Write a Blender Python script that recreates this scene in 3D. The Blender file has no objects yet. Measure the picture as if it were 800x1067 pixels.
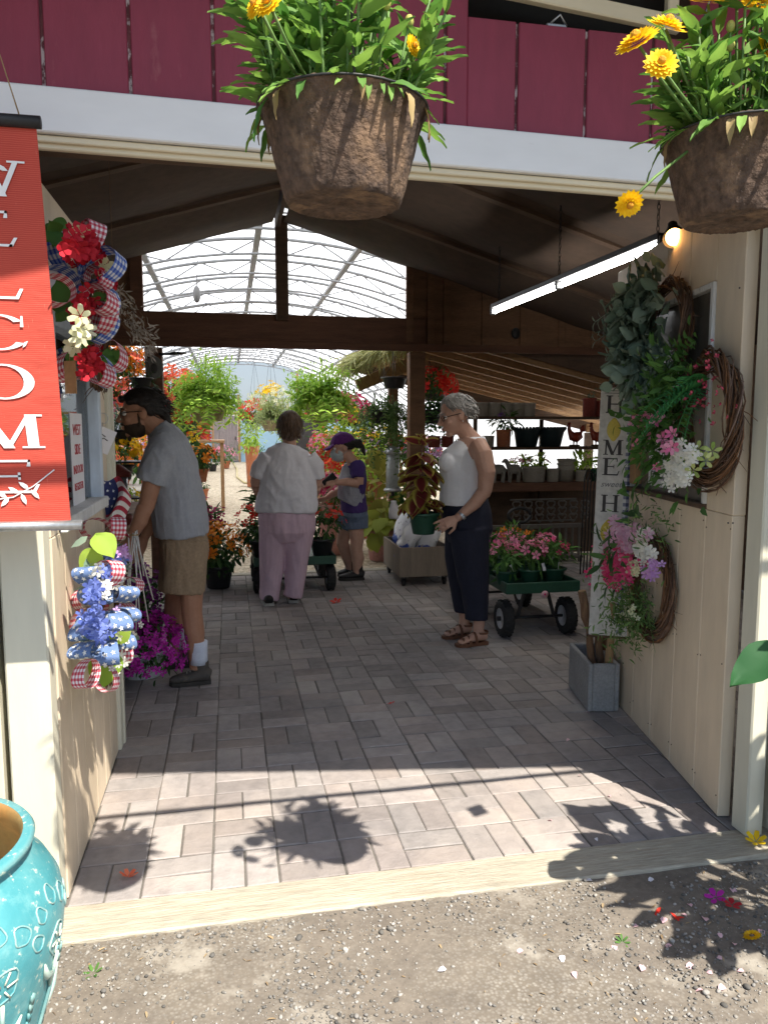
import bpy, math, random
import numpy as np
from mathutils import Vector, Matrix, noise
rng = np.random.default_rng(7); random.seed(7)
PI = math.pi
S = bpy.context.scene
COL = S.collection
# ------------------------------------------------------------------ camera
PIT = math.radians(6.3834); YAW = math.radians(11.3785); CAMH = 1.55; FPX = 800.0
cR = np.array([math.cos(YAW), -math.sin(YAW), 0.0])
cFh = np.array([math.sin(YAW), math.cos(YAW), 0.0])
cF = cFh*math.cos(PIT) + np.array([0, 0, -math.sin(PIT)])
cU = np.cross(cR, cF)
cC = np.array([0, 0, CAMH])
def ray(x, y): return cF + cR*(x-400.)/FPX - cU*(y-533.5)/FPX
def at(x, y, Y):
    "world point seen at photo pixel x,y at depth Y"
    d = ray(x, y); return cC + d*(Y/d[1])
def gz(x, y, z=0.0):
    d = ray(x, y); return cC + d*((z-CAMH)/d[2])
def atx(x, y, X):
    d = ray(x, y); return cC + d*(X/d[0])
cd = bpy.data.cameras.new('camera'); cam = bpy.data.objects.new('camera', cd); COL.objects.link(cam)
cd.sensor_fit = 'VERTICAL'; cd.sensor_height = 36.0; cd.lens = 36.0*FPX/1067.0
cd.clip_start = 0.05; cd.clip_end = 800
M = Matrix(((cR[0], cU[0], -cF[0], 0), (cR[1], cU[1], -cF[1], 0), (cR[2], cU[2], -cF[2], CAMH), (0, 0, 0, 1)))
cam.matrix_world = M
S.camera = cam
# ------------------------------------------------------------------ materials
MATS = {}
def _nt(name):
    m = bpy.data.materials.new(name); m.use_nodes = True
    nt = m.node_tree; nt.nodes.clear()
    out = nt.nodes.new('ShaderNodeOutputMaterial')
    return m, nt, out
def N(nt, t, **kw):
    n = nt.nodes.new(t)
    for k, v in kw.items():
        if k in n.inputs: n.inputs[k].default_value = v
        else: setattr(n, k, v)
    return n
def L(nt, a, b): nt.links.new(a, b)
def c4(c): return (c[0], c[1], c[2], 1.0)
def mixc(nt, fac, a, b, mode='MIX'):
    n = nt.nodes.new('ShaderNodeMix'); n.data_type = 'RGBA'; n.blend_type = mode
    for s, v in ((0, fac), (6, a), (7, b)):
        if hasattr(v, 'is_output'): L(nt, v, n.inputs[s])
        else: n.inputs[s].default_value = v if s == 0 else c4(v)
    return n.outputs[2]
def ramp(nt, src, lo, hi):
    n = nt.nodes.new('ShaderNodeMapRange'); n.clamp = True
    L(nt, src, n.inputs[0]); n.inputs[1].default_value = lo; n.inputs[2].default_value = hi
    return n.outputs[0]
def coords(nt, stretch=(1, 1, 1), kind='Object'):
    tc = nt.nodes.new('ShaderNodeTexCoord'); mp = nt.nodes.new('ShaderNodeMapping')
    L(nt, tc.outputs[kind], mp.inputs[0]); mp.inputs['Scale'].default_value = stretch
    return mp.outputs[0]
def noisef(nt, vec, scale, detail=4, rough=.55):
    n = N(nt, 'ShaderNodeTexNoise', Scale=scale, Detail=detail, Roughness=rough)
    L(nt, vec, n.inputs['Vector']); return n.outputs['Fac']
def mat(name, c, c2=None, rough=.65, scale=6., stretch=(1, 1, 1), bump=0., bscale=40., spec=.4, metal=0., island=0., dirt=None, dscale=3., dlo=.55, dhi=.75, coat=0., fine=.12):
    if name in MATS: return MATS[name]
    m, nt, out = _nt(name)
    v = coords(nt, stretch)
    if c2 is None: c2 = tuple(x*.75 for x in c)
    f = ramp(nt, noisef(nt, v, scale), .3, .7)
    col = mixc(nt, f, c, c2)
    if fine:
        f2 = ramp(nt, noisef(nt, v, scale*9, 2), .25, .75)
        col = mixc(nt, f2, col, tuple(1-fine*2.2 for _ in range(3)), 'MULTIPLY')
    if dirt is not None:
        fd = ramp(nt, noisef(nt, v, dscale, 7, .68), dlo, dhi)
        col = mixc(nt, fd, col, dirt)
    if island:
        g = nt.nodes.new('ShaderNodeNewGeometry')
        fi = nt.nodes.new('ShaderNodeMath'); fi.operation = 'MULTIPLY_ADD'
        L(nt, g.outputs['Random Per Island'], fi.inputs[0]); fi.inputs[1].default_value = 2*island; fi.inputs[2].default_value = 1-island
        h = nt.nodes.new('ShaderNodeHueSaturation'); L(nt, col, h.inputs['Color'])
        wn = nt.nodes.new('ShaderNodeTexWhiteNoise'); wn.noise_dimensions = '1D'; L(nt, g.outputs['Random Per Island'], wn.inputs['W']);
        ms = nt.nodes.new('ShaderNodeMapRange'); L(nt, wn.outputs['Value'], ms.inputs[0]); ms.inputs[3].default_value = .70; ms.inputs[4].default_value = 1.18; L(nt, ms.outputs[0], h.inputs['Saturation']); L(nt, fi.outputs[0], h.inputs['Value'])
        col = h.outputs[0]
    b = N(nt, 'ShaderNodeBsdfPrincipled', Roughness=rough, Metallic=metal)
    b.inputs['Specular IOR Level'].default_value = spec
    if coat: b.inputs['Coat Weight'].default_value = coat; b.inputs['Coat Roughness'].default_value = .12
    L(nt, col, b.inputs['Base Color'])
    if bump:
        bp = N(nt, 'ShaderNodeBump', Strength=min(1, bump), Distance=.01)
        L(nt, noisef(nt, v, bscale, 5, .6), bp.inputs['Height']); L(nt, bp.outputs[0], b.inputs['Normal'])
    L(nt, b.outputs[0], out.inputs[0])
    MATS[name] = m; return m
def leafm(name, c1, c2, trans=.35, rough=.5, c3=None):
    if name in MATS: return MATS[name]
    m, nt, out = _nt(name)
    g = nt.nodes.new('ShaderNodeNewGeometry')
    col = mixc(nt, g.outputs['Random Per Island'], c1, c2)
    if c3:
        v = coords(nt); col = mixc(nt, ramp(nt, noisef(nt, v, 9.), .45, .62), col, c3)
    b = N(nt, 'ShaderNodeBsdfPrincipled', Roughness=rough+.12); b.inputs['Specular IOR Level'].default_value = .25
    t = N(nt, 'ShaderNodeBsdfTranslucent')
    L(nt, col, b.inputs['Base Color']); L(nt, mixc(nt, .5, col, (1, 1, .55), 'MULTIPLY'), t.inputs['Color'])
    mx = N(nt, 'ShaderNodeMixShader', Fac=trans); L(nt, b.outputs[0], mx.inputs[1]); L(nt, t.outputs[0], mx.inputs[2])
    L(nt, mx.outputs[0], out.inputs[0]); MATS[name] = m; return m
def glassm(name, tint=(.8, .85, .85), rough=.03, alpha=.18):
    m, nt, out = _nt(name)
    t = N(nt, 'ShaderNodeBsdfTransparent', Color=c4(tint)); g = N(nt, 'ShaderNodeBsdfGlossy', Roughness=rough)
    fr = N(nt, 'ShaderNodeFresnel', IOR=1.5)
    mt = nt.nodes.new('ShaderNodeMath'); mt.operation = 'ADD'; L(nt, fr.outputs[0], mt.inputs[0]); mt.inputs[1].default_value = alpha*.3
    mx = N(nt, 'ShaderNodeMixShader'); L(nt, mt.outputs[0], mx.inputs[0]); L(nt, t.outputs[0], mx.inputs[1]); L(nt, g.outputs[0], mx.inputs[2])
    L(nt, mx.outputs[0], out.inputs[0]); MATS[name] = m; return m
def emis(name, c, s):
    m, nt, out = _nt(name); e = N(nt, 'ShaderNodeEmission', Color=c4(c), Strength=s); L(nt, e.outputs[0], out.inputs[0]); MATS[name] = m; return m
def polym(name, c, tr=.6):
    m, nt, out = _nt(name)
    v = coords(nt); col = mixc(nt, ramp(nt, noisef(nt, v, .8, 5), .35, .7), c, tuple(x*.86 for x in c))
    a = N(nt, 'ShaderNodeBsdfTranslucent'); d = N(nt, 'ShaderNodeBsdfDiffuse')
    L(nt, col, a.inputs[0]); L(nt, col, d.inputs[0])
    mx = N(nt, 'ShaderNodeMixShader', Fac=tr); L(nt, d.outputs[0], mx.inputs[1]); L(nt, a.outputs[0], mx.inputs[2])
    L(nt, mx.outputs[0], out.inputs[0]); MATS[name] = m; return m
# ------------------------------------------------------------------ mesh builder
ORG = {}
def nrm(v):
    v = np.asarray(v, float); l = np.linalg.norm(v, axis=-1, keepdims=True); return v/np.maximum(l, 1e-9)
class MB:
    def __init__(s): s.V = []; s.F = []; s.n = 0
    def add(s, v, faces, m=0, sm=False):
        v = np.asarray(v, float).reshape(-1, 3)
        d = {}
        for f in faces: d.setdefault(len(f), []).append(f)
        for k, fl in d.items(): s.F.append((np.asarray(fl, np.int64)+s.n, m, sm))
        s.V.append(v); s.n += len(v); return s
    def raw(s, v, farr, m=0, sm=False):
        s.F.append((farr+s.n, m, sm)); s.V.append(v); s.n += len(v); return s
    def mesh(s, name, mats, off=(0, 0, 0)):
        me = bpy.data.meshes.new(name)
        V = np.concatenate(s.V)-np.asarray(off, float) if s.V else np.zeros((0, 3))
        me.vertices.add(len(V)); me.vertices.foreach_set('co', V.astype(np.float32).ravel())
        nl = sum(f.size for f, _, _ in s.F); npoly = sum(len(f) for f, _, _ in s.F)
        me.loops.add(nl); me.polygons.add(npoly)
        me.loops.foreach_set('vertex_index', np.concatenate([f.ravel() for f, _, _ in s.F]).astype(np.int32))
        tot = np.concatenate([np.full(len(f), f.shape[1]) for f, _, _ in s.F]).astype(np.int32)
        st = np.concatenate([[0], np.cumsum(tot)[:-1]]).astype(np.int32)
        me.polygons.foreach_set('loop_start', st)
        me.polygons.foreach_set('material_index', np.concatenate([np.full(len(f), m) for f, m, _ in s.F]).astype(np.int32))
        me.polygons.foreach_set('use_smooth', np.concatenate([np.full(len(f), sm) for f, _, sm in s.F]).astype(bool))
        for m in (mats if isinstance(mats, (list, tuple)) else [mats]): me.materials.append(m)
        me.update(calc_edges=True); me.validate(); return me
    def build(s, name, mats, parent=None, loc=None):
        if parent is not None: o0 = ORG[parent]
        elif loc is not None: o0 = np.asarray(loc, float)
        else:
            V = np.concatenate(s.V); mn = V.min(0); mx = V.max(0); o0 = np.array([(mn[0]+mx[0])/2, (mn[1]+mx[1])/2, mn[2]])
        return link(s.mesh(name, mats, o0), name, parent, o0)
def link(me, name, parent, o0):
    o = bpy.data.objects.new(name, me); COL.objects.link(o); ORG[o] = np.asarray(o0, float)
    if parent is not None: o.parent = parent
    else: o.location = o0
    return o
def tag(o, label=None, cat=None, group=None, kind=None):
    if label: o['label'] = label
    if cat: o['category'] = cat
    if group: o['group'] = group
    if kind: o['kind'] = kind
    return o
def thing(name, label, cat, loc, group=None):
    o = bpy.data.objects.new(name, None); COL.objects.link(o); o.location = loc; ORG[o] = np.asarray(loc, float)
    o.empty_display_size = .1
    return tag(o, label, cat, group)
def copy_tree(o, loc=None, label=None, parent=None, group=None):
    c = o.copy(); COL.objects.link(c)
    if parent is not None: c.parent = parent
    if loc is not None: c.location = loc
    if label: c['label'] = label
    if group: c['group'] = group
    ORG[c] = np.asarray(loc, float) if loc is not None else ORG.get(o, np.zeros(3))
    for ch in list(o.children): copy_tree(ch, parent=c)
    return c
# ------------------------------------------------------------------ primitives
def rotm(rx=0, ry=0, rz=0):
    return np.array((Matrix.Rotation(rz, 3, 'Z') @ Matrix.Rotation(ry, 3, 'Y') @ Matrix.Rotation(rx, 3, 'X')))
def box(mb, c, s, bev=.004, m=0, R=None, sm=False):
    h = np.asarray(s, float)/2; b = min(bev, h.min()*.45)
    sg = np.array([(x, y, z) for x in (-1, 1) for y in (-1, 1) for z in (-1, 1)], float)
    if b <= 0:
        v = sg*h; f = [(0, 1, 3, 2), (4, 6, 7, 5), (0, 4, 5, 1), (2, 3, 7, 6), (0, 2, 6, 4), (1, 5, 7, 3)]
    else:
        v = np.zeros((24, 3))
        for i in range(8):
            for a in range(3):
                q = sg[i]*(h-b); q[a] = sg[i][a]*h[a]; v[i*3+a] = q
        f = []
        for a, quads in ((0, [(0, 1, 3, 2), (4, 6, 7, 5)]), (1, [(0, 4, 5, 1), (2, 3, 7, 6)]), (2, [(0, 2, 6, 4), (1, 5, 7, 3)])):
            for q in quads: f.append(tuple(i*3+a for i in q))
        for i in range(8):
            t = (i*3, i*3+1, i*3+2); f.append(t if sg[i].prod() > 0 else t[::-1])
        for i in range(8):
            for a in range(3):
                j = i ^ (4 >> a)
                if j > i:
                    p, q = [k for k in range(3) if k != a]
                    f.append((i*3+p, j*3+p, j*3+q, i*3+q))
    v = np.asarray(v)
    if R is not None: v = v @ np.asarray(R).T
    mb.add(v+np.asarray(c, float), f, m, sm); return mb
def bx(mb, x0, x1, y0, y1, z0, z1, bev=.004, m=0):
    return box(mb, ((x0+x1)/2, (y0+y1)/2, (z0+z1)/2), (x1-x0, y1-y0, z1-z0), bev, m)
def beam(mb, a, b, w, h, bev=.004, m=0, up=(0, 0, 1)):
    a = np.asarray(a, float); b = np.asarray(b, float); d = nrm(b-a); u = np.asarray(up, float)
    if abs(d@u) > .98: u = np.array([0, 1., 0])
    x = nrm(np.cross(u, d)); z = np.cross(d, x)
    return box(mb, (a+b)/2, (w, np.linalg.norm(b-a), h), bev, m, R=np.stack([x, d, z], 1))
def tube(mb, pts, r, n=8, m=0, caps=True, sm=True):
    P = np.asarray(pts, float); k = len(P); r = np.full(k, r, float) if np.isscalar(r) else np.asarray(r, float)
    T = np.zeros_like(P); T[1:-1] = P[2:]-P[:-2]; T[0] = P[1]-P[0]; T[-1] = P[-1]-P[-2]; T = nrm(T)
    u = np.array([0, 0, 1.]) if abs(T[0][2]) < .9 else np.array([1., 0, 0])
    u = nrm(u-T[0]*(u@T[0])); a = np.linspace(0, 2*PI, n, endpoint=False); V = []
    for i in range(k):
        u = nrm(u-T[i]*(u@T[i])); w = np.cross(T[i], u)
        V.append(P[i]+r[i]*(np.cos(a)[:, None]*u+np.sin(a)[:, None]*w))
    f = [(i*n+j, i*n+(j+1) % n, (i+1)*n+(j+1) % n, (i+1)*n+j) for i in range(k-1) for j in range(n)]
    if caps: f += [tuple(range(n-1, -1, -1)), tuple((k-1)*n+j for j in range(n))]
    mb.add(np.concatenate(V), f, m, sm); return mb
def lathe(mb, prof, c=(0, 0, 0), n=28, m=0, sm=True, sc=(1, 1), R=None, wob=0., caps=True):
    V = []; a = np.linspace(0, 2*PI, n, endpoint=False); k = len(prof)
    for r, z in prof:
        rr = r*(1+wob*np.sin(3*a+z*9)+wob*.6*np.sin(7*a+1+z*21)) if wob else r
        V.append(np.stack([np.cos(a)*rr*sc[0], np.sin(a)*rr*sc[1], np.full(n, z)], 1))
    V = np.concatenate(V)
    f = [(i*n+j, i*n+(j+1) % n, (i+1)*n+(j+1) % n, (i+1)*n+j) for i in range(k-1) for j in range(n)]
    if caps: f += [tuple(range(n-1, -1, -1)), tuple((k-1)*n+j for j in range(n))]
    if R is not None: V = V @ np.asarray(R).T
    mb.add(V+np.asarray(c, float), f, m, sm); return mb
def ell(mb, c, r, n=12, k=8, m=0, R=None):
    r = (r, r, r) if np.isscalar(r) else r
    V = [(0, 0, -1)]
    for i in range(1, k):
        t = -PI/2+PI*i/k
        for j in range(n): V.append((math.cos(t)*math.cos(2*PI*j/n), math.cos(t)*math.sin(2*PI*j/n), math.sin(t)))
    V.append((0, 0, 1)); V = np.array(V)*np.asarray(r, float)
    f = [(0, 1+(j+1) % n, 1+j) for j in range(n)]
    for i in range(k-2):
        for j in range(n): f.append((1+i*n+j, 1+i*n+(j+1) % n, 1+(i+1)*n+(j+1) % n, 1+(i+1)*n+j))
    e = len(V)-1; b = 1+(k-2)*n; f += [(e, b+j, b+(j+1) % n) for j in range(n)]
    if R is not None: V = V @ np.asarray(R).T
    mb.add(V+np.asarray(c, float), f, m, True); return mb
def loft(mb, secs, n=16, m=0):
    "secs: (centre, ra, rb, dirA) ellipse rings; dirA is the direction of ra"
    P = np.array([s[0] for s in secs], float); k = len(P)
    T = np.zeros_like(P)
    if k > 2: T[1:-1] = P[2:]-P[:-2]
    T[0] = P[1]-P[0]; T[-1] = P[-1]-P[-2]; T = nrm(T); a = np.linspace(0, 2*PI, n, endpoint=False); V = []
    for i, s in enumerate(secs):
        u = np.asarray(s[3], float); u = nrm(u-T[i]*(u@T[i])); w = np.cross(T[i], u)
        V.append(P[i]+s[1]*np.cos(a)[:, None]*u+s[2]*np.sin(a)[:, None]*w)
    f = [(i*n+j, i*n+(j+1) % n, (i+1)*n+(j+1) % n, (i+1)*n+j) for i in range(k-1) for j in range(n)]
    f += [tuple(range(n-1, -1, -1)), tuple((k-1)*n+j for j in range(n))]
    mb.add(np.concatenate(V), f, m, True); return mb
def prism(mb, poly, o, u, v, t, m=0):
    "flat polygon in plane (o,u,v) with thickness t along u x v"
    o = np.asarray(o, float); u = np.asarray(u, float); v = np.asarray(v, float); w = np.cross(u, v)*t
    P = np.array([o+a*u+b*v for a, b in poly]); k = len(P)
    f = [tuple(range(k-1, -1, -1)), tuple(range(k, 2*k))]+[(i, (i+1) % k, k+(i+1) % k, k+i) for i in range(k)]
    mb.add(np.concatenate([P, P+w]), f, m); return mb
def strip(mb, pts, wdir, w, pat=None, nw=6, m=0, thick=0):
    "ribbon: rows of quads along pts, wdir per point; pat(i,j)->material"
    P = np.asarray(pts, float); W = np.asarray(wdir, float)
    if W.ndim == 1: W = np.repeat(W[None], len(P), 0)
    k = len(P); t = np.linspace(-.5, .5, nw+1)
    ww = np.full(k, w) if np.isscalar(w) else np.asarray(w)
    V = (P[:, None]+W[:, None]*(ww[:, None, None]*t[None, :, None])).reshape(-1, 3)
    fs = {}
    for i in range(k-1):
        for j in range(nw):
            a = i*(nw+1)+j; fs.setdefault(pat(i, j) if pat else m, []).append((a, a+1, a+nw+2, a+nw+1))
    n0 = mb.n; mb.V.append(V); mb.n += len(V)
    for mm, fl in fs.items(): mb.F.append((np.asarray(fl)+n0, mm, True))
    return mb
# templates
def t_leaf(w=.4, fold=.12, curl=.15):
    v = np.array([(0, 0, 0), (-w*.42, .3, fold*.5-curl*.02), (0, .3, 0.04), (w*.42, .3, fold*.5-curl*.02), (-w*.38, .66, fold*.4-curl*.35), (0, .66, .02-curl*.3), (w*.38, .66, fold*.4-curl*.35), (0, 1, -curl)])
    return v, [(0, 2, 1), (0, 3, 2), (1, 2, 5, 4), (2, 3, 6, 5), (4, 5, 7), (5, 6, 7)]
def t_big(w=.8, curl=.25, K=9):
    V = []; F = []
    for i in range(K):
        t = i/(K-1); h = w*.5*math.sin(PI*min(1, t**.75))**.8 if 0 < i < K-1 else .001
        for q in (-1, -.5, 0, .5, 1): V.append((q*h, t, .12*abs(q)*w+.03*math.sin(t*12+q*3)*abs(q)-curl*t*t))
    for i in range(K-1):
        for j in range(4): a = i*5+j; F.append((a, a+1, a+6, a+5))
    return np.array(V), F
def t_fan(k=5, cup=.25, pw=.62):
    V = []; F = []
    for i in range(k):
        a = 2*PI*i/k; b = len(V); c, s = math.cos(a), math.sin(a); h = pw*1.0
        for r, q, z in ((.08, 0, 0), (.55, -h*.5, cup*.5), (.55, h*.5, cup*.5), (1, -h*.38, cup), (1, h*.38, cup), (1.08, 0, cup*.9)):
            V.append((c*r-s*q, s*r+c*q, z+.004*i))
        F += [(b, b+2, b+1), (b+1, b+2, b+4, b+3), (b+3, b+4, b+5)]
    return np.array(V), F
def t_star(n=5):
    V = [(0, 0, 0)]+[(math.sin(PI*i/n)*(1 if i % 2 == 0 else .42), math.cos(PI*i/n)*(1 if i % 2 == 0 else .42), 0) for i in range(2*n)]
    return np.array(V), [(0, 1+(i+1) % (2*n), 1+i) for i in range(2*n)]
def t_straw():
    V = []; F = []
    for ring, (k, r0, r1, z0, z1) in enumerate(((16, .3, 1., .0, .05), (16, .25, .85, .06, .2), (14, .2, .66, .1, .33), (12, .1, .45, .16, .4))):
        for i in range(k):
            a = 2*PI*(i+.5*ring)/k; c, s = math.cos(a), math.sin(a); w = r1*PI/k*1.05; b = len(V)
            for r, q, z in ((r0, 0, z0), ((r0+r1)*.55, -w, (z0+z1)*.55), ((r0+r1)*.55, w, (z0+z1)*.55), (r1, 0, z1)):
                V.append((c*r-s*q, s*r+c*q, z))
            F += [(b, b+2, b+3, b+1)]
    return np.array(V), F
T_LEAF = t_leaf(); T_WIDE = t_leaf(.75, .1, .2); T_NARROW = t_leaf(.24, .05, .3); T_FLOWER = t_fan(); T_LILY = t_fan(6, .55, .56); T_STRAW = t_straw(); T_STAR = t_star(); T_ROSE = t_fan(4, .7, .9)
def inst(mb, T, pos, zd, yd, sc, m=0, sm=True):
    tv, tf = T; pos = np.asarray(pos, float).reshape(-1, 3); n = len(pos)
    if n == 0: return mb
    zd = np.broadcast_to(np.asarray(zd, float), (n, 3)); yd = np.broadcast_to(np.asarray(yd, float), (n, 3))
    y = nrm(yd); z = zd-y*(zd*y).sum(1, keepdims=True); bad = np.linalg.norm(z, axis=1) < 1e-4
    if bad.any(): z = z.copy(); z[bad] = np.cross(y[bad], (.3, .5, .8))
    z = nrm(z); x = np.cross(y, z)
    sc = np.asarray(sc, float)
    if sc.ndim == 0: sc = np.full((n, 3), float(sc))
    elif sc.ndim == 1: sc = np.repeat(sc[:, None], 3, 1)
    R = np.stack([x, y, z], 1)
    V = np.einsum('nki,nij->nkj', tv[None]*sc[:, None, :], R)+pos[:, None]
    k = len(tv); base = (np.arange(n)*k)[:, None, None]
    n0 = mb.n; mb.V.append(V.reshape(-1, 3)); mb.n += n*k
    d = {}
    for f in tf: d.setdefault(len(f), []).append(f)
    for q, fl in d.items():
        fa = (np.asarray(fl)[None]+base).reshape(-1, q); mb.F.append((fa+n0, m, sm))
    return mb
def rdir(n): return nrm(rng.normal(size=(n, 3)))
def crown(mb, c, rad, n, ll=.06, lw=1., T=None, m=0, clumps=14, spread=.38, droop=.2, shell=.55, up=.4, var=.35):
    "leaf mass: clumps spread through an ellipsoid"
    T = T or T_LEAF; c = np.asarray(c, float); rad = np.asarray(rad, float)
    cc = rdir(clumps)*(rng.uniform(shell, 1, (clumps, 1)))*.78
    k = rng.integers(0, clumps, n)
    p = cc[k]+rng.normal(size=(n, 3))*spread*.55
    l = np.linalg.norm(p, axis=1, keepdims=True); p = np.where(l > 1.12, p/l*(1.12-rng.uniform(0, .25, (n, 1))), p)
    d = nrm(p*.9+rdir(n)*.8+np.array([0, 0, -droop])); z = nrm(p*.35+rdir(n)*.5+np.array([0, 0, up+.35]))
    s = ll*rng.uniform(1-var, 1+var, n); sc = np.stack([s*lw, s, s], 1)
    inst(mb, T, c+p*rad, z, d, sc, m); return mb
def blooms(mb, c, rad, n, r=.03, T=None, m=0, zmin=-.2, var=.3, out=.95):
    T = T or T_FLOWER; c = np.asarray(c, float); rad = np.asarray(rad, float)
    p = rdir(n*4); p = p[p[:, 2] > zmin][:n]; k = len(p)
    q = p*(out+rng.uniform(-.15, .15, (k, 1)))
    z = nrm(p+rdir(k)*.45+np.array([0, 0, .2])); y = rdir(k)
    inst(mb, T, c+q*rad, z, y-z*(y*z).sum(1, keepdims=True), r*rng.uniform(1-var, 1+var, k), m); return mb
def strands(mb, c, n, ln, droop, lps=14, ll=.035, lw=1., T=None, m=0, r0=.05, elev=(.1, 1.2), stem=None, sr=.002):
    "arching stems with leaves along them (ferns, trailing plants)"
    T = T or T_LEAF; c = np.asarray(c, float); PP = []; DD = []; ZZ = []
    for i in range(n):
        a = rng.uniform(0, 2*PI); e = rng.uniform(*elev); l = ln*rng.uniform(.6, 1.1); dr = droop*rng.uniform(.6, 1.3)
        h = np.array([math.cos(a)*math.cos(e), math.sin(a)*math.cos(e), math.sin(e)])
        t = np.linspace(0, 1, lps); pts = c+h*r0+h[None]*(t[:, None]*l)+np.array([0, 0, -1])*(dr*l*t**2)[:, None]+np.cumsum(rng.normal(size=(lps, 3))*.006, 0)
        tg = nrm(np.gradient(pts, axis=0)); side = nrm(np.cross(tg, (0, 0, 1.))+1e-6)
        for sgn in (-1, 1):
            PP.append(pts[1:]); DD.append(nrm(side*sgn+tg*.5+rdir(lps)*.4)[1:]); ZZ.append((np.cross(side, tg)+rdir(lps)*.35)[1:])
        if stem is not None: tube(mb, pts[::2], sr, 4, stem, False)
    P = np.concatenate(PP); D = np.concatenate(DD); Z = np.concatenate(ZZ); Z[:, 2] = np.abs(Z[:, 2])+.1
    s = ll*rng.uniform(.65, 1.3, len(P)); inst(mb, T, P, Z, D, np.stack([s*lw, s, s], 1), m); return mb
# ------------------------------------------------------------------ fused organic meshes
def fuse(mb, name, mats, parent, voxel=.006, smooth=4, wr=None, loc=None):
    me = mb.mesh(name+'_tmp', mats if isinstance(mats, list) else [mats]); o = bpy.data.objects.new('tmp', me); COL.objects.link(o)
    r = o.modifiers.new('r', 'REMESH'); r.mode = 'VOXEL'; r.voxel_size = voxel; r.use_smooth_shade = True
    if smooth: s = o.modifiers.new('s', 'SMOOTH'); s.factor = .5; s.iterations = smooth
    dg = bpy.context.evaluated_depsgraph_get(); dg.update()
    m2 = bpy.data.meshes.new_from_object(o.evaluated_get(dg), depsgraph=dg); m2.name = name
    bpy.data.objects.remove(o); bpy.data.meshes.remove(me)
    nv = len(m2.vertices); co = np.zeros(nv*3, np.float32); m2.vertices.foreach_get('co', co); co = co.reshape(-1, 3)
    if wr:
        no = np.zeros(nv*3, np.float32); m2.vertices.foreach_get('normal', no); no = no.reshape(-1, 3)
        amp, sx, sy, sz = wr
        d = np.array([.7*noise.noise(Vector((p[0]*sx, p[1]*sy, p[2]*sz))) + .9*(.3-abs(noise.noise(Vector((p[0]*sx*1.4+5, p[1]*sy*1.4, p[2]*sz*1.3+p[0]*sx*.8))))) + .35*(.3-abs(noise.noise(Vector((p[0]*sx*3.1+2, p[1]*sy*3.1+p[2]*sz, p[2]*sz*2.4))))) for p in co.tolist()])
        co = co+no*(d*amp)[:, None]
    o0 = ORG[parent] if parent is not None else np.asarray(loc, float)
    m2.vertices.foreach_set('co', (co-o0).astype(np.float32).ravel()); m2.update()
    if not m2.materials: m2.materials.append(mats if not isinstance(mats, list) else mats[0])
    m2.polygons.foreach_set('use_smooth', np.ones(len(m2.polygons), bool))
    return link(m2, name, parent, o0)
# ------------------------------------------------------------------ lettering
def textobj(txt, name, m, o, u, v, size, parent, shear=0., thick=.0006, align='CENTER', space=1.0):
    cu = bpy.data.curves.new('t', 'FONT'); cu.body = txt; cu.size = size; cu.shear = shear; cu.align_x = align; cu.extrude = thick; cu.space_character = space; cu.resolution_u = 3
    ob = bpy.data.objects.new('t', cu); COL.objects.link(ob)
    dg = bpy.context.evaluated_depsgraph_get(); dg.update()
    me = bpy.data.meshes.new_from_object(ob.evaluated_get(dg), depsgraph=dg); bpy.data.objects.remove(ob)
    nv = len(me.vertices); co = np.zeros(nv*3, np.float32); me.vertices.foreach_get('co', co); co = co.reshape(-1, 3)
    u = nrm(u); v = nrm(v); w = np.cross(u, v)
    W = np.asarray(o)+co[:, :1]*u+co[:, 1:2]*v+co[:, 2:3]*w
    me.vertices.foreach_set('co', (W-ORG[parent]).astype(np.float32).ravel()); me.update(); me.materials.clear(); me.materials.append(m); me.name = name
    return link(me, name, parent, ORG[parent])
def arc(cx, cy, rx, ry, a0, a1, k=18): return [(cx+rx*math.cos(a0+(a1-a0)*i/k), cy+ry*math.sin(a0+(a1-a0)*i/k)) for i in range(k+1)]
def ser(x, y, w, h=.05): return [(x-w/2, y), (x+w/2, y), (x+w/2, y+h), (x-w/2, y+h)]
def bar(x0, y0, x1, y1, w): return [(x0-w/2, y0), (x0+w/2, y0), (x1+w/2, y1), (x1-w/2, y1)]
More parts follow.
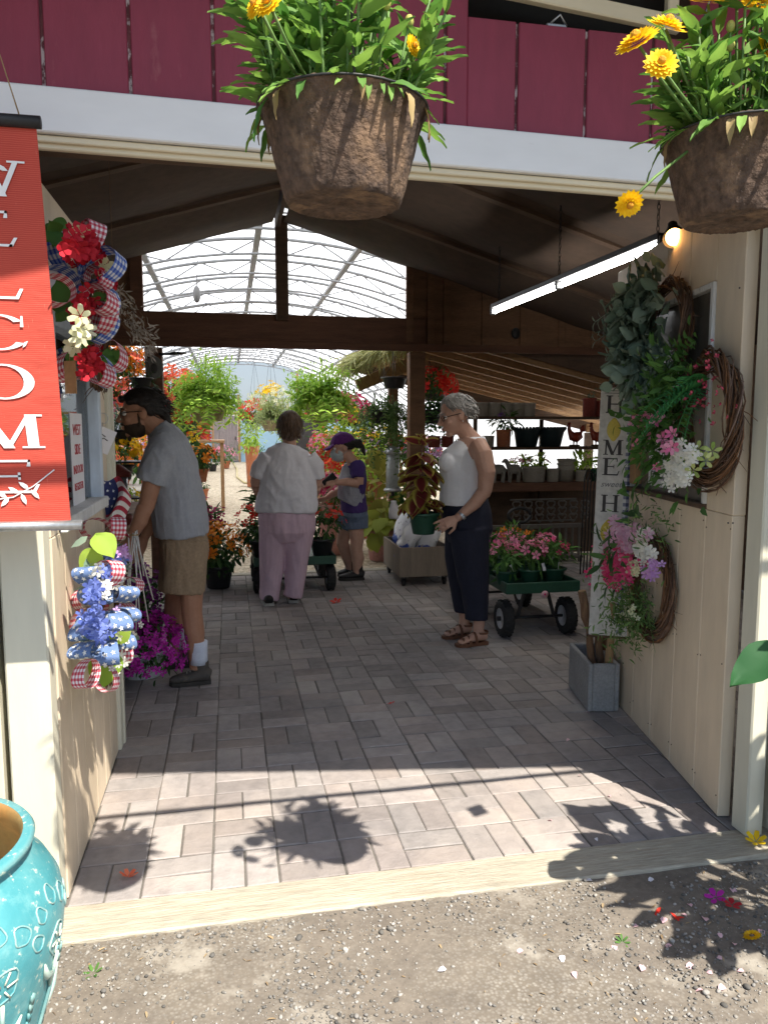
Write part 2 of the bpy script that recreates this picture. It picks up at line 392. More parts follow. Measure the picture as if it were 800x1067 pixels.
def glyph(ch):
    "serif capitals in a box 1 high; list of polygons (counter-clockwise)"
    t, n, s = .17, .08, .055
    if ch == 'H': return [bar(.2, 0, .2, 1, t), bar(.8, 0, .8, 1, t), [(.2, .48), (.8, .48), (.8, .54), (.2, .54)], ser(.2, 0, .34, s), ser(.2, 1-s, .34, s), ser(.8, 0, .34, s), ser(.8, 1-s, .34, s)]
    if ch == 'E': return [bar(.2, 0, .2, 1, t), [(.2, 0), (.82, 0), (.82, .07), (.2, .07)], [(.2, .93), (.78, .93), (.78, 1), (.2, 1)], [(.2, .48), (.62, .48), (.62, .54), (.2, .54)], ser(.17, 0, .3, s), ser(.17, 1-s, .3, s), [(.76, .0), (.82, 0), (.9, .26), (.85, .26)], [(.72, .8), (.78, .8), (.78, 1), (.75, 1)], [(.58, .4), (.62, .4), (.62, .62), (.58, .62)]]
    if ch == 'L': return [bar(.22, 0, .22, 1, t), [(.22, 0), (.84, 0), (.84, .07), (.22, .07)], ser(.2, 0, .34, s), ser(.22, 1-s, .36, s), [(.78, 0), (.84, 0), (.92, .3), (.87, .3)]]
    if ch == 'M': return [bar(.14, 0, .16, 1, n), bar(.86, 0, .84, 1, t), bar(.5, 0, .16, 1, t), bar(.48, 0, .82, 1, n), ser(.14, 0, .26, s), ser(.86, 0, .34, s), ser(.1, 1-s, .24, s), ser(.9, 1-s, .24, s)]
    if ch == 'W': return [bar(.26, 0, .06, 1, t), bar(.26, 0, .5, 1, n), bar(.72, 0, .5, 1, t), bar(.72, 0, .97, 1, n), ser(.06, 1-s, .28, s), ser(.5, 1-s, .26, s), ser(.97, 1-s, .26, s)]
    if ch in 'OC':
        P = []; a0, a1 = (0, 2*PI) if ch == 'O' else (PI*.22, PI*1.8); K = 28
        for i in range(K):
            A = a0+(a1-a0)*i/K; B = a0+(a1-a0)*(i+1)/K
            q = lambda a, ins: ((.5+(.46-(.16 if ins else 0))*math.cos(a)), .5+(.52-(.05 if ins else 0))*math.sin(a))
            P.append([q(A, 0), q(B, 0), q(B, 1), q(A, 1)])
        if ch == 'C': P += [[(.82, .66), (.87, .66), (.87, .98), (.84, .98)], [(.83, .06), (.88, .12), (.92, .26), (.86, .22)]]
        return P
def letter(mb, ch, o, u, v, w, h, t=.0008, m=0):
    o = np.asarray(o, float)
    for k, p in enumerate(glyph(ch)): prism(mb, [((a-.5)*w, b*h) for a, b in p], o+np.cross(u, v)*(.0003*(k % 5)), u, v, t, m)
# ================================================================== materials used
SUNAZ = nrm(np.array([.463, -.886, 0])); SUNEL = math.radians(55)
wood_dk = mat('dark wood', (.13, .078, .047), (.08, .048, .03), .8, 3, (1, 6, 6), .3, 30)
wood_rd = mat('stained beam', (.20, .095, .055), (.13, .062, .037), .7, 3, (1, 9, 9), .35, 25, dirt=(.085, .045, .03), dscale=4)
wood_md = mat('brown plywood', (.26, .14, .075), (.18, .098, .052), .75, 2, (1, 1, 5), .25, 20, dirt=(.08, .045, .027), dscale=2.5)
wood_lt = mat('warm board', (.42, .25, .12), (.30, .17, .08), .7, 3, (8, 1, 8), .25, 25)
ply_dk = mat('roof plywood', (.15, .10, .07), (.10, .066, .047), .9, 1.2, (1, 1, 1), .2, 12, dirt=(.08, .054, .04), dscale=1.5)
cream = mat('cream paint', (.74, .62, .46), (.67, .555, .41), .6, 2, (1, 1, .25), .2, 18, dirt=(.50, .40, .27), dscale=2.6, dlo=.50, dhi=.8, fine=.05)
cream_lt = mat('pale cream paint', (.66, .64, .52), (.60, .57, .45), .6, 2, (1, 1, .2), .15, 18, dirt=(.40, .33, .23), dscale=5, dlo=.66, dhi=.8, fine=.05)
trimc = mat('cream trim', (.72, .65, .48), (.66, .58, .42), .6, 2, (.2, 1, 1), .2, 20, dirt=(.42, .34, .22), dscale=6, dlo=.64, dhi=.75, fine=.05)
white = mat('white paint', (.80, .80, .80), (.74, .75, .76), .5, 2, (.3, 1, 1), .12, 20, dirt=(.5, .5, .5), dscale=7, dlo=.68, dhi=.78, fine=.03)
wwhite = mat('weathered white', (.78, .78, .76), (.66, .66, .63), .75, 4, (4, 4, .4), .5, 20, dirt=(.28, .27, .25), dscale=9, dlo=.6, dhi=.68)
red = mat('barn red', (.27, .040, .072), (.235, .032, .060), .6, 2.5, (1, 1, .35), .35, 22, dirt=(.30, .085, .10), dscale=8, dlo=.62, dhi=.72, fine=.06)
groove = mat('weathered groove', (.17, .05, .055), (.06, .02, .025), .9, 14, (1, 1, .5), .4, 40, dirt=(.45, .38, .37), dscale=22, dlo=.52, dhi=.58)
black = mat('black metal', (.02, .02, .022), (.03, .03, .03), .5, 10)
darkgap = mat('dark interior', (.02, .017, .014), (.014, .012, .01), .9, 5)
steel = mat('galvanised steel', (.55, .56, .57), (.45, .46, .47), .35, 9, metal=.8)
twine = mat('jute twine', (.40, .28, .14), (.3, .2, .1), .9, 60)
# ================================================================== ground, path, floor, kerb
def gravel_material():
    m, nt, out = _nt('gravel dirt'); v = coords(nt)
    f = ramp(nt, noisef(nt, v, 1.7, 6, .6), .42, .62)
    vo = N(nt, 'ShaderNodeTexVoronoi', Scale=95.); L(nt, v, vo.inputs['Vector'])
    sep = nt.nodes.new('ShaderNodeSeparateColor'); L(nt, vo.outputs['Color'], sep.inputs[0])
    st = mixc(nt, sep.outputs[0], (.21, .19, .16), (.31, .285, .245))
    st = mixc(nt, ramp(nt, vo.outputs['Distance'], .25, .62), st, (.175, .15, .118))
    dirt = mixc(nt, ramp(nt, noisef(nt, v, 40, 4), .3, .75), (.200, .172, .140), (.155, .132, .106))
    vo2 = N(nt, 'ShaderNodeTexVoronoi', Scale=60.); L(nt, v, vo2.inputs['Vector'])
    dirt = mixc(nt, ramp(nt, vo2.outputs['Distance'], .16, .1), dirt, (.30, .265, .21))
    col = mixc(nt, f, dirt, st)
    col = mixc(nt, ramp(nt, noisef(nt, v, 5, 8, .75), .35, .7), col, (.66, .66, .68), 'MULTIPLY')
    col = mixc(nt, ramp(nt, noisef(nt, v, 3.1, 5, .7), .56, .66), col, (.29, .265, .225))
    b = N(nt, 'ShaderNodeBsdfPrincipled', Roughness=.95); L(nt, col, b.inputs['Base Color'])
    ad = nt.nodes.new('ShaderNodeMath'); ad.operation = 'MULTIPLY_ADD'; L(nt, vo.outputs['Distance'], ad.inputs[0]); ad.inputs[1].default_value = -.25; L(nt, noisef(nt, v, 30, 6, .7), ad.inputs[2])
    bp = N(nt, 'ShaderNodeBump', Strength=.32, Distance=.006); L(nt, ad.outputs[0], bp.inputs['Height']); L(nt, bp.outputs[0], b.inputs['Normal'])
    L(nt, b.outputs[0], out.inputs[0]); return m
g = MB(); K = 60
gx = np.linspace(-3, 4, K+1); gy = np.linspace(.4, 2.32, 31)
V = np.array([(x, y, -.014*noise.noise(Vector((x*2.3, y*2.3, 3)))-.006*noise.noise(Vector((x*9, y*9, 1)))-.008) for y in gy for x in gx])
g.add(V, [(j*(K+1)+i, j*(K+1)+i+1, (j+1)*(K+1)+i+1, (j+1)*(K+1)+i) for j in range(30) for i in range(K)], 0, True)
far = [(-300, -300), (300, -300), (300, 300), (-300, 300)]; inn = [(-3, .4), (4, .4), (4, 2.32), (-3, 2.32)]
g.add([(x, y, -.040) for x, y in far+inn], [(0, 1, 5, 4), (1, 2, 6, 5), (2, 3, 7, 6), (3, 0, 4, 7)])
tag(g.build('ground', gravel_material(), loc=(0, 0, 0)), kind='structure')
peb = mat('pebbles', (.30, .284, .258), (.20, .188, .17), .9, 3, island=.6, bump=.2, bscale=120)
g = MB(); tv = []
for k in range(6):
    b = MB(); ell(b, (0, 0, 0), (1, .75, .55), 7, 5); v = b.V[0]*(1+.22*np.array([noise.noise(Vector(p)*1.3+Vector((k*7, 0, 0))) for p in b.V[0].tolist()]))[:, None]
    tv.append((v, [tuple(f) for F_, _, _ in b.F for f in F_.tolist()]))
n = 26000
xx = rng.uniform(-1.1, 2.3, n); yy = rng.uniform(1.2, 2.30, n)
keep = np.array([noise.noise(Vector((x*1.8, y*1.8, 9))) + .5*noise.noise(Vector((x*5, y*5, 2))) > -.12+rng.uniform(-.3, .35) for x, y in zip(xx, yy)])
xx, yy = xx[keep], yy[keep]; kk = rng.integers(0, 6, len(xx))
szs = .0016+.0060*rng.random(len(xx))**3.2+.009*rng.random(len(xx))*(rng.random(len(xx)) > .985)
zz = np.array([-.008-.014*noise.noise(Vector((x*2.3, y*2.3, 3)))-.006*noise.noise(Vector((x*9, y*9, 1))) for x, y in zip(xx, yy)])
for k in range(6):
    q = kk == k; d = rdir(q.sum()); d[:, 2] *= .2; zt = rdir(q.sum())*.3+np.array([0, 0, 1])
    inst(g, tv[k], np.stack([xx, yy, zz+szs*.3], 1)[q], zt, d, szs[q])
tag(g.build('gravel', peb, loc=(0, 0, 0)), 'loose pale pebbles scattered over the packed dirt in front of the kerb', None, kind='stuff')
g = MB(); n = 420; xx = rng.uniform(-1.1, 2.3, n); yy = rng.uniform(1.2, 2.36, n); d = rdir(n); d[:, 2] *= .15; s_ = rng.uniform(.006, .03, n)
inst(g, T_LEAF, np.stack([xx, yy, np.array([-.004-.014*noise.noise(Vector((x*2.3, y*2.3, 3)))-.006*noise.noise(Vector((x*9, y*9, 1))) for x, y in zip(xx, yy)])], 1), rdir(n)*.35+np.array([0, 0, 1]), d, np.stack([s_*rng.uniform(.15, 1, n), s_, s_], 1))
tag(g.build('leaf_litter', leafm('leaf litter', (.13, .085, .05), (.36, .27, .16), .1), loc=(0, 0, 0)), 'dry leaf bits and twigs scattered over the dirt in front of the kerb', None, kind='stuff')
# paving: basket weave bricks
brick = mat('paving brick', (.335, .296, .278), (.265, .24, .232), .85, 2.0, (1, 1, 1), .35, 60, island=.20, dirt=(.40, .345, .305), dscale=1.3, dlo=.45, dhi=.75)
joint = mat('joint sand', (.18, .165, .145), (.12, .11, .098), .95, 5, (1, 1, 1), .3, 80)
g = MB(); mod = .230; gap = .0050
def brick_at(x0, x1, y0, y1):
    h = .0009*rng.normal(); tx, ty = rng.normal(size=2)*.0010; b = .004; j = rng.normal(size=4)*.0016
    x0 += gap/2+j[0]; x1 -= gap/2+j[1]; y0 += gap/2+j[2]; y1 -= gap/2+j[3]
    o = [(x0, y0), (x1, y0), (x1, y1), (x0, y1)]; i_ = [(x0+b, y0+b), (x1-b, y0+b), (x1-b, y1-b), (x0+b, y1-b)]
    cx, cy = (x0+x1)/2, (y0+y1)/2; zf = lambda x, y: h+tx*(x-cx)/.1+ty*(y-cy)/.1
    V = [(x, y, -.02) for x, y in o]+[(x, y, zf(x, y)-.003) for x, y in o]+[(x, y, zf(x, y)) for x, y in i_]
    f = [(8, 9, 10, 11)]+[(k, (k+1) % 4, 4+(k+1) % 4, 4+k) for k in range(4)]+[(4+k, 4+(k+1) % 4, 8+(k+1) % 4, 8+k) for k in range(4)]
    g.add(V, f)
for iy in range(24):
    for ix in range(-12, 22):
        x, y = -.55+ix*mod, 2.49+iy*mod
        if (x < -.6 and y < 3.6) or (x > 2.5 and y < 3.3): continue
        if (ix+iy) % 2: brick_at(x, x+mod, y, y+mod/2); brick_at(x, x+mod, y+mod/2, y+mod)
        else: brick_at(x, x+mod/2, y, y+mod); brick_at(x+mod/2, x+mod, y, y+mod)
g2 = MB(); g2.add([(-3.5, 2.48, -.0045), (4.7, 2.48, -.0045), (4.7, 8.05, -.0045), (-3.5, 8.05, -.0045)], [(0, 1, 2, 3)])
tag(g.build('brick_paving', brick, loc=(0, 0, 0)), kind='structure'); tag(g2.build('paving_bed', joint, loc=(0, 0, 0)), kind='structure')
kerbm = mat('weathered kerb board', (.54, .50, .40), (.44, .40, .32), .85, 3, (.6, 9, 4), .6, 20, dirt=(.33, .28, .21), dscale=7, dlo=.52, dhi=.68, fine=.2)
g = MB(); bx(g, -.62, 2.05, 2.305, 2.485, -.1, .005, .006)
tag(g.build('kerb', kerbm, loc=(0, 0, 0)), kind='structure')
tan = mat('tan gravel', (.64, .53, .38), (.54, .44, .31), .95, 1.2, (1, 1, 1), .6, 60, dirt=(.74, .65, .5), dscale=30, dlo=.5, dhi=.6, fine=.25)
g = MB(); g.add([(-4.6, 8.0, -.012), (6.6, 8.0, -.012), (6.6, 34.4, -.012), (-4.6, 34.4, -.012)], [(0, 1, 2, 3)])
tag(g.build('gravel_path', tan, loc=(0, 0, 0)), kind='structure')
g = MB(); bx(g, -3.3, 4.6, 8.05, 8.17, -.1, .004, .006)
tag(g.build('paving_edge', kerbm, loc=(0, 0, 0)), kind='structure')
# ================================================================== front wall
RZ = lambda x: 3.62-.295*abs(x-.52)
fw = thing('front_wall', 'barn red board wall with a white header board above the wide opening', 'wall', (.65, 2.5, 0))
WX0, WX1, WZ = .757, 1.52, 2.815
g = MB(); w = .235; x = -.49-w*16
while x < 5.2:
    x0, x1 = x+.005, x+w-.005; zt = min(RZ(x0), RZ(x1))-.01
    lo = 2.43
    if x1 > WX0 and x0 < WX1:
        if x0 < WX0-.01: bx(g, x0, WX0, 2.438, 2.452, lo, zt, .003)
        bx(g, max(x0, WX0-.0), min(x1, WX1), 2.438, 2.452, lo, WZ, .003)
        if x1 > WX1: bx(g, WX1, x1, 2.438, 2.452, lo, zt, .003)
        bx(g, max(x0, WX0), min(x1, WX1), 2.438, 2.452, 3.2, zt, .003)
    else: bx(g, x0, x1, 2.438, 2.452, lo, zt, .003)
    x += w
g.build('siding', red, fw)
g = MB()
for a, b, c, d in ((-4.3, WX0, 2.44, 2.9), (WX1, 5.2, 2.44, 2.9), (WX0, WX1, 2.44, WZ-.004)): bx(g, a, b, 2.446, 2.4595, c, d, 0)
g.build('siding_groove', groove, fw)
def tilt(g):
    for v in g.V: v[:, 2] -= .0145*v[:, 0]
    return g
g = MB(); bx(g, -4.3, 5.2, 2.405, 2.437, 2.366, 2.489, .004); tilt(g).build('header_board', white, fw)
g = MB(); bx(g, -4.3, 5.2, 2.4385, 2.462, 2.330, 2.3645, .004); bx(g, -4.3, 5.2, 2.424, 2.438, 2.345, 2.3635, .003); tilt(g).build('header_trim', trimc, fw)
g = MB(); bx(g, -4.3, 5.2, 2.466, 2.56, 2.352, 2.62, .003); g.build('header_beam', wood_dk, fw)
win = MB(); bx(win, WX0, WX1, 2.60, 2.62, WZ, 3.2, 0); bx(win, WX0, WX1, 2.452, 2.6, WZ-.03, WZ-.005, 0)
wn = win.build('window', darkgap, fw)
g = MB(); beam(g, (WX0+.05, 2.47, 2.93), (WX1-.03, 2.455, 2.865), .03, .05); beam(g, (WX0+.05, 2.47, 3.17), (WX1-.03, 2.455, 3.15), .03, .05); beam(g, (WX1-.05, 2.475, 2.90), (WX1-.05, 2.475, 3.17), .04, .03); beam(g, (WX0+.07, 2.475, 2.96), (WX0+.07, 2.475, 3.17), .04, .03)
g.build('sash_frame', trimc, wn)
g = MB(); bx(g, 1.03, 1.10, 2.47, 2.50, WZ-.004, WZ+.025, .004); tube(g, [(1.04, 2.475, WZ+.02), (1.07, 2.46, WZ+.045), (1.10, 2.475, WZ+.02)], .004, 6)
g.build('latch', steel, wn)
# jambs
g = MB(); bx(g, -.68, -.553, 2.44, 2.53, 0, 2.318, .006); g.build('corner_post', cream_lt, fw)
g = MB(); bx(g, 1.885, 1.958, 2.43, 2.52, .0, 2.318, .006); g.build('jamb', cream_lt, fw)
g = MB()
for px, py in ((770, 300), (763, 545), (758, 545), (768, 440), (765, 700)):
    p = at(px, py, 2.429); ell(g, p, .0035, 6, 4)
g.build('nail_head', black, fw)
g = MB(); bx(g, -4.3, -.705, 2.46, 2.55, 0, 2.318, .004); bx(g, 2.0, 5.2, 2.46, 2.55, 0, 2.318, .004); g.build('lower_wall', cream_lt, fw)
def plank_door(name, label, x0, x1, y, mt):
    t = thing(name, label, 'door', ((x0+x1)/2, y, 0)); g = MB(); k = max(1, round((x1-x0)/.14)); dw = (x1-x0)/k
    for i in range(k): bx(g, x0+i*dw+.002, x0+(i+1)*dw-.002, y-.02, y+.015, .015, 2.26, .004)
    g.build('planks', mt, t); return t
d1 = plank_door('plank_door', 'weathered white plank door at the left edge behind the red banner', -1.55, -.715, 2.405, wwhite)
d2 = plank_door('plank_door', 'white plank door at the right edge hinged beside the cream post', 1.972, 2.85, 2.395, wwhite)
for z in (.22, 1.9):
    g = MB(); tube(g, [(1.966, 2.40, z-.045), (1.966, 2.40, z+.045)], .008, 8); bx(g, 1.968, 2.03, 2.368, 2.374, z-.035, z+.035, .001); g.build('hinge', trimc, d2)
# ================================================================== booth on the left
bw = thing('booth_wall', 'cream board wall with a glazed window on the left of the opening', 'wall', (-.6, 3.2, 0))
g = MB(); y = 2.535
edges = [2.535, 2.72, 2.93, 3.14, 3.35, 3.505]
for a, b in zip(edges[:-1], edges[1:]): bx(g, -.60, -.55, a+.0015, b-.0015, 0, 1.20, .003)
for a, b in ((2.535, 2.66), (3.555, 3.72)): bx(g, -.60, -.551, a+.001, b-.001, 1.2005 if b < 3 else 0, 2.30, .003)
bx(g, -.60, -.55, 3.507, 3.553, 0, 1.20, .003)
bx(g, -.60, -.551, 2.66, 3.555, 1.92, 2.30, .003); bx(g, -.602, -.5525, 2.535, 3.72, 2.10, 2.305, .003)
g.build('boards', cream, bw)
g = MB(); bx(g, -.62, -.535, 3.722, 3.83, 0, 1.79, .005); bx(g, -.545, -.528, 3.80, 3.835, 0, 1.79, .003); g.build('end_post', cream_lt, bw)
g = MB(); bx(g, -2.9, -.62, 3.78, 3.83, 0, 2.2, .003); g.build('back_wall', cream, bw)
fr = MB(); bx(fr, -.60, -.542, 3.50, 3.553, 1.20, 1.92, .004); bx(fr, -.60, -.542, 2.66, 2.70, 1.20, 1.92, .004); bx(fr, -.60, -.542, 2.70, 3.50, 1.88, 1.92, .004)
g = MB(); bx(g, -.592, -.588, 2.70, 3.50, 1.22, 1.88, 0); wo = g.build('window', glassm('booth glass'), bw)
bluew = mat('blue white paint', (.62, .70, .80), (.56, .64, .74), .6, 3, (1, 1, .3), .1, 20, dirt=(.4, .4, .38), dscale=9, dlo=.62, dhi=.72)
fr.build('frame', bluew, wo)
g = MB(); bx(g, -.60, -.525, 2.66, 3.555, 1.20, 1.245, .004); g.build('sill', wwhite, wo)
g = MB(); bx(g, -1.02, -1.0, 2.62, 3.75, .6, 2.2, .0); inner = mat('booth inner board', (.50, .40, .22), (.42, .33, .18), .6, 1.5, (1, 2, .5), .1)
g.build('inner_panel', inner, bw)
po = MB(); bx(po, -.5870, -.5855, 3.10, 3.34, 1.245, 1.60, 0); paper = mat('paper', (.78, .76, .77), (.72, .70, .72), .7, 4, fine=.02)
p_ = po.build('notice', paper, None); tag(p_, 'white paper notice with red lettering behind the booth window', 'notice')
redink = mat('red ink', (.55, .05, .06), None, .7); blackink = mat('black ink', (.03, .03, .035), None, .7); grayink = mat('grey ink', (.22, .22, .23), None, .7)
for i, (tx, z, s) in enumerate((('WEST', 1.515, .062), ('SIDE', 1.44, .058), ('INDOOR', 1.365, .048), ('REGISTER', 1.30, .042))):
    textobj(tx, 'lettering', redink, (-.5845, 3.22, z), (0, 1, 0), (0, 0, 1), s, p_)
# ================================================================== splayed wall on the right
RW0 = np.array([1.873, 2.585, 0.]); RD = np.array([.18221534, .98325865, 0.]); RN = np.array([-RD[1], RD[0], 0.])   # RN points into the passage
def rw(s, n, z): return RW0+RD*s+RN*n+np.array([0, 0, z])
def rbox(g, s0, s1, n0, n1, z0, z1, bev=.003, m=0):
    box(g, rw((s0+s1)/2, (n0+n1)/2, (z0+z1)/2), (s1-s0, n1-n0, z1-z0), bev, m, R=np.stack([RD, RN, (0, 0, 1)], 1)); return g
sw = thing('side_wall', 'cream board wall on the right carrying three wreaths', 'wall', rw(.75, -.03, 0))
g = MB()
for a, b in ((0, .235), (.235, .50), (.50, .76), (.76, 1.02), (1.02, 1.28), (1.28, 1.50)): rbox(g, a+.002, b-.002, -.05, 0, 0.004, 1.2095)
rbox(g, 0, .2345, -.0505, -.0005, 1.2105, 2.40); rbox(g, 1.29, 1.50, -.0505, -.0005, 1.2105, 2.40)
for a, b in ((.2355, .50), (.50, .76), (.76, 1.02), (1.02, 1.289)): rbox(g, a+.002, b-.002, -.0505, -.0005, 2.125, 2.42)
g.build('boards', cream, sw)
g = MB(); rbox(g, .2355, 1.289, -.032, -.028, 1.2105, 2.124, 0); gm = mat('dusty pane', (.16, .14, .115), (.12, .105, .09), .22, 1.5, dirt=(.22, .19, .16), dscale=2, spec=.5)
wo = g.build('window', gm, sw)
g = MB(); rbox(g, .236, .262, -.027, .012, 1.232, 2.124); rbox(g, .262, 1.289, -.027, .012, 2.10, 2.1245); rbox(g, 1.262, 1.289, -.027, .012, 1.232, 2.0995); g.build('frame', wwhite, wo)
g = MB()
for s_ in (.02, .215, .255, .48, .52, .74, .78, 1.0, 1.04, 1.26, 1.30, 1.47):
    for z_ in (.09, .62, 1.16): ell(g, rw(s_+rng.normal()*.006, .0005, z_+rng.normal()*.012), .0032, 6, 4)
g.build('nail_heads', mat('rusty nail', (.12, .06, .035), (.05, .03, .02), .8, 30), sw)
g = MB(); rbox(g, .236, 1.289, -.027, .02, 1.2100, 1.2315); g.build('sill', wood_dk, wo)
g = MB(); rbox(g, 1.08, 1.16, -.027, .01, 1.25, 2.09); g.build('mullion', wood_lt, wo)
g = MB(); o = rw(.80, -.0275, 1.25)
a, b = rw(.98, -.026, 0), rw(.62, -.026, 0)
rbox(g, .64, .98, -.0275, -.026, 1.255, 1.50, 0); nt_ = g.build('notice', paper); tag(nt_, 'white paper notice with handwriting low in the right window behind the flowers', 'notice')
textobj('Be sure', 'handwriting', grayink, rw(.80, -.0255, 1.39), -RD, (0, 0, 1), .08, nt_, .25)
textobj('the lotto', 'handwriting', grayink, rw(.80, -.0255, 1.29), -RD, (0, 0, 1), .085, nt_, .25)
# ================================================================== roof
rf = thing('porch_roof', 'dark plywood gable roof with heavy rafters over the entrance', 'roof', (.52, 4.6, 2.2))
YE = 1.255
def slope(x0, x1, y0, y1, dz0, dz1, g, m=0):
    V = [(x, y, RZ(x)+dz) for dz in (dz0, dz1) for x, y in ((x0, y0), (x1, y0), (x1, y1), (x0, y1))]
    g.add(V, [(3, 2, 1, 0), (4, 5, 6, 7), (0, 1, 5, 4), (1, 2, 6, 5), (2, 3, 7, 6), (3, 0, 4, 7)], m)
g = MB(); slope(-6, .52, YE+.02, 7.93, .10, .13, g); g.build('roof_deck', ply_dk, rf)
g = MB(); slope(.5201, 7, YE+.02, 7.93, .10, .13, g); g.build('roof_deck', ply_dk, rf)
shing = mat('shingles', (.11, .10, .095), (.07, .065, .06), .9, 12, bump=.4)
g = MB(); slope(-6.05, .5195, YE, 7.95, .134, .16, g); slope(.5205, 7.05, YE, 7.95, .134, .16, g); g.build('shingles', shing, rf)
g = MB(); slope(-6, .519, YE-.02, YE-.001, -.0, .155, g); slope(.521, 7, YE-.02, YE-.001, -.0, .155, g); g.build('fascia', white, rf)
g = MB(); bx(g, .5, .54, YE+.02, 7.9, 3.5, 3.73, .003); g.build('ridge_board', wood_dk, rf)
for y in np.arange(2.75, 7.9, 1.3):
    for x0, x1 in ((-6, .49), (.55, 7)):
        g = MB(); slope(x0, x1, y, y+.075, -.09, .097, g); g.build('rafter', wood_dk, rf)
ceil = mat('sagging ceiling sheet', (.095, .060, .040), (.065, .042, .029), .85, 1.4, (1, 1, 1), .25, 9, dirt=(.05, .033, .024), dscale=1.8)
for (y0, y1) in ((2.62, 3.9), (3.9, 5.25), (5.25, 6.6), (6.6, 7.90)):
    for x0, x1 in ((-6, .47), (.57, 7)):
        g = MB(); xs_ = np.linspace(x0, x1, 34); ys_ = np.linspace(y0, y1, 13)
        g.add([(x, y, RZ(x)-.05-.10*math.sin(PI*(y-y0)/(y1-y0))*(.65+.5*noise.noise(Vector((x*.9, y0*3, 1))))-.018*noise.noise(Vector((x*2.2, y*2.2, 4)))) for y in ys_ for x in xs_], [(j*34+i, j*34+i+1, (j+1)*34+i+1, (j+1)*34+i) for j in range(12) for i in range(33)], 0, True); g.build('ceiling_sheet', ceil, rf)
# sides of the porch
pw = thing('porch_side_wall', 'dark board wall closing the porch behind the booth', 'wall', (-3.2, 5.9, 0))
g = MB()
for i in range(20): bx(g, -3.25, -3.2, 3.85+i*.205, 4.05+i*.205, 0, 2.6, .003)
g.build('boards', wood_dk, pw)
pw = thing('porch_side_wall', 'dark board wall closing the porch on the far right', 'wall', (4.75, 5.9, 0))
g = MB()
for i in range(26): bx(g, 4.75, 4.80, 2.6+i*.205, 2.80+i*.205, 0, 2.5, .003)
g.build('boards', wood_dk, pw)
# ================================================================== gable frame
GY = 7.95
sf_ = 0
gf = thing('gable_frame', 'brown timber frame with posts, heavy beam and open gable between porch and greenhouse', 'timber frame', (.52, GY, 0))
def gp(px, py, Y=GY): return at(px, py, Y)
xl0, xl1 = gp(150, 340)[0], gp(168, 340)[0]; xr0, xr1 = gp(427, 400)[0], gp(443, 400)[0]
for a, b in ((xl0, xl1), (xr0, xr1)):
    g = MB(); bx(g, a, b, GY, GY+.14, 0, 2.32, .006); g.build('post', wood_md if a > 0 else wood_rd, gf)
g = MB(); bx(g, -3.2, xr1, GY-.01, GY+.10, 2.365, 2.665, .006); g.build('beam', wood_rd, gf)
g = MB(); bx(g, -3.2, 4.75, GY-.045, GY-.011, 2.325, 2.40, .004); bx(g, -3.2, xr1, GY-.03, GY-.0115, 2.402, 2.42, .002); g.build('ledger', wood_rd, gf)
g = MB(); bx(g, gp(287, 280)[0], gp(300, 280)[0], GY-.06, GY+.03, 2.60, 3.62, .005); g.build('king_post', wood_dk, gf)
def panel(x0, x1, z0, y0, y1, g, n=10):
    xs = np.linspace(x0, x1, n)
    for a, b in zip(xs[:-1], xs[1:]):
        V = [(x, y, z) for y in (y0, y1) for x, z in ((a, z0), (b, z0), (b, RZ(b)+.1), (a, RZ(a)+.1))]
        g.add(V, [(0, 1, 2, 3), (7, 6, 5, 4), (0, 4, 5, 1), (3, 2, 6, 7), (0, 3, 7, 4), (1, 5, 6, 2)])
g = MB(); panel(gp(425, 300)[0], 4.75, 2.405, GY+.03, GY+.05, g); g.build('gable_panel', wood_md, gf)
g = MB(); panel(-3.2, gp(149, 300)[0], 2.67, GY+.03, GY+.05, g); g.build('gable_panel', wood_md, gf)
for px in (426, 448, 465, 505, 545, 585, 620):
    x = gp(px, 320)[0]; g = MB(); bx(g, x-.03, x+.045, GY-.012, GY+.029, 2.405, RZ(x)+.08, .003); g.build('stud', wood_md, gf)
g = MB(); x = gp(149, 300)[0]; bx(g, x-.12, x, GY-.013, GY+.029, 2.67, RZ(x)+.06, .003); g.build('stud', wood_rd, gf)
for px, py, w_ in ((535, 348, .0), ):
    p = gp(px, py); g = MB(); ell(g, (p[0], GY-.06, p[2]), (.05, .03, .06)); g.build('junction_box', black, gf)
# ================================================================== greenhouse
GX = .7
def HZ(x): return 4.35-.0715*(x-GX)**2
gh = thing('greenhouse', 'long white plastic greenhouse with steel trusses beyond the porch', 'greenhouse', (.7, 21, 0))
poly = polym('greenhouse poly', (.88, .90, .92), .95); polyb = polym('sky tinted poly', (.55, .76, .86), .6)  # blue of the lower sheet paints in the sky seen through clear film
polyc = None
trussm = mat('dull galvanised', (.30, .31, .32), (.24, .245, .25), .6, 9)
def polyclear(name, c, k):
    m, nt, out = _nt(name); t = N(nt, 'ShaderNodeBsdfTransparent', Color=c4(c)); d = N(nt, 'ShaderNodeBsdfTranslucent', Color=c4(c)); mx = N(nt, 'ShaderNodeMixShader', Fac=k); L(nt, t.outputs[0], mx.inputs[1]); L(nt, d.outputs[0], mx.inputs[2]); L(nt, mx.outputs[0], out.inputs[0]); return m
polyc = polyclear('clear film', (.95, .96, .96), .8)
xs = np.linspace(-4.5, 6.4, 34)
g = MB(); V = [(x, y, HZ(x)) for y in np.linspace(8.0, 34.2, 14) for x in xs]
g.add(V, [(j*34+i, j*34+i+1, (j+1)*34+i+1, (j+1)*34+i) for j in range(13) for i in range(33)], 0, True); g.build('roof_sheet', poly, gh)
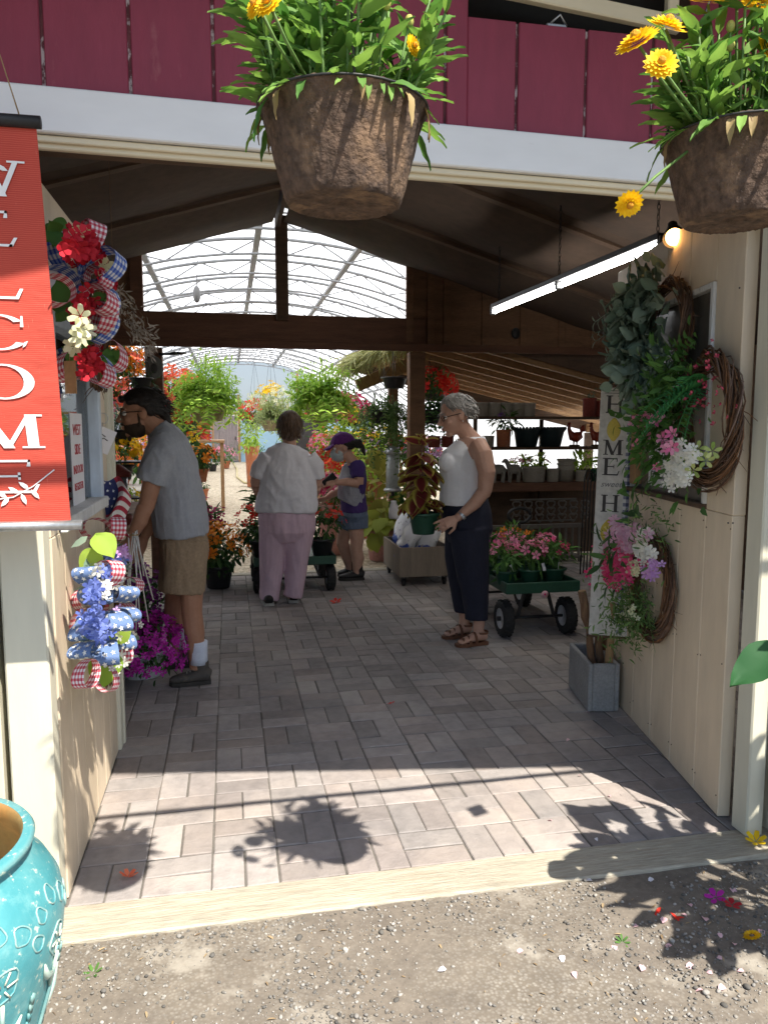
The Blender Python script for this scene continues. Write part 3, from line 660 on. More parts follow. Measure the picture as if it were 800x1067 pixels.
def endsheet(y, zf, g, m=0, x0=-4.5, x1=6.4):
    q = np.linspace(x0, x1, 30)
    for a, b in zip(q[:-1], q[1:]): g.add([(a, y, zf(a)), (b, y, zf(b)), (b, y, HZ(b)), (a, y, HZ(a))], [(0, 1, 2, 3)], m)
g = MB(); endsheet(34.2, lambda x: 2.05, g); g.build('end_sheet', polyc, gh)
g = MB(); endsheet(8.02, lambda x: min(HZ(x), RZ(x)+.12), g); g.build('end_sheet', poly, gh)
g = MB()
for a, b in ((-4.5, -.62), (.42, 6.4)): g.add([(a, 34.2, 0), (b, 34.2, 0), (b, 34.2, 2.05), (a, 34.2, 2.05)], [(0, 1, 2, 3)])
g.build('end_wall', polyb, gh)
for x in (-4.5, 6.4):
    g = MB(); g.add([(x, 8, .0), (x, 34.2, .0), (x, 34.2, HZ(x)), (x, 8, HZ(x))], [(0, 1, 2, 3)]); g.build('side_sheet', polyc, gh)
for i, y in enumerate([8.9+1.5*k for k in range(17)]):
    g = MB(); q = np.linspace(-4.45, 6.35, 25); top = [(x, y, HZ(x)-.03) for x in q]; bot = [(x, y, HZ(x)-.25+.03*abs(x-GX)*.2) for x in q]
    tube(g, top, .026, 6); tube(g, bot, .020, 6)
    for k in range(24): tube(g, [top[k] if k % 2 else bot[k], bot[k+1] if k % 2 else top[k+1]], .012, 5)
    g.build('truss', trussm, gh)
for x in (-3.2, -1.15, .47, 1.95, 3.6, 5.2):
    g = MB(); bx(g, x-.045, x+.045, 8.1, 34.1, HZ(x)-.115, HZ(x)-.06, .003); g.build('purlin', trussm, gh)
for x in (-4.42, -.66, .46, 3.0, 6.32):
    g = MB(); bx(g, x-.05, x+.05, 34.05, 34.18, 0, HZ(x)-.03 if abs(x) > 1 else 2.9, .005); g.build('end_post', wood_lt, gh)
g = MB(); bx(g, -4.4, 6.3, 34.06, 34.17, 2.04, 2.14, .004); g.build('end_rail', wood_lt, gh)
doorm = mat('grey weathered door', (.30, .25, .25), (.22, .185, .185), .85, 3, (6, 6, .6), .3)
g = MB()
for k in range(7): bx(g, -.60+k*.142, -.60+(k+1)*.142-.006, 34.08, 34.13, .03, 2.0, .004)
dr = g.build('door', doorm, gh); g = MB(); bx(g, .28, .32, 34.03, 34.08, .95, 1.1, .004); g.build('handle', black, dr)
# shed roof on the right behind the gable
sr = thing('shed_roof', 'warm plank shed roof with close rafters above the shelves', 'roof', (4.0, 10, 1.5))
SZ = lambda x: 2.62-.235*(x-1.98)
def slope2(x0, x1, y0, y1, d0, d1, g):
    V = [(x, y, SZ(x)+dz) for dz in (d0, d1) for x, y in ((x0, y0), (x1, y0), (x1, y1), (x0, y1))]
    g.add(V, [(3, 2, 1, 0), (4, 5, 6, 7), (0, 1, 5, 4), (1, 2, 6, 5), (2, 3, 7, 6), (3, 0, 4, 7)])
g = MB()
for k in range(14): slope2(1.98, 5.25, 8.12+k*.3, 8.12+k*.3+.292, .06, .085, g)
g.build('planks', wood_md, sr)
for y in np.arange(8.2, 12.4, .55):
    g = MB(); slope2(1.98, 6.2, y, y+.07, -.07, .058, g); g.build('rafter', wood_lt, sr)
g = MB(); slope2(1.98, 6.2, 12.3, 12.36, -.2, .05, g); g.build('end_beam', wood_dk, sr)
g = MB(); bx(g, 6.0, 6.1, 8.2, 12.3, SZ(6.05)-.22, SZ(6.05)-.075, .004); g.build('wall_plate', wood_lt, sr)
g = MB()
for k in range(17):
    x0, x1 = 1.98+k*.25, 2.228+k*.25; g.add([(x, y, z) for y in (8.10, 8.115) for x, z in ((x0, SZ(x0)-.02), (x1, SZ(x1)-.02), (x1, 2.75), (x0, 2.75))], [(0, 1, 2, 3), (7, 6, 5, 4), (0, 4, 5, 1), (3, 2, 6, 7), (0, 3, 7, 4), (1, 5, 6, 2)])
g.build('gap_filler', wood_dk, sr)  # added filler, blocks the bright gap above the shed roof
for y in (8.4, 12.2):
    g = MB(); bx(g, 5.98, 6.1, y, y+.12, 0, SZ(6.05)-.225, .004); g.build('post', wood_dk, sr)
# ================================================================== plant materials
gB = leafm('bright leaf', (.10, .22, .035), (.20, .36, .06), .4)
gD = leafm('deep leaf', (.025, .07, .022), (.07, .15, .04), .25)
gM = leafm('mid leaf', (.05, .13, .03), (.11, .24, .05), .3)
gL = leafm('lime leaf', (.26, .42, .05), (.42, .58, .10), .45)
gE = leafm('eucalyptus leaf', (.09, .15, .11), (.24, .31, .24), .15)
gY = leafm('fern leaf', (.22, .42, .05), (.44, .62, .10), .5)
gStraw = leafm('strawflower leaf', (.07, .19, .04), (.26, .44, .10), .42)
fYel = leafm('yellow petal', (.85, .52, .01), (.92, .66, .02), .3)
fOr = leafm('orange petal', (.85, .20, .02), (.90, .36, .03), .3)
fRed = leafm('red petal', (.62, .018, .02), (.80, .06, .03), .3)
fCor = leafm('coral petal', (.80, .10, .05), (.88, .26, .14), .35)
fPk = leafm('pink petal', (.80, .16, .36), (.90, .42, .58), .35)
fHot = leafm('hot pink petal', (.74, .04, .20), (.85, .16, .32), .3)
fMag = leafm('magenta petal', (.40, .012, .30), (.58, .04, .46), .3)
fPur = leafm('purple petal', (.12, .01, .12), (.24, .03, .24), .2)
fWh = leafm('white petal', (.75, .75, .72), (.84, .82, .76), .3)
fBl = leafm('blue petal', (.07, .11, .42), (.20, .26, .62), .25)
fLil = leafm('lilac petal', (.48, .25, .60), (.66, .42, .74), .3)
fCr = leafm('cream petal', (.70, .70, .42), (.82, .82, .60), .3)
stemg = mat('green stem', (.14, .26, .06), (.10, .19, .05), .6, 20)
vine = mat('grapevine', (.20, .105, .055), (.11, .055, .03), .8, 30, island=.45, bump=.3, bscale=150)
soil = mat('potting soil', (.045, .03, .022), (.025, .018, .014), .95, 40, bump=.5)
terra = mat('terracotta', (.52, .19, .09), (.44, .15, .07), .8, 5, dirt=(.55, .36, .27), dscale=6)
blkpot = mat('black plastic', (.018, .018, .02), (.025, .025, .026), .45, 8)
grnpot = mat('green plastic', (.02, .085, .05), (.018, .07, .042), .45, 8)
tanpot = mat('tan plastic', (.42, .34, .22), (.36, .29, .18), .5, 6)
crock = mat('speckled crock', (.46, .43, .37), (.38, .35, .30), .55, 8, dirt=(.28, .25, .2), dscale=14)
rustpot = mat('rust red pot', (.26, .05, .035), (.18, .035, .025), .6, 6)
pinkpot = mat('pink clay pot', (.55, .28, .25), (.48, .23, .2), .7, 5)
fibre = mat('papier mache pot', (.155, .098, .065), (.085, .058, .045), .95, 7, (1, 1, 1), 1., 55, dirt=(.27, .17, .10), dscale=10, dlo=.5, dhi=.72, fine=.3)
# ================================================================== generic potted plant
def pot_prof(r, h, rim=.012, ins=True):
    p = [(r*.70, 0), (r*.72, .005), (r*.93, h*.82), (r*.94, h*.83), (r*.94+rim, h*.84), (r+rim, h-.004), (r+rim-.004, h), (r-.004, h)]
    return p+[(r*.9, h*.86)]
LASTPOT = [None]
def potted(name, label, cat, loc, r, h, pm, leaf, rad, n, ll=.06, lw=1., T=None, fl=None, nf=0, fr=.03, FT=None, up=.9, clumps=12, group=None, tall=None, zmin=-.1, foliage='foliage'):
    t = thing(name, label, cat, loc, group); loc = np.asarray(loc, float)
    LASTPOT[0] = t; g = MB(); lathe(g, pot_prof(r, h), loc, 20); g.build('pot', pm, t)
    c = loc+np.array([0, 0, h+rad[2]*up*.75])
    g = MB()
    for i in range(7):
        a = rng.uniform(0, 2*PI); tube(g, [loc+np.array([0, 0, h*.8]), c+np.array([math.cos(a)*rad[0]*.4, math.sin(a)*rad[1]*.4, rng.uniform(-.2, .4)*rad[2]])], .0025, 4)
    g.build('stems', stemg, t)
    g = MB(); crown(g, c, rad, n, ll, lw, T, clumps=clumps); g.build(foliage, leaf, t)
    if fl is not None:
        g = MB(); blooms(g, c, rad, nf, fr, FT, zmin=zmin); g.build('blooms', fl, t)
    return t
def hanging(name, label, loc, r, h, pm, hook, group=None, cat='hanging basket'):
    "empty basket: pot plus wires up to hook height"
    t = thing(name, label, cat, loc, group); loc = np.asarray(loc, float)
    g = MB(); lathe(g, pot_prof(r, h), loc, 24); g.build('pot', pm, t)
    g = MB(); top = loc+np.array([0, 0, hook])
    for k in range(3):
        a = 2*PI*k/3+.4; tube(g, [loc+np.array([math.cos(a)*r, math.sin(a)*r, h]), top], .0022, 5)
    tube(g, [top, top+(0, 0, .03), top+(.015, 0, .05), top+(.03, 0, .03)], .003, 5)
    g.build('hanger', black, t); return t
# ================================================================== the two straw flower baskets
rod = thing('basket_rod', 'dark rod under the eave that carries the strawflower baskets', 'rod', (1.2, 1.434, 2.6))
g = MB(); tube(g, [(-3.0, 1.41, 2.64), (4.5, 1.46, 2.62)], .016, 10); g.build('bar', black, rod)
for x in (-2.6, 3.9):
    g = MB(); tube(g, [(x, 1.434, 2.63), (x, 1.434, RZ(x)-.005)], .008, 8); g.build('bracket', black, rod)
def straw_basket(label, loc, r, h, fls, seed, extra=None, group='strawflower baskets under the eave', n=430):
    global rng
    keep = rng; rng = np.random.default_rng(seed)
    loc = np.asarray(loc, float); t = thing('hanging_basket', label, 'hanging basket', loc, group)
    g = MB()
    prof = [(r*.62, .010), (r*.66, 0), (r*.71, .004), (r*.79, h*.3), (r*.885, h*.62), (r*.97, h*.90), (r*1.0, h*.93), (r*1.025, h*.97), (r*1.01, h), (r*.95, h), (r*.93, h*.92), (r*.3, h*.9)]
    prof = [(0.018, .014), (.03, .004)]+prof[0:] 
    lathe(g, prof, loc, 96, wob=.0035)
    po = g.build('pot', fibre, t)
    dm = po.modifiers.new('s', 'SUBSURF'); dm.levels = 1; dm.render_levels = 2
    tx = bpy.data.textures.new('fibre', 'CLOUDS'); tx.noise_scale = .009; tx.noise_depth = 4
    d2 = po.modifiers.new('d', 'DISPLACE'); d2.texture = tx; d2.strength = .0055; d2.texture_coords = 'LOCAL'
    g = MB(); lathe(g, [(r*.9, h*.90), (r*.5, h*.93), (.01, h*.94)], loc, 20); g.build('soil', soil, t)
    g = MB(); c = loc+np.array([0, 0, h*.9])
    # rising leafy stems
    P = []; D = []; Z = []; sg = MB()
    for i in range(60):
        a = rng.uniform(0, 2*PI); q = r*.85*math.sqrt(rng.random()); b0 = c+np.array([math.cos(a)*q, math.sin(a)*q, 0])
        tilt = (q/r)*.42*rng.uniform(.4, 1.25); hd = np.array([math.cos(a)*tilt, math.sin(a)*tilt, 1.]); ln = rng.uniform(.12, .24)
        tt = np.linspace(0, 1, 9); pts = b0+nrm(hd)*(tt[:, None]*ln)+np.array([0, 0, -.05])*(tt[:, None]**2)*tilt
        tube(sg, pts[::2], .0028, 5)
        for p in pts[1:]:
            for z_ in range(2 if rng.random() < .65 else 1):
                b = rng.uniform(0, 2*PI); dd = nrm(np.array([math.cos(b), math.sin(b), rng.uniform(-.15, .75)])+nrm(hd)*.45+np.array([math.cos(a), math.sin(a), 0])*.35); P.append(p); D.append(dd); Z.append(np.array([0, 0, 1.])+rng.normal(size=3)*.35)
    for i in range(38):   # leaves spilling over the rim
        a = rng.uniform(0, 2*PI); P.append(c+np.array([math.cos(a)*r*.95, math.sin(a)*r*.95, h*.08])); D.append(nrm(np.array([math.cos(a), math.sin(a), rng.uniform(-1.1, .1)])+rng.normal(size=3)*.2)); Z.append(np.array([math.cos(a), math.sin(a), .6]))
    s = .060*rng.uniform(.4, 1.45, len(P)); TL = t_big(.27, .32, 7)
    inst(g, TL, P, np.array(Z), np.array(D), np.stack([s*rng.uniform(.8, 1.25, len(P)), s, s], 1)); g.build('foliage', gStraw, t)
    dg_ = MB(); k_ = 9; a_s = rng.uniform(0, 2*PI, k_); inst(dg_, t_big(.3, .5, 7), [c+np.array([math.cos(a)*r*.97, math.sin(a)*r*.97, h*.08]) for a in a_s], [(math.cos(a), math.sin(a), .5) for a in a_s], [(math.cos(a), math.sin(a), -1.4) for a in a_s], rng.uniform(.035, .06, k_)); dg_.build('dry_leaves', leafm('dry leaf', (.24, .15, .07), (.40, .30, .14), .2), t)
    bd = MB()
    for k_ in range(9):
        a = rng.uniform(0, 2*PI); q = r*rng.uniform(.2, .8); p = c+np.array([math.cos(a)*q*1.3, math.sin(a)*q*1.3, rng.uniform(.12, .2)]); ell(bd, p, (.008, .008, .011), 8, 6); tube(sg, [c+np.array([math.cos(a)*q, math.sin(a)*q, 0]), p], .002, 5)
    bd.build('buds', mat('flower bud', (.45, .42, .10), (.30, .34, .08), .7, 40), t)
    fo = MB()
    for px, py, Yd, R, zd in fls:
        p = at(px, py, Yd); z = nrm(zd); inst(fo, T_STRAW, [p], z, np.cross(z, (.3, .2, .9)), R)
        mid = (p+c)/2+np.array([0, 0, .03]); b0 = c+(p-c)*np.array([.35, .35, 0]); tube(sg, [b0, (b0+p)/2+nrm(p-c)*.03, p-z*.004], .0028, 5)
    fl = fo.build('blooms', fYel, t)
    ce = MB()
    for px, py, Yd, R, zd in fls:
        z = nrm(zd); ell(ce, at(px, py, Yd)+z*R*.28, R*.24, 8, 6)
    ce.build('flower_centres', mat('flower centre', (.80, .42, .02), (.62, .22, .01), .8, 60, bump=.6, bscale=200), fl)
    sg.build('stems', stemg, t)
    g = MB(); top = np.array([loc[0], 1.434, 2.615])
    for k in range(3):
        a = 2*PI*k/3+.5; tube(g, [c+np.array([math.cos(a)*r*1.0, math.sin(a)*r*1.0, h*.1]), top], .0024, 5)
    tube(g, [c+np.array([math.cos(a)*r*1.03, math.sin(a)*r*1.03, h*.075]) for a in np.linspace(0, 2*PI, 40)], .0022, 5)
    g.build('hanger', black, t); rng = keep; return t
hb1 = at(358, 212, 1.434); hb2 = at(762, 236, 1.434)
straw_basket('brown papier mache basket of yellow strawflowers, the middle one with few blooms in view', (hb1[0], 1.434, hb1[2]-.006), .148, .168,
    [(280, 4, 1.25, .027, (-.6, -.7, .4)), (268, 6, 1.28, .025, (-.8, -.5, .3)), (430, 48, 1.36, .02, (.6, -.7, .1)), (330, -20, 1.5, .03, (0, 0, 1)), (395, -28, 1.5, .03, (.2, 0, 1))], 3)
straw_basket('brown papier mache basket of yellow strawflowers at the upper right, several blooms and one drooping', (hb2[0]+.005, 1.434, hb2[2]+.006), .142, .165,
    [(664, 44, 1.33, .042, (-.6, -.35, .75)), (694, 28, 1.36, .040, (.1, -.6, .8)), (688, 67, 1.30, .032, (-.3, -.9, .3)), (655, 212, 1.38, .028, (-.1, -.75, -.62)), (738, 2, 1.38, .038, (0, -.4, .9)), (768, 0, 1.36, .042, (.1, -.3, .9)), (797, 50, 1.34, .028, (.4, -.8, .3)), (792, 4, 1.38, .040, (.3, -.2, .9))], 5)
# tag hanging from the rod
t = MB(); box(t, (1.70, 1.40, 2.30), (.075, .002, .11), 0, R=rotm(0, .25, .5)); tube(t, [(1.70, 1.42, 2.36), (1.70, 1.435, 2.62)], .001, 4)
tag(t.build('care_tag', paper), 'small care tag hanging from the rod under the eave', 'tag')
# ================================================================== turquoise urn
urn = thing('glazed_urn', 'large turquoise glazed urn with raised flower relief at the lower left', 'urn', (-.70, 1.75, -.03))
UP = [(.16, 0), (.198, .005), (.205, .03), (.235, .18), (.275, .32), (.300, .42), (.306, .48), (.298, .53), (.275, .575), (.240, .612), (.228, .628), (.233, .640), (.247, .648), (.250, .658), (.243, .668), (.225, .668), (.218, .655), (.224, .62), (.262, .565), (.284, .48), (.26, .33), (.15, .06), (.01, .05)]
UO = np.array([-.70, 1.75, -.03])
def urnr(z):
    o = UP[1:12]
    return np.interp(z, [p[1] for p in o], [p[0] for p in o])
def glaze():
    m, nt, out = _nt('turquoise glaze'); v = coords(nt); g = nt.nodes.new('ShaderNodeNewGeometry')
    sep = nt.nodes.new('ShaderNodeSeparateXYZ'); L(nt, v, sep.inputs[0])
    col = mixc(nt, ramp(nt, noisef(nt, v, 6, 5), .3, .7), (.045, .235, .27), (.10, .32, .345)); col = mixc(nt, ramp(nt, noisef(nt, v, 14, 6, .7), .5, .72), col, (.16, .36, .37))
    col = mixc(nt, ramp(nt, noisef(nt, v, 38, 4, .7), .60, .68), col, (.45, .52, .44))
    po = ramp(nt, g.outputs['Pointiness'],   .56, .66); col = mixc(nt, po, col, (.60, .62, .50))
    b = N(nt, 'ShaderNodeBsdfPrincipled', Roughness=.45); L(nt, col, b.inputs['Base Color']); b.inputs['Coat Weight'].default_value = .25
    bp = N(nt, 'ShaderNodeBump', Strength=.25, Distance=.004); L(nt, noisef(nt, v, 60, 4), bp.inputs['Height']); L(nt, bp.outputs[0], b.inputs['Normal'])
    L(nt, b.outputs[0], out.inputs[0]); return m
gz_ = glaze()
g = MB(); lathe(g, UP[:16], UO, 72, caps=False); g.build('body', gz_, urn)
g = MB(); lathe(g, [(a, b) for a, b in UP[15:]], UO, 48, caps=False); g.build('inside', mat('urn inside', (.42, .36, .16), (.50, .26, .08), .35, 5, coat=.3), urn)
rel = MB(); rlt = MB()
def up(a, z, o=.004):
    r = urnr(z)+o; return UO+np.array([math.cos(a)*r, math.sin(a)*r, z])
def rring(a, z, R, rr=.0022, target=rel):
    tube(target, [up(a+R*(1+.12*math.sin(3*q+z*40))*math.cos(q)/.29, z+R*(1+.15*math.sin(2*q+a*7))*math.sin(q), .001) for q in np.linspace(0, 2*PI, 18)], rr, 6, 0, False)
for k in range(11):
    a = -PI+.15+k*.57+rng.uniform(-.06, .06); z = rng.uniform(.38, .48); R = rng.uniform(.028, .042)
    rring(a, z, R)
    for q in range(6):
        b = 2*PI*q/6; tube(rel, [up(a+R*.25*math.cos(b)/.29, z+R*.25*math.sin(b)), up(a+R*.9*math.cos(b)/.29, z+R*.9*math.sin(b))], .0020, 5)
    rring(a+.2, z+.075, .020); rring(a+.32, z+.035, .016); rring(a-.16, z+.085, .015); rring(a+.03, z+.10, .018)
    tube(rel, [up(a+.02*math.sin(j), z-R-j*.05) for j in range(7) if z-R-j*.05 > .02], .0045, 6)
    for j in range(3):
        zz = z-R-.05-j*.075; sgn = 1 if j % 2 else -1
        tube(rel, [up(a, zz-.03), up(a+sgn*.06, zz+.01), up(a+sgn*.13, zz+.02), up(a+sgn*.19, zz+.06)], [.003, .008, .009, .002], 6)
    a2 = a+.29
    for j in range(15):
        zz = .07+j*.021
        for sgn in (-1, 1): tube(rlt, [up(a2, zz-.008), up(a2+sgn*.035*(1-j/22), zz+.012)], [.005, .0028], 5)
    tube(rlt, [up(a2, .03+j*.05) for j in range(8)], .003, 5)
g1 = rel.build('flower_relief', gz_, urn); rlt.build('wheat_relief', mat('pale relief glaze', (.34, .42, .35), (.09, .31, .33), .5, 12, coat=.2), urn)  # paler glaze colour on the raised wheat pattern
# ================================================================== welcome banner
bY = 2.18
bt0, bb1 = at(38, 131, bY), at(75, 556, bY)
bw_ = .372; bcx = -.625; z0, z1 = 1.275, 2.305
bcx = (bt0[0]+bb1[0])/2-bw_/2
ban = thing('welcome_banner', 'red cloth welcome banner hung between two rods at the left edge', 'banner', (bcx, bY, z0))
def bannermat():
    m, nt, out = _nt('red banner cloth'); v = coords(nt)
    col = mixc(nt, ramp(nt, noisef(nt, v, 4, 5), .3, .7), (.45, .048, .028), (.37, .036, .022))
    wv = N(nt, 'ShaderNodeTexWave', Scale=60., Distortion=2.); wv.bands_direction = 'Z'; L(nt, v, wv.inputs['Vector'])
    col = mixc(nt, ramp(nt, wv.outputs['Fac'], .75, 1.), col, (.52, .10, .06))
    col = mixc(nt, ramp(nt, noisef(nt, coords(nt, (60, 60, 6)), 3, 6, .7), .66, .75), col, (.66, .24, .16))
    b = N(nt, 'ShaderNodeBsdfPrincipled', Roughness=.8); L(nt, col, b.inputs['Base Color'])
    bp = N(nt, 'ShaderNodeBump', Strength=.5, Distance=.02); L(nt, noisef(nt, coords(nt, (2.2, 1, 5)), 2.2, 3, .5), bp.inputs['Height']); L(nt, bp.outputs[0], b.inputs['Normal']); L(nt, b.outputs[0], out.inputs[0]); return m
g = MB(); xs_ = np.linspace(0, 1, 13); zs_ = np.linspace(0, 1, 25); xt0 = bt0[0]-bw_; xb0 = bb1[0]-bw_
def bpt(u_, v_, o=0): return np.array([xb0+(xt0-xb0)*v_+u_*bw_, bY+.0012*math.sin(v_*7+u_*2)+o, z0+(z1-z0)*v_])
for o in (0, .0025): g.add([bpt(a, b, o) for b in zs_ for a in xs_], [(j*13+i, j*13+i+1, (j+1)*13+i+1, (j+1)*13+i) for j in range(24) for i in range(12)], 0, True)
g.build('cloth', bannermat(), ban)
for vv, nm, mt, r_ in ((1.0, 'top_rod', black, .016), (0., 'bottom_rod', steel, .0135)):
    g = MB(); a, b = bpt(0, vv), bpt(1, vv); tube(g, [a+(-.04, -.004, .01), b+((.012 if vv else .028), -.004, .01)], r_, 12); g.build(nm, mt, ban)
g = MB(); tube(g, [bpt(.1, 1)+(0, 0, .02), (bcx, bY+.1, 2.75), bpt(.9, 1)+(0, 0, .02)], .002, 5); tube(g, [(bcx, bY+.1, 2.75), (bcx, 2.44, 2.78)], .005, 6); g.build('hanging_cord', twine, ban)
letm = mat('lettering white', (.80, .80, .79), None, .7, fine=.0)
for i, ch in enumerate('WELCOME'):
    v_ = 1-((185, 236, 290, 343, 395, 448, 497)[i]-131)/425.-.043; o = bpt(.64, v_, -.0032); sl_ = (xt0-xb0)/(z1-z0)
    g = MB(); letter(g, ch, o, np.array([1., 0, 0]), nrm(np.array([sl_, 0, 1.])), .165, .088, .0002); g.build('letter', letm, ban)
g = MB(); bo = bpt(.55, .085, -.0032)
def bo2(x, z): return bo+np.array([x, 0, z])
stem_ = [bo2(-.13, .03), bo2(-.08, .0), bo2(-.03, -.008), bo2(.03, 0), bo2(.08, .028), bo2(.135, .072)]
tube(g, stem_, .0018, 5)
for (x, z, a) in ((.07, .022, 2.5), (.075, .02, -.9), (.045, .010, 2.55), (.05, .010, -1.2), (.015, .0, 2.6), (.02, 0, -2.3), (-.02, -.008, 2.4), (-.02, -.008, -2.2), (-.06, -.004, 1.6), (-.06, -.004, -1.8)):
    d = np.array([math.cos(a), 0, math.sin(a)]); inst(g, t_leaf(.42, 0, 0), [bo2(x, z)+(0, -.001, 0)], (0, -1, 0), d, .032)
g.build('leaf_sprig', letm, ban)
g = MB(); bo = bpt(.5, .925, -.0032)
tube(g, [bo2(-.13, -.03), bo2(-.05, .0), bo2(.02, .0), bo2(.10, -.035)], .0018, 5)
for (x, z, a) in ((.08, -.022, 2.4), (.08, -.022, -.4), (.04, -.005, 2.4), (0, 0, 2.2), (-.04, 0, 1.2), (-.09, -.015, .9), (.02, 0, -.9), (-.06, -.005, -1.9)):
    d = np.array([math.cos(a), 0, math.sin(a)]); inst(g, t_leaf(.42, 0, 0), [bo2(x, z)+(0, -.001, 0)], (0, -1, 0), d, .034)
g.build('leaf_sprig', letm, ban)
# ================================================================== wreaths
def ring(c, u, v, n, R, r, k, mb=None, turns=1.25, ecc=1.):
    mb = mb or MB()
    for i in range(k):
        a0 = rng.uniform(0, 2*PI); ph = rng.uniform(0, 2*PI); rr = rng.uniform(.2, 1)*r; m_ = 26; f1 = rng.integers(3, 7); jit = rng.uniform(-.35, .35)*r
        pts = []
        for q in np.linspace(0, 2*PI*turns*rng.uniform(.5, 1), m_):
            pr_ = R+rr*math.cos(ph+f1*q*.5)+jit; pn = rr*math.sin(ph+f1*q*.5)*.8+r
            pts.append(c+u*(pr_*math.cos(a0+q))+v*(pr_*ecc*math.sin(a0+q))+n*pn)
        tube(mb, pts, rng.uniform(.0018, .0042), 5)
    for i in range(k//2):
        a = rng.uniform(0, 2*PI); p0 = c+u*(R*math.cos(a))+v*(R*ecc*math.sin(a))+n*r; d = nrm(u*math.cos(a+1.2)+v*math.sin(a+1.2)+rdir(1)[0]*.7); l_ = rng.uniform(.05, .13); tube(mb, [p0, p0+d*l_*.6+rdir(1)[0]*.01, p0+d*l_+rdir(1)[0]*.02], [.0022, .0016, .0008], 4)
    return mb
def wire_tag(name, label, p, u, v, w_, h_, m_, cat='tag'):
    g = MB(); n = np.cross(u, v); R = np.stack([u, n, v], 1)
    box(g, np.asarray(p)-v*h_/2, (w_, .002, h_), 0, R=R); tube(g, [p, np.asarray(p)+v*.05], .0008, 4)
    o = g.build(name, m_); tag(o, label, cat); return o
kraft = mat('kraft paper', (.50, .30, .14), (.44, .26, .12), .8, 6)
Zv = np.array([0, 0, 1.])
# right wall: eucalyptus wreath
def leafcloud(mb, C, u, v, n, pts, sp, k, ll, T, lw=1., out=.5, m=0, dro=.2):
    P = []; D = []
    for i in range(k):
        a, b, h_ = pts[rng.integers(0, len(pts))]; q = rng.normal(size=3)*sp
        P.append(C+u*(a+q[0])+v*(b+q[1])+n*(h_+abs(q[2]))); D.append(u*(q[0]/sp*.6+rng.normal()*.5)+v*(q[1]/sp*.6+rng.normal()*.5-dro)+n*(out*rng.uniform(.2, 1.6)))
    s = ll*rng.uniform(.6, 1.3, k); inst(mb, T, P, n+rdir(k)*.6, np.array(D), np.stack([s*lw, s, s], 1), m)
def rpx(px, py): # photo pixel on the right wall plane
    d = ray(px, py); nn = RN; t_ = ((RW0-cC)@nn)/(d@nn); return cC+d*t_
C1 = rpx(703, 345); u1 = RD; n1 = RN
w1 = thing('wreath', 'green eucalyptus wreath on grapevine, uppermost on the right wall', 'wreath', C1)
g = ring(C1, u1, Zv, n1, .215, .035, 34); g.build('grapevine_ring', vine, w1)
dred_ = leafm('berry', (.36, .03, .07), (.50, .08, .12), .1)
arcp = [(.21*math.cos(a), .21*math.sin(a), .05) for a in np.linspace(.62*PI, 1.48*PI, 12)]+[(.20, .05, .06), (.22, -.05, .06), (.21, .10, .05), (.10, .13, .06), (.12, -.2, .06), (.2, -.16, .06), (.05, -.22, .05)]
arcp = [(abs(a)*.9, b, c_) for a, b, c_ in arcp]
g = MB(); leafcloud(g, C1, u1, Zv, n1, arcp, .055, 420, .080, t_big(.85, .15, 6), out=.8); leafcloud(g, C1, u1, Zv, n1, [(a_*.7, b_*.8, .12) for a_, b_, c_ in arcp]+[(.02, .1, .08), (.0, -.05, .08), (.05, .02, .12), (-.08, .12, .06), (-.06, -.14, .06)], .05, 300, .075, t_big(.8, .15, 6), out=1.1); g.build('eucalyptus_leaves', gE, w1)
g = MB()
for k in range(16):
    a = rng.uniform(.2, 1.0); p0 = C1+u1*(.22)+Zv*(.12+rng.uniform(-.12, .12))+n1*.05; d = nrm(u1*rng.uniform(.3, 1)+Zv*rng.uniform(-.1, .5)+n1*rng.uniform(.4, 1.1)); ln = rng.uniform(.12, .26); tt = np.linspace(0, 1, 10); pts = p0+d*(tt[:, None]*ln)+np.array([0, 0, -.08])*tt[:, None]**2
    tube(g, pts, .0016, 4); s_ = nrm(np.cross(d, n1))
    for sg_ in (-1, 1): inst(g, T_NARROW, pts[1:], rdir(9)*.3+n1, np.repeat((s_*sg_+d*.8)[None], 9, 0)+rdir(9)*.2, .045)
g.build('fern_sprigs', gE, w1)
g = MB(); leafcloud(g, C1, u1, Zv, n1, arcp, .06, 120, .05, T_LEAF, out=.9); g.build('dark_leaves', gD, w1)
a_ = at(663, 345, 3.45); wire_tag('wreath_tag', 'white paper tag hanging on the eucalyptus wreath', at(664, 330, 3.42), nrm(np.array([.8, -.4, .25])), nrm(np.array([-.2, .1, 1.])), .045, .115, paper)
# right wall: mixed flower wreath
C2 = rpx(748, 437); w2 = thing('wreath', 'grapevine wreath with pink lilies, white hydrangea and fern, nearest the right post', 'wreath', C2)
g = ring(C2, u1, Zv, n1, .235, .045, 60); g.build('grapevine_ring', vine, w2)
pts2 = [(.16, .16, .07), (.24, .05, .07), (.27, -.05, .07), (.25, -.14, .07), (.14, -.2, .06), (.1, .2, .07), (.2, .0, .1)]
g = MB(); leafcloud(g, C2, u1, Zv, n1, pts2, .075, 460, .055, T_LEAF, out=.7); leafcloud(g, C2, u1, Zv, n1, pts2, .06, 90, .09, T_LEAF, .9, out=.9); leafcloud(g, C2, u1, Zv, n1, [(.12, .1, .14), (.15, -.05, .16), (.05, .02, .1), (.0, .14, .1), (.2, -.1, .18), (.02, -.12, .1)], .06, 240, .05, T_LEAF, .9, out=1.1); g.build('leaves', gM, w2)
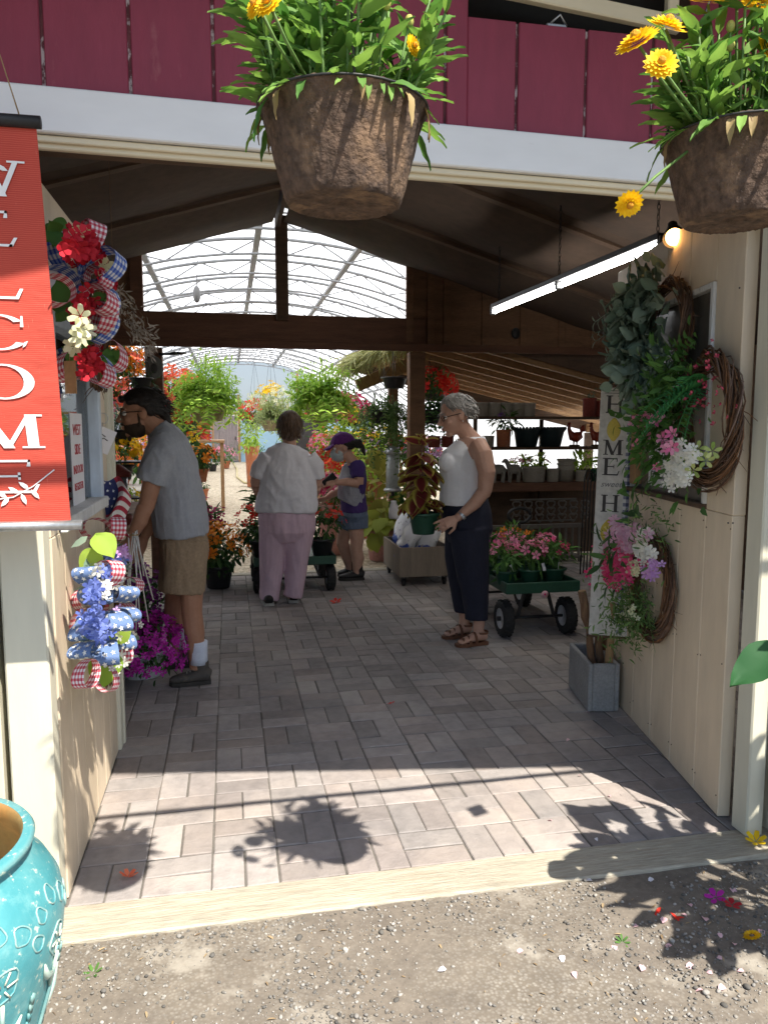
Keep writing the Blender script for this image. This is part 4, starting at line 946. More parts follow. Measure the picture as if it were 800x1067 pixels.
g = MB(); leafcloud(g, C2, u1, Zv, n1, [(.3, .1, .08), (.25, .15, .1), (.2, .22, .1), (.3, -.02, .1)], .05, 420, .02, t_leaf(.7), out=.6); g.build('fine_foliage', gE, w2)
g = MB()
for k in range(9):
    d = nrm(u1*rng.uniform(-.9, .3)+Zv*rng.uniform(-.5, .8)+n1*rng.uniform(.5, 1.1)); p0 = C2+u1*(-.02)+Zv*.12+n1*.08; tt = np.linspace(0, 1, 14); pts = p0+d*(tt[:, None]*.24)+np.array([0, 0, -.16])*tt[:, None]**2
    s_ = nrm(np.cross(d, rdir(1)[0])); tube(g, pts, .0014, 4)
    for sg_ in (-1, 1): inst(g, T_NARROW, pts[2:], np.cross(s_, d)[None]+rdir(12)*.15, (s_*sg_+d*.5)[None]+np.zeros((12, 3)), np.linspace(.065, .025, 12))
g.build('fern_fronds', leafm('wreath fern', (.03, .16, .05), (.07, .26, .08), .25), w2)
def fl_at(mb, px, py, off, T, r, zd, m=0, Y=None):
    p = rpx(px, py) if Y is None else at(px, py, Y); d = nrm(cC-p); p = p+d*off; z = nrm(zd); inst(mb, T, [p], z, np.cross(z, (.21, .34, .9)), r, m)
g = MB()
for px, py, r in ((668, 432, .058), (660, 440, .05), (684, 437, .062), (676, 430, .05), (664, 462, .05), (700, 452, .05), (672, 455, .05), (695, 468, .05), (666, 447, .055), (690, 457, .05), (700, 466, .055), (684, 487, .035)): fl_at(g, px, py, .56, T_LILY, r*.52, cC-rpx(px, py)+rdir(1)[0]*1.2+np.array([-1.2, 0, .3]))
g.build('pink_lilies', fPk, w2)
g = MB()
for px, py in ((703, 495), (708, 485), (698, 489), (712, 496), (720, 478), (706, 474), (714, 468), (700, 503)):
    for k in range(11): fl_at(g, px+rng.uniform(-8, 8), py+rng.uniform(-8, 8), .45+rng.uniform(0, .04), T_FLOWER, .017, cC-rpx(px, py)+rdir(1)[0]*1.5)
g.build('white_hydrangea', fWh, w2)
g = MB()
for px, py in ((716, 480), (735, 480), (722, 490), (742, 470), (727, 468)): fl_at(g, px, py, .42, t_fan(5, .3, .5), .03, cC-rpx(px, py)+rdir(1)[0]*1.2)
g.build('variegated_leaves', leafm('variegated leaf', (.20, .30, .06), (.52, .56, .22), .3), w2)
g = MB(); leafcloud(g, C2, u1, Zv, n1, [(-.16, .12, .08), (-.2, .05, .08), (-.14, .2, .08)], .06, 34, .010, T_ROSE, out=1.); g.build('red_berries', dred_, w2)
wire_tag('price_tag', 'brown kraft price tag below the mixed flower wreath on the right wall', at(754, 511, 2.70), nrm(np.array([.95, .3, .0])), Zv, .035, .085, kraft)
g = MB(); tube(g, [at(724, 482, 2.78), at(722, 492, 2.78)], .0008, 4); lathe(g, [(.026, 0), (.026, .002)], at(713, 502, 2.75), 16, R=rotm(PI/2, 0, .6)); tag(g.build('round_tag', paper), 'round white tag hanging from the mixed flower wreath', 'tag')
# right wall: lower vine wreath
C3 = rpx(686, 612); w3 = thing('wreath', 'grapevine wreath with pink and white flowers, lowest on the right wall', 'wreath', C3)
g = ring(C3, u1, Zv, n1, .225, .038, 60); g.build('grapevine_ring', vine, w3)
g = MB()
for (px, py, k) in ((706, 548, 90), (680, 620, 130), (676, 652, 170), (684, 636, 150), (664, 580, 70)):
    k = int(k*1.4); P = rpx(px, py)+RN*.13+rng.normal(size=(k, 3))*np.array([.065, .06, .07]); D = rdir(k)+np.array([-.1, -.2, -.5]); s = .035*rng.uniform(.6, 1.3, k); inst(g, T_NARROW, P, rdir(k)+RN, D, np.stack([s*1.2, s, s], 1))
for k in range(30):
    p0 = rpx(rng.uniform(664, 700), rng.uniform(600, 640))+RN*.1; tt = np.linspace(0, 1, 10); d = np.array([rng.uniform(-.4, .2), rng.uniform(-.4, .2), -.8]); pts = p0+d*(tt[:, None]*rng.uniform(.12, .26)); inst(g, T_NARROW, pts, rdir(10)+RN, rdir(10)+d, .03); tube(g, pts, .001, 4)
g.build('trailing_greenery', leafm('asparagus fern', (.07, .14, .04), (.16, .27, .08), .3), w3)
g = MB(); P = rpx(690, 532)+RN*.1; leafcloud(g, P, u1, Zv, n1, [(0, 0, 0), (.03, .04, 0), (-.04, -.02, 0), (.05, -.12, .08), (.02, -.2, .1), (.05, -.3, .08)], .05, 44, .09, T_LEAF, .8); g.build('leaves', gD, w3)
def cluster(px, py, sp, k, r, mt_, nm, par, T=T_FLOWER, off=.36):
    g = MB()
    for i in range(k): fl_at(g, px+rng.normal()*sp, py+rng.normal()*sp, off+rng.uniform(0, .05), T, r*rng.uniform(.7, 1.2), cC-rpx(px, py)+rdir(1)[0]*2.)
    return g.build(nm, mt_, par)
cluster(637, 592, 9, 120, .026, fHot, 'hot_pink_hydrangea', w3); cluster(630, 580, 6, 50, .024, fHot, 'hot_pink_hydrangea', w3); cluster(648, 560, 9, 90, .024, leafm('pale pink petal', (.72, .36, .55), (.85, .62, .75), .3), 'pale_pink_hydrangea', w3)
cluster(673, 577, 5, 18, .022, fWh, 'white_blossom', w3); cluster(668, 564, 5, 14, .020, fWh, 'white_blossom', w3); cluster(678, 594, 5, 16, .020, fLil, 'lilac_blossom', w3); cluster(657, 638, 4, 30, .014, fCr, 'cream_pompom', w3); cluster(661, 592, 4, 12, .02, fCr, 'cream_blossom', w3)
# ---------------------------------------------------- left wall: ribbons
rbM = [mat('ribbon blue', (.03, .09, .50), None, .7), mat('ribbon white', (.75, .75, .76), None, .7, fine=.02), mat('ribbon mid blue', (.22, .32, .66), None, .7), mat('ribbon red', (.50, .02, .05), None, .7), mat('ribbon mid pink', (.66, .25, .30), None, .7), mat('ribbon navy', (.05, .10, .28), None, .7)]
def ging(a, b, c_, s=1): return lambda i, j: (a if ((i//s) % 2 and (j//s) % 2) else (c_ if ((i//s) % 2 or (j//s) % 2) else b))
def bowloop(mb, c, d, upv, ln, w_, pat, nw=8, open_=.35):
    "one ribbon loop going out along d and back"
    d = nrm(d); q = nrm(np.cross(d, upv)); upv = nrm(np.cross(q, d)); tt = np.linspace(0, 2*PI, 31)
    pts = [c+d*(ln*.5*(1-math.cos(t)))+upv*(ln*open_*math.sin(t)*(1+.0*t)) for t in tt]
    strip(mb, pts, q, [w_*(.45+.55*abs(math.sin(t/2))) for t in tt], pat, nw)
def tail(mb, c, d, g_, ln, w_, pat, q, nw=8):
    tt = np.linspace(0, 1, 16); pts = [c+nrm(d)*ln*t+np.asarray(g_)*t*t+np.array([0, 0, .012*math.sin(t*9)]) for t in tt]; strip(mb, pts, nrm(q), w_, pat, nw)
BX = np.array([1., 0, 0]); CY = np.array([0, 1., 0])
CA = np.array([-.535, 3.22, 1.93]); wA = thing('wreath', 'wreath of red flowers with blue and red gingham bows on the left wall', 'wreath', CA)
g = ring(CA, -CY, Zv, BX, .22, .035, 44); g.build('grapevine_ring', vine, wA)
def lpx(px, py, off=.08): return atx(px, py, -.55+off)
g = MB()
for px, py, dx, dz, ln, pt in ((85, 288, -.3, .5, .15, 0), (85, 290, .5, .25, .15, 0), (82, 296, -.6, -.1, .14, 0), (90, 300, .5, -.4, .14, 0), (95, 355, .5, .6, .12, 0), (98, 370, .3, -.7, .12, 0)):
    g = MB(); bowloop(g, lpx(px, py, .1), BX*dx+CY*rng.uniform(-.7, -.1)+Zv*dz, Zv+CY*.3, ln, .065, ging(0, 1, 2)); g.build('blue_gingham_loop', rbM, wA)
g = MB()
for px, py, dx, dz, ln in ((90, 262, .3, .6, .10), (92, 285, .4, -.2, .09), (76, 300, -.5, -.2, .12), (90, 305, .5, -.3, .12), (100, 345, .4, .5, .12), (106, 355, .4, -.6, .13), (88, 370, -.4, -.5, .12), (98, 378, .4, -.6, .1)):
    g = MB(); bowloop(g, lpx(px, py, .12), BX*dx+CY*rng.uniform(-.8, -.2)+Zv*dz, Zv+CY*.3, ln, .06, ging(3, 1, 4)); g.build('red_gingham_loop', rbM, wA)
def lcluster(px, py, sp, k, r, mt_, nm, par, T=T_FLOWER, off=.1):
    g = MB()
    for i in range(k):
        p = lpx(px+rng.normal()*sp, py+rng.normal()*sp*1.2, off+rng.uniform(0, .07)); z = nrm(cC-p+rdir(1)[0]*2); inst(g, T, [p], z, np.cross(z, (.2, .3, .9)), r*rng.uniform(.7, 1.25))
    return g.build(nm, mt_, par)
dred = leafm('dark red petal', (.36, .006, .02), (.52, .02, .035), .2)
lcluster(84, 254, 7, 110, .019, dred, 'red_flowers', wA, T_ROSE); lcluster(100, 262, 5, 46, .018, dred, 'red_flowers', wA, T_ROSE); lcluster(88, 322, 6, 40, .018, dred, 'red_flowers', wA, T_ROSE); lcluster(113, 297, 3, 22, .018, dred, 'red_flowers', wA, T_ROSE); lcluster(96, 378, 6, 50, .018, dred, 'red_flowers', wA, T_ROSE)
lcluster(84, 343, 6, 7, .024, fCr, 'cream_lilies', wA, T_LILY); lcluster(110, 275, 3, 3, .03, fCr, 'cream_lilies', wA, T_LILY); lcluster(84, 242, 4, 12, .018, fCr, 'cream_buds', wA); lcluster(80, 356, 4, 4, .024, fCr, 'cream_lilies', wA, T_LILY)
g = MB()
for px, py, k in ((72, 316, 7), (100, 325, 14), (108, 380, 14), (84, 360, 12), (68, 245, 10)):
    P = np.array([lpx(px+rng.normal()*5, py+rng.normal()*6, .07) for _ in range(k)]); s = .07*rng.uniform(.6, 1.2, k); inst(g, t_big(.8, .15), P, rdir(k)*.5-CY+BX*.4, rdir(k), np.stack([s, s, s], 1))
g.build('leaves', gM, wA)
wire_tag('price_tag', 'brown kraft price tag on the gingham bow wreath at the left', lpx(73, 376, .10), nrm(np.array([.8, -.5, 0])), Zv, .042, .095, kraft)
wire_tag('price_card', 'white price card at the window top beside the red banner', at(50, 277, 2.62), nrm(np.array([.7, .5, -.1])), nrm(np.array([.12, 0, 1.])), .075, .105, paper)
g = MB(); tt = np.linspace(0, 1, 16)
strip(g, [at(58+2*math.sin(t*9), 365+t*55, 2.78)+np.array([0, .012*math.sin(t*14), 0]) for t in tt], nrm(np.array([.85, -.4, .35])), .05, lambda i, j: 5 if (i+j) % 4 < 2 else 1, 6)
tag(g.build('striped_ribbon', rbM), 'blue and white striped ribbon hanging in the booth window', 'ribbon')
# patriotic wreath lower left
CB = np.array([-.535, 3.33, .80]); wB = thing('wreath', 'wreath with star ribbon and blue flowers low on the left wall', 'wreath', CB)
g = ring(CB, -CY, Zv, BX, .26, .035, 56, ecc=1.15); g.build('grapevine_ring', vine, wB)
lcluster(115, 592, 5, 44, .018, fBl, 'blue_hydrangea', wB); lcluster(100, 616, 5, 30, .018, fBl, 'blue_hydrangea', wB); lcluster(96, 648, 5, 64, .018, fBl, 'blue_hydrangea', wB); lcluster(126, 578, 4, 40, .012, fLil, 'lilac_sprig', wB); lcluster(132, 660, 5, 26, .014, fWh, 'white_berries', wB); lcluster(122, 640, 4, 14, .014, fLil, 'lilac_sprig', wB)
lcluster(112, 605, 7, 40, .016, fWh, 'white_sprig', wB); lcluster(108, 665, 6, 18, .018, fBl, 'blue_hydrangea', wB); lcluster(124, 690, 4, 24, .014, fWh, 'white_sprig', wB)
starm = mat('ribbon star', (.80, .78, .72), None, .7, fine=0)
def starribbon(g, gs, c, d, ln, w_, upv):
    d = nrm(d); q = nrm(np.cross(d, upv)); upv = nrm(np.cross(q, d)); tt = np.linspace(0, 2*PI, 25); pts = np.array([c+d*(ln*.42*(1-math.cos(t)))+upv*(ln*.22*math.sin(t)) for t in tt])
    ww = [w_*(.5+.5*abs(math.sin(t/2))) for t in tt]; strip(g, pts, q, ww, None, 6)
    tg = nrm(np.gradient(pts, axis=0)); nn = np.cross(q, tg)
    for i in range(2, 24, 3):
        for o_ in (-.27, .05, .33):
            for sgn in (-1, 1): inst(gs, T_STAR, [pts[i]+q*ww[i]*o_+tg[i]*(.008 if o_ == .05 else 0)+nn[i]*.0012*sgn], nn[i]*sgn, q, w_*.11)
g = MB(); gs = MB(); strm = mat('ribbon denim', (.10, .17, .36), (.15, .23, .42), .8, 20)
for px, py, dx, dz, ln in ((112, 622, -.4, .35, .17), (116, 622, .7, .3, .15), (112, 640, .6, -.3, .15), (108, 640, -.6, -.3, .13), (122, 655, .4, -.6, .13), (100, 672, -.5, -.1, .12), (106, 604, -.35, .4, .15), (122, 640, .5, .1, .15), (112, 668, .1, -.6, .15), (104, 645, -.4, -.3, .15)):
    g = MB(); gs = MB(); starribbon(g, gs, lpx(px, py, .13), BX*dx-CY*rng.uniform(.5, 1.2)+Zv*dz, ln*.85, .085, Zv+CY*.3); rb = g.build('star_ribbon', strm, wB); gs.build('stars', starm, rb)
g = MB()
for px, py, dx, dz, ln in ((105, 636, -.5, -.3, .11), (124, 612, .5, .1, .10), (128, 632, .4, -.3, .1), (98, 688, -.3, -.6, .10), (104, 692, .3, -.6, .1), (112, 630, -.4, .2, .13), (100, 604, .5, .3, .12), (122, 668, .3, -.3, .12), (120, 555, .2, .3, .12), (116, 553, -.4, .1, .11)):
    g = MB(); bowloop(g, lpx(px, py, .11), BX*dx-CY*rng.uniform(.2, .8)+Zv*dz, Zv+CY*.3, ln, .055, ging(3, 1, 4)); g.build('red_gingham_loop', rbM, wB)
g = MB()
for px, py, s, dd in ((101, 573, .10, (.6, -.5, -.6)), (103, 588, .09, (-.5, -.3, -.7)), (112, 690, .14, (-.1, -.3, -1)), (114, 682, .12, (.5, -.3, .6))): inst(g, t_big(.85, .25), [lpx(px, py, .12)+np.array([0, 0, .05])], -CY+BX*.5+Zv*.4, dd, s)
g.build('lime_leaves', gL, wB)
g = MB()
for px, py in ((104, 570), (115, 565), (95, 600), (126, 600), (128, 680), (120, 670), (136, 655), (92, 660)):
    k = 14; P = np.array([lpx(px+rng.normal()*5, py+rng.normal()*6, .09) for _ in range(k)]); s = .05*rng.uniform(.6, 1.3, k); inst(g, T_LEAF, P, rdir(k)-CY, rdir(k), np.stack([s, s, s], 1))
g.build('leaves', gE, wB)
# ================================================================== items by the left wall
card = thing('card_holder', 'white price card on a ringed wire against the left end post', 'card', at(107, 520, 3.66))
p_ = at(107, 458, 3.62); g = MB(); tube(g, [at(107, 520, 3.66), at(107, 450, 3.62), at(107, 440, 3.62)], .0016, 5); tube(g, [at(107, 436, 3.62)+.024*np.array([math.cos(a), 0, math.sin(a)]) for a in np.linspace(0, 2*PI, 16)], .0018, 5); g.build('wire', steel, card)
g = MB(); box(g, p_+(0, -.006, 0), (.092, .002, .11), 0, R=rotm(0, math.radians(24), 0)); cp = g.build('card', paper, card)
g = MB()
for a, b in ((-.02, .012), (-.012, -.006)): tube(g, [p_+(a, -.009, b+.005), p_+(a+.02, -.009, b+.012), p_+(a+.035, -.009, b)], .002, 4)
g.build('handwriting', blackink, cp)
# small flag
fl = thing('small_flag', 'small stars and stripes flag hanging by the end post of the left wall', 'flag', at(110, 560, 3.60))
fM = [mat('flag red', (.42, .03, .06), None, .75), mat('flag white', (.72, .70, .66), None, .75, fine=.03), mat('flag navy', (.03, .04, .14), None, .75)]
g = MB(); gs = MB(); a0 = at(101, 488, 3.60); ux = np.array([1., 0, 0]); n_ = 26
pts = [a0+np.array([0, .01*math.sin(t*9), -t*.42]) for t in np.linspace(0, 1, n_+1)]
V = [];
for i in range(n_+1):
    t = i/n_
    for j in range(14):
        s = j/13; V.append(a0+np.array([s*.125+.018*math.sin(t*7), -.03*math.sin(s*8+t*5), -t*.34-.09*s*(1-t)-.03*math.sin(s*6)]))
for i in range(n_):
    for j in range(13):
        m_ = 2 if (i < 13 and j < 7) else (0 if (i//2) % 2 == 0 else 1); a = i*14+j; g.add([V[a], V[a+1], V[a+15], V[a+14]], [(0, 1, 2, 3)], m_)
fo = g.build('cloth', fM, fl)
for i in range(1, 12, 3):
    for j in range(1, 7, 2): inst(gs, T_STAR, [np.array(V[i*14+j])-(0, .004, 0)], (0, -1, .1), (0, 0, 1), .008)
gs.build('stars', fM[1], fo)
g = MB(); tube(g, [a0+(-.004, .01, .05), a0+(.02, .0, -.45)], .004, 6); g.build('stick', wood_lt, fl)
# dried silver arrangement
dp = at(135, 330, 4.15)
dr_ = thing('dried_arrangement', 'silvery dried flower spray hanging high beside the gingham wreath', 'dried flowers', dp)
g = MB(); P = []; D = []
for k in range(60):
    tt = rng.uniform(-1, 1); P0 = dp+np.array([tt*.09, rng.normal()*.03, -tt*.14+rng.normal()*.035]); P.append(P0); D.append(np.array([.6, rng.normal()*.5, -.7+rng.normal()*.5]))
P = np.repeat(np.array(P), 5, 0)+rng.normal(size=(300, 3))*.02; D = np.repeat(np.array(D), 5, 0)+rdir(300)*.7
inst(g, T_NARROW, P, rdir(300), D, .04); g.build('dried_leaves', leafm('silver leaf', (.30, .27, .25), (.55, .51, .47), .1), dr_)
g = MB()
for k in range(14): tube(g, [dp+(-.09+rng.normal()*.02, 0, .15), dp+(rng.normal()*.03, 0, 0), dp+(.1+rng.normal()*.03, 0, -.15)], .0016, 4)
tube(g, [dp+(-.07, .0, .14), dp+(-.07, .0, .75)], .0012, 4); g.build('stems', wood_md, dr_)
# white vase-shaped dried spray base
# counter the man leans on
ct = thing('counter', 'long wooden counter with a pale front edge behind the booth', 'counter', (-1.2, 5.2, 0))
g = MB(); bx(g, -2.6, -.66, 4.15, 6.6, .90, .93, .004); g.build('top', wood_md, ct)
g = MB(); bx(g, -.66, -.63, 4.15, 6.6, .88, .935, .004); g.build('edge_board', wood_lt, ct)
for x, y in ((-.75, 4.25), (-.75, 6.45), (-2.5, 4.25), (-2.5, 6.45)):
    g = MB(); bx(g, x-.045, x+.045, y-.045, y+.045, 0, .898, .004); g.build('leg', wood_dk, ct)
g = MB(); bx(g, -2.55, -.7, 4.2, 6.5, .28, .31, .003); g.build('shelf', wood_dk, ct)
# red lantern pillar on counter
p = at(125, 535, 5.0); rl = thing('lantern', 'grey and rust red candle lantern standing at the counter end', 'lantern', (p[0], 5.0, .936))
z0 = .936; g = MB(); lathe(g, [(.07, z0), (.075, z0+.02), (.075, z0+.07), (.06, z0+.075)], (p[0], 5.0, 0), 16); g.build('base', rustpot, rl)
g = MB(); lathe(g, [(.055, z0+.078), (.055, z0+.30)], (p[0], 5.0, 0), 16); g.build('chimney', mat('smoky glass', (.20, .21, .22), None, .2), rl)
g = MB(); lathe(g, [(.072, z0+.302), (.078, z0+.33), (.04, z0+.36), (.012, z0+.38)], (p[0], 5.0, 0), 16); g.build('cap', rustpot, rl)
# yellow daisies etc behind the counter
def bunch(name, label, p, rad, n, leaf, fls, pot=blkpot, r=.11, h=.16, ll=.07, fr=.03, group=None, T=None, FT=None, cat='potted plant', nf=26, zmin=-.2):
    base = np.array([p[0], p[1], p[2]-rad[2]*.9-h]); t = potted(name, label, cat, base, r, h, pot, leaf, rad, n, ll, 1., T, group=group, up=1.2)
    for nm, fm in fls:
        g = MB(); blooms(g, p, rad, nf, fr, FT, zmin=zmin); g.build(nm, fm, t)
    return t
pl = thing('plant_stand', 'black tiered stand with flower pots behind the bearded man', 'plant stand', (-1.1, 8.6, 0))
g = MB()
for z in (.42, .80, 1.18): bx(g, -1.7, -.78, 8.42, 8.8, z-.02, z, .003)
g.build('shelf', black, pl)
for x in (-1.68, -.8):
    for y in (8.44, 8.78): g = MB(); tube(g, [(x, y, 0), (x, y, 1.3)], .014, 8); g.build('leg', black, pl)
def on(px, py, Y): return at(px, py, Y)
bunch('potted_daisies', 'pot of bright yellow daisies just right of the left end post', on(128, 470, 8.6), (.19, .16, .16), 120, gM, [('blooms', fYel)], fr=.042, FT=T_STRAW, nf=46)
bunch('potted_flowers', 'pot of small teal and cream flowers above the yellow daisies', on(128, 437, 8.6), (.2, .15, .12), 150, gE, [('blooms', fCr), ('blooms', leafm('teal petal', (.05, .25, .30), (.1, .36, .40), .2))], fr=.03, nf=20)
bunch('potted_daisies', 'pot of yellow daisies on the lowest stand shelf behind the counter', on(128, 520, 8.6), (.2, .15, .14), 160, gL, [('blooms', fYel)], fr=.035, nf=24)
# coral begonias hanging at left
def begonia(label, px, py, Y, R, hook=.6, k=120, m1=fCor, m2=fOr, leaf=gM):
    p = at(px, py, Y); t = hanging('hanging_begonia', label, p-np.array([0, 0, R*.55]), R*.62, R*.6, blkpot, hook+R, 'hanging begonias in the greenhouse')
    g = MB(); crown(g, p, (R, R, R*.85), 260, R*.28, 1., T_LEAF); strands(g, p, 16, R*1.3, 1.1, 10, R*.22); g.build('foliage', leaf, t)
    g = MB(); blooms(g, p, (R*1.02, R*1.02, R), k, R*.18, None, zmin=-.75); g.build('blooms', m1, t)
    g = MB(); blooms(g, p+np.array([0, 0, -R*.3]), (R, R, R*.9), k//2, R*.18, None, zmin=-.9); g.build('blooms', m2, t)
    return t
begonia('coral and orange begonia basket at the top left beside the end post', 124, 375, 8.9, .26, m1=fOr, m2=fCor, k=110)
begonia('coral pink begonia basket low beside the end post at the left', 112, 408, 9.6, .27, m1=fCor, m2=fPk, k=130, hook=1.0)
begonia('coral and scarlet begonia basket half hidden behind the left timber post', 184, 408, 10.2, .32, m1=fCor, m2=fRed, k=150)
# things on the left post
pp = at(161, 383, 7.93); g = MB(); lathe(g, [(.085, 0), (.085, .012), (.07, .016)], pp, 24, sc=(1, 1.3), R=rotm(PI/2)); pq = thing('oval_plaque', 'grey oval cat plaque nailed to the left timber post', 'plaque', pp)
g.build('plate', mat('pewter', (.20, .21, .20), (.14, .15, .14), .6, 14), pq)
g = MB(); ell(g, pp+(0, -.022, -.01), (.035, .01, .05), 10, 6); g.build('raised_figure', mat('pewter dark', (.07, .07, .07), None, .6), pq)
br = thing('pot_bracket', 'dark iron bracket with scrolled hook on the left timber post', 'bracket', at(160, 465, 7.93))
g = MB()
for py, ex in ((369, .22), (468, .26)):
    a = at(166, py, 7.93); tube(g, [a, a+(ex*.5, -.03, .0), a+(ex, -.03, .01)], .012, 6); lathe(g, [(.07, 0), (.075, .012)], a+(ex-.03, -.03, .005), 16)
g.build('iron', black, br)
# dark hanging thing left of the post
dk = hanging('hanging_basket', 'black wire basket of dark trailing leaves left of the timber post', at(148, 405, 7.6), .10, .10, blkpot, .5)
g = MB(); crown(g, at(148, 398, 7.6), (.16, .14, .10), 130, .06, .6); g.build('foliage', gD, dk)
# ================================================================== petunias by the man
pet = thing('petunia_bowl', 'white bowl of magenta petunias on the bricks at the man feet', 'potted plant', at(148, 712, 4.22)*np.array([1, 1, 0]))
pc = gz(148, 706); pc = np.array([pc[0], pc[1]+.06, 0.002])
g = MB(); lathe(g, pot_prof(.17, .17), pc, 28); g.build('bowl', mat('white plastic bowl', (.66, .68, .72), (.58, .60, .64), .4, 5), pet)
g = MB(); c_ = at(153, 674, 4.66); crown(g, c_, (.235, .22, .185), 500, .045, .9, None, clumps=20); g.build('foliage', gD, pet)
g = MB(); blooms(g, c_, (.245, .23, .20), 270, .022, None, zmin=-.55); blooms(g, c_+(0, 0, .02), (.17, .17, .15), 80, .02, None, zmin=-.1); g.build('blooms', fMag, pet)
potted('dark_petunia', 'pot of dark purple petunias behind the magenta petunia bowl', 'potted plant', (at(150, 640, 5.2)[0], 5.22, 0), .13, .3, blkpot, gD, (.24, .22, .17), 320, .05, fl=fPur, nf=150, fr=.026, zmin=-.5)
potted('dark_petunia', 'pot of dark violet petunias under the counter behind the star ribbon wreath', 'potted plant', (-.82, 5.75, 0), .13, .34, blkpot, gD, (.24, .22, .2), 300, .05, fl=fPur, nf=110, fr=.026, zmin=-.5)
# white sticks bundle
st = MB(); b0 = at(140, 555, 4.05)
for (px, py) in ((130, 640), (137, 635), (147, 655), (155, 648), (160, 625), (142, 660), (150, 600), (128, 655)): tube(st, [b0+rng.normal(size=3)*.012, at(px, py, 4.08)], .0035, 5)
stk = thing('plant_stakes', 'bundle of thin white plant stakes leaning beside the counter', 'stakes', at(140, 660, 4.08)); st.build('stakes', mat('white stake', (.72, .70, .66), None, .6), stk)
g = MB(); tube(g, [b0+.018*np.array([math.cos(a), math.sin(a), -.6]) for a in np.linspace(0, 2*PI, 12)], .004, 5); g.build('tie', twine, stk)
# ================================================================== begonia pot on the floor in the aisle
bp_ = gz(228, 611); bp_ = np.array([bp_[0], bp_[1]-.05, 0.002])
potted('floor_begonia', 'pot of orange red begonias standing on the bricks beside the aisle', 'potted plant', bp_, .15, .22, blkpot, gD, (.30, .28, .24), 420, .085, fl=fOr, nf=90, fr=.045, zmin=-.35)
t = potted('tall_begonia', 'tall dark leaved plant with crimson flowers behind the orange begonias', 'potted plant', np.array([bp_[0]-.12, bp_[1]+.35, .002]), .13, .25, blkpot, gD, (.22, .2, .34), 220, .11, .7, fl=leafm('crimson petal', (.30, .01, .08), (.45, .03, .14), .2), nf=34, fr=.04, zmin=.2)
# ================================================================== garden carts
def cart(name, label, x0, x1, y0, y1, zb, wr, handle, bed, group='garden carts'):
    cx, cy = (x0+x1)/2, (y0+y1)/2; t = thing(name, label, 'garden cart', (cx, cy, 0), group)
    g = MB(); bx(g, x0+.02, x1-.02, y0+.02, y1-.02, zb, zb+.012, .003)
    for a in ((x0, x1, y0, y0+.018), (x0, x1, y1-.018, y1), (x0, x0+.018, y0+.018, y1-.018), (x1-.018, x1, y0+.018, y1-.018)): bx(g, *a, zb-.03, zb+.05, .004)
    for k in range(6): bx(g, x0+.08+k*(x1-x0-.2)/5, x0+.1+k*(x1-x0-.2)/5, y0+.02, y1-.02, zb-.012, zb-.0005, .002)
    g.build('bed', bed, t)
    g = MB(); bx(g, x0+.15, x1-.15, y0+.2, y1-.2, zb-.07, zb-.031, .004)
    for y in (y0+.14, y1-.14):
        tube(g, [(x0+.03, y, wr), (x1-.03, y, wr)], .011, 8)
        for x in (x0+.14, x1-.14): beam(g, (x, y, wr), (x+(.06 if x < cx else -.06), y, zb-.03), .03, .02, .002)
    g.build('undercarriage', black, t)
    for y in (y0+.14, y1-.14):
        for x in (x0+.04, x1-.04):
            sgn = -1 if x < cx else 1; R = rotm(0, PI/2, 0); c = (x, y, wr)
            g = MB(); lathe(g, [(wr*.56, -.035), (wr*.78, -.045), (wr*.94, -.034), (wr*.985, -.018), (wr*1.0, .0), (wr*.985, .018), (wr*.94, .034), (wr*.78, .045), (wr*.56, .035)], c, 32, R=R, caps=False)
            for k in range(22):
                a = 2*PI*k/22
                for o_ in (-.022, .022): box(g, (x+o_, y+math.cos(a+o_*3)*wr*.985, wr+math.sin(a+o_*3)*wr*.985), (.02, .012, .014), .002, R=rotm(a+o_*3, 0, 0))
            ty = g.build('wheel', mat('tyre rubber', (.022, .022, .023), (.03, .029, .028), .8, 20), t)
            g = MB(); lathe(g, [(.012, -.03), (wr*.55, -.03), (wr*.57, -.036), (wr*.57, .036), (wr*.55, .03), (.012, .03)], c, 24, R=R); g.build('rim', mat('white rim', (.62, .63, .65), (.5, .5, .52), .4, 9), ty)
            g = MB(); tube(g, [(x+sgn*.028, y, wr), (x+sgn*.055, y, wr)], .018, 10); g.build('hub', black, ty)
    hx, hy, hz, d = handle; g = MB(); tube(g, [(cx, y1 if d > 0 else y0, wr+.06), (hx, hy, hz-.12)], .012, 8)
    tube(g, [(hx+.11*math.cos(a), hy, hz+.07*math.sin(a)) for a in np.linspace(0, 2*PI, 20)], .016, 8); tube(g, [(hx, hy, hz-.13), (hx, hy, hz-.06)], .015, 8)
    g.build('handle', black, t); return t
hd = at(541, 537, 6.75)
cart('garden_cart', 'green garden cart on fat tyres loaded with pink impatiens', 1.93, 2.50, 5.14, 6.30, .375, .136, (hd[0], 6.75, hd[2], 1), grnpot)
g = MB(); p = gz(393, 0, 0) if False else at(567, 619, 5.135)
lathe(g, [(.004, .0), (.026, .004), (.027, .008)], p, 14, R=rotm(PI/2)); ell(g, p+(0, -.008, 0), .008, 8, 5, 1)
tag(g.build('fallen_blossom', [leafm('pale pink blossom', (.75, .45, .50), (.8, .5, .55), .2), fHot]), 'round pale pink blossom stuck on the front edge of the loaded cart', 'blossom')
k = 0
spots = [(1.98, 5.30), (2.18, 5.32), (2.38, 5.33), (1.98, 5.54), (2.19, 5.56), (2.39, 5.57), (1.98, 5.80), (2.2, 5.82), (2.4, 5.83), (2.05, 6.1), (2.3, 6.12)]
colr = [fPk, fPk, fHot, leafm('rose petal', (.72, .12, .28), (.84, .30, .46), .3), fPk, fPk, fMag, fPk, fOr, fMag, fOr]
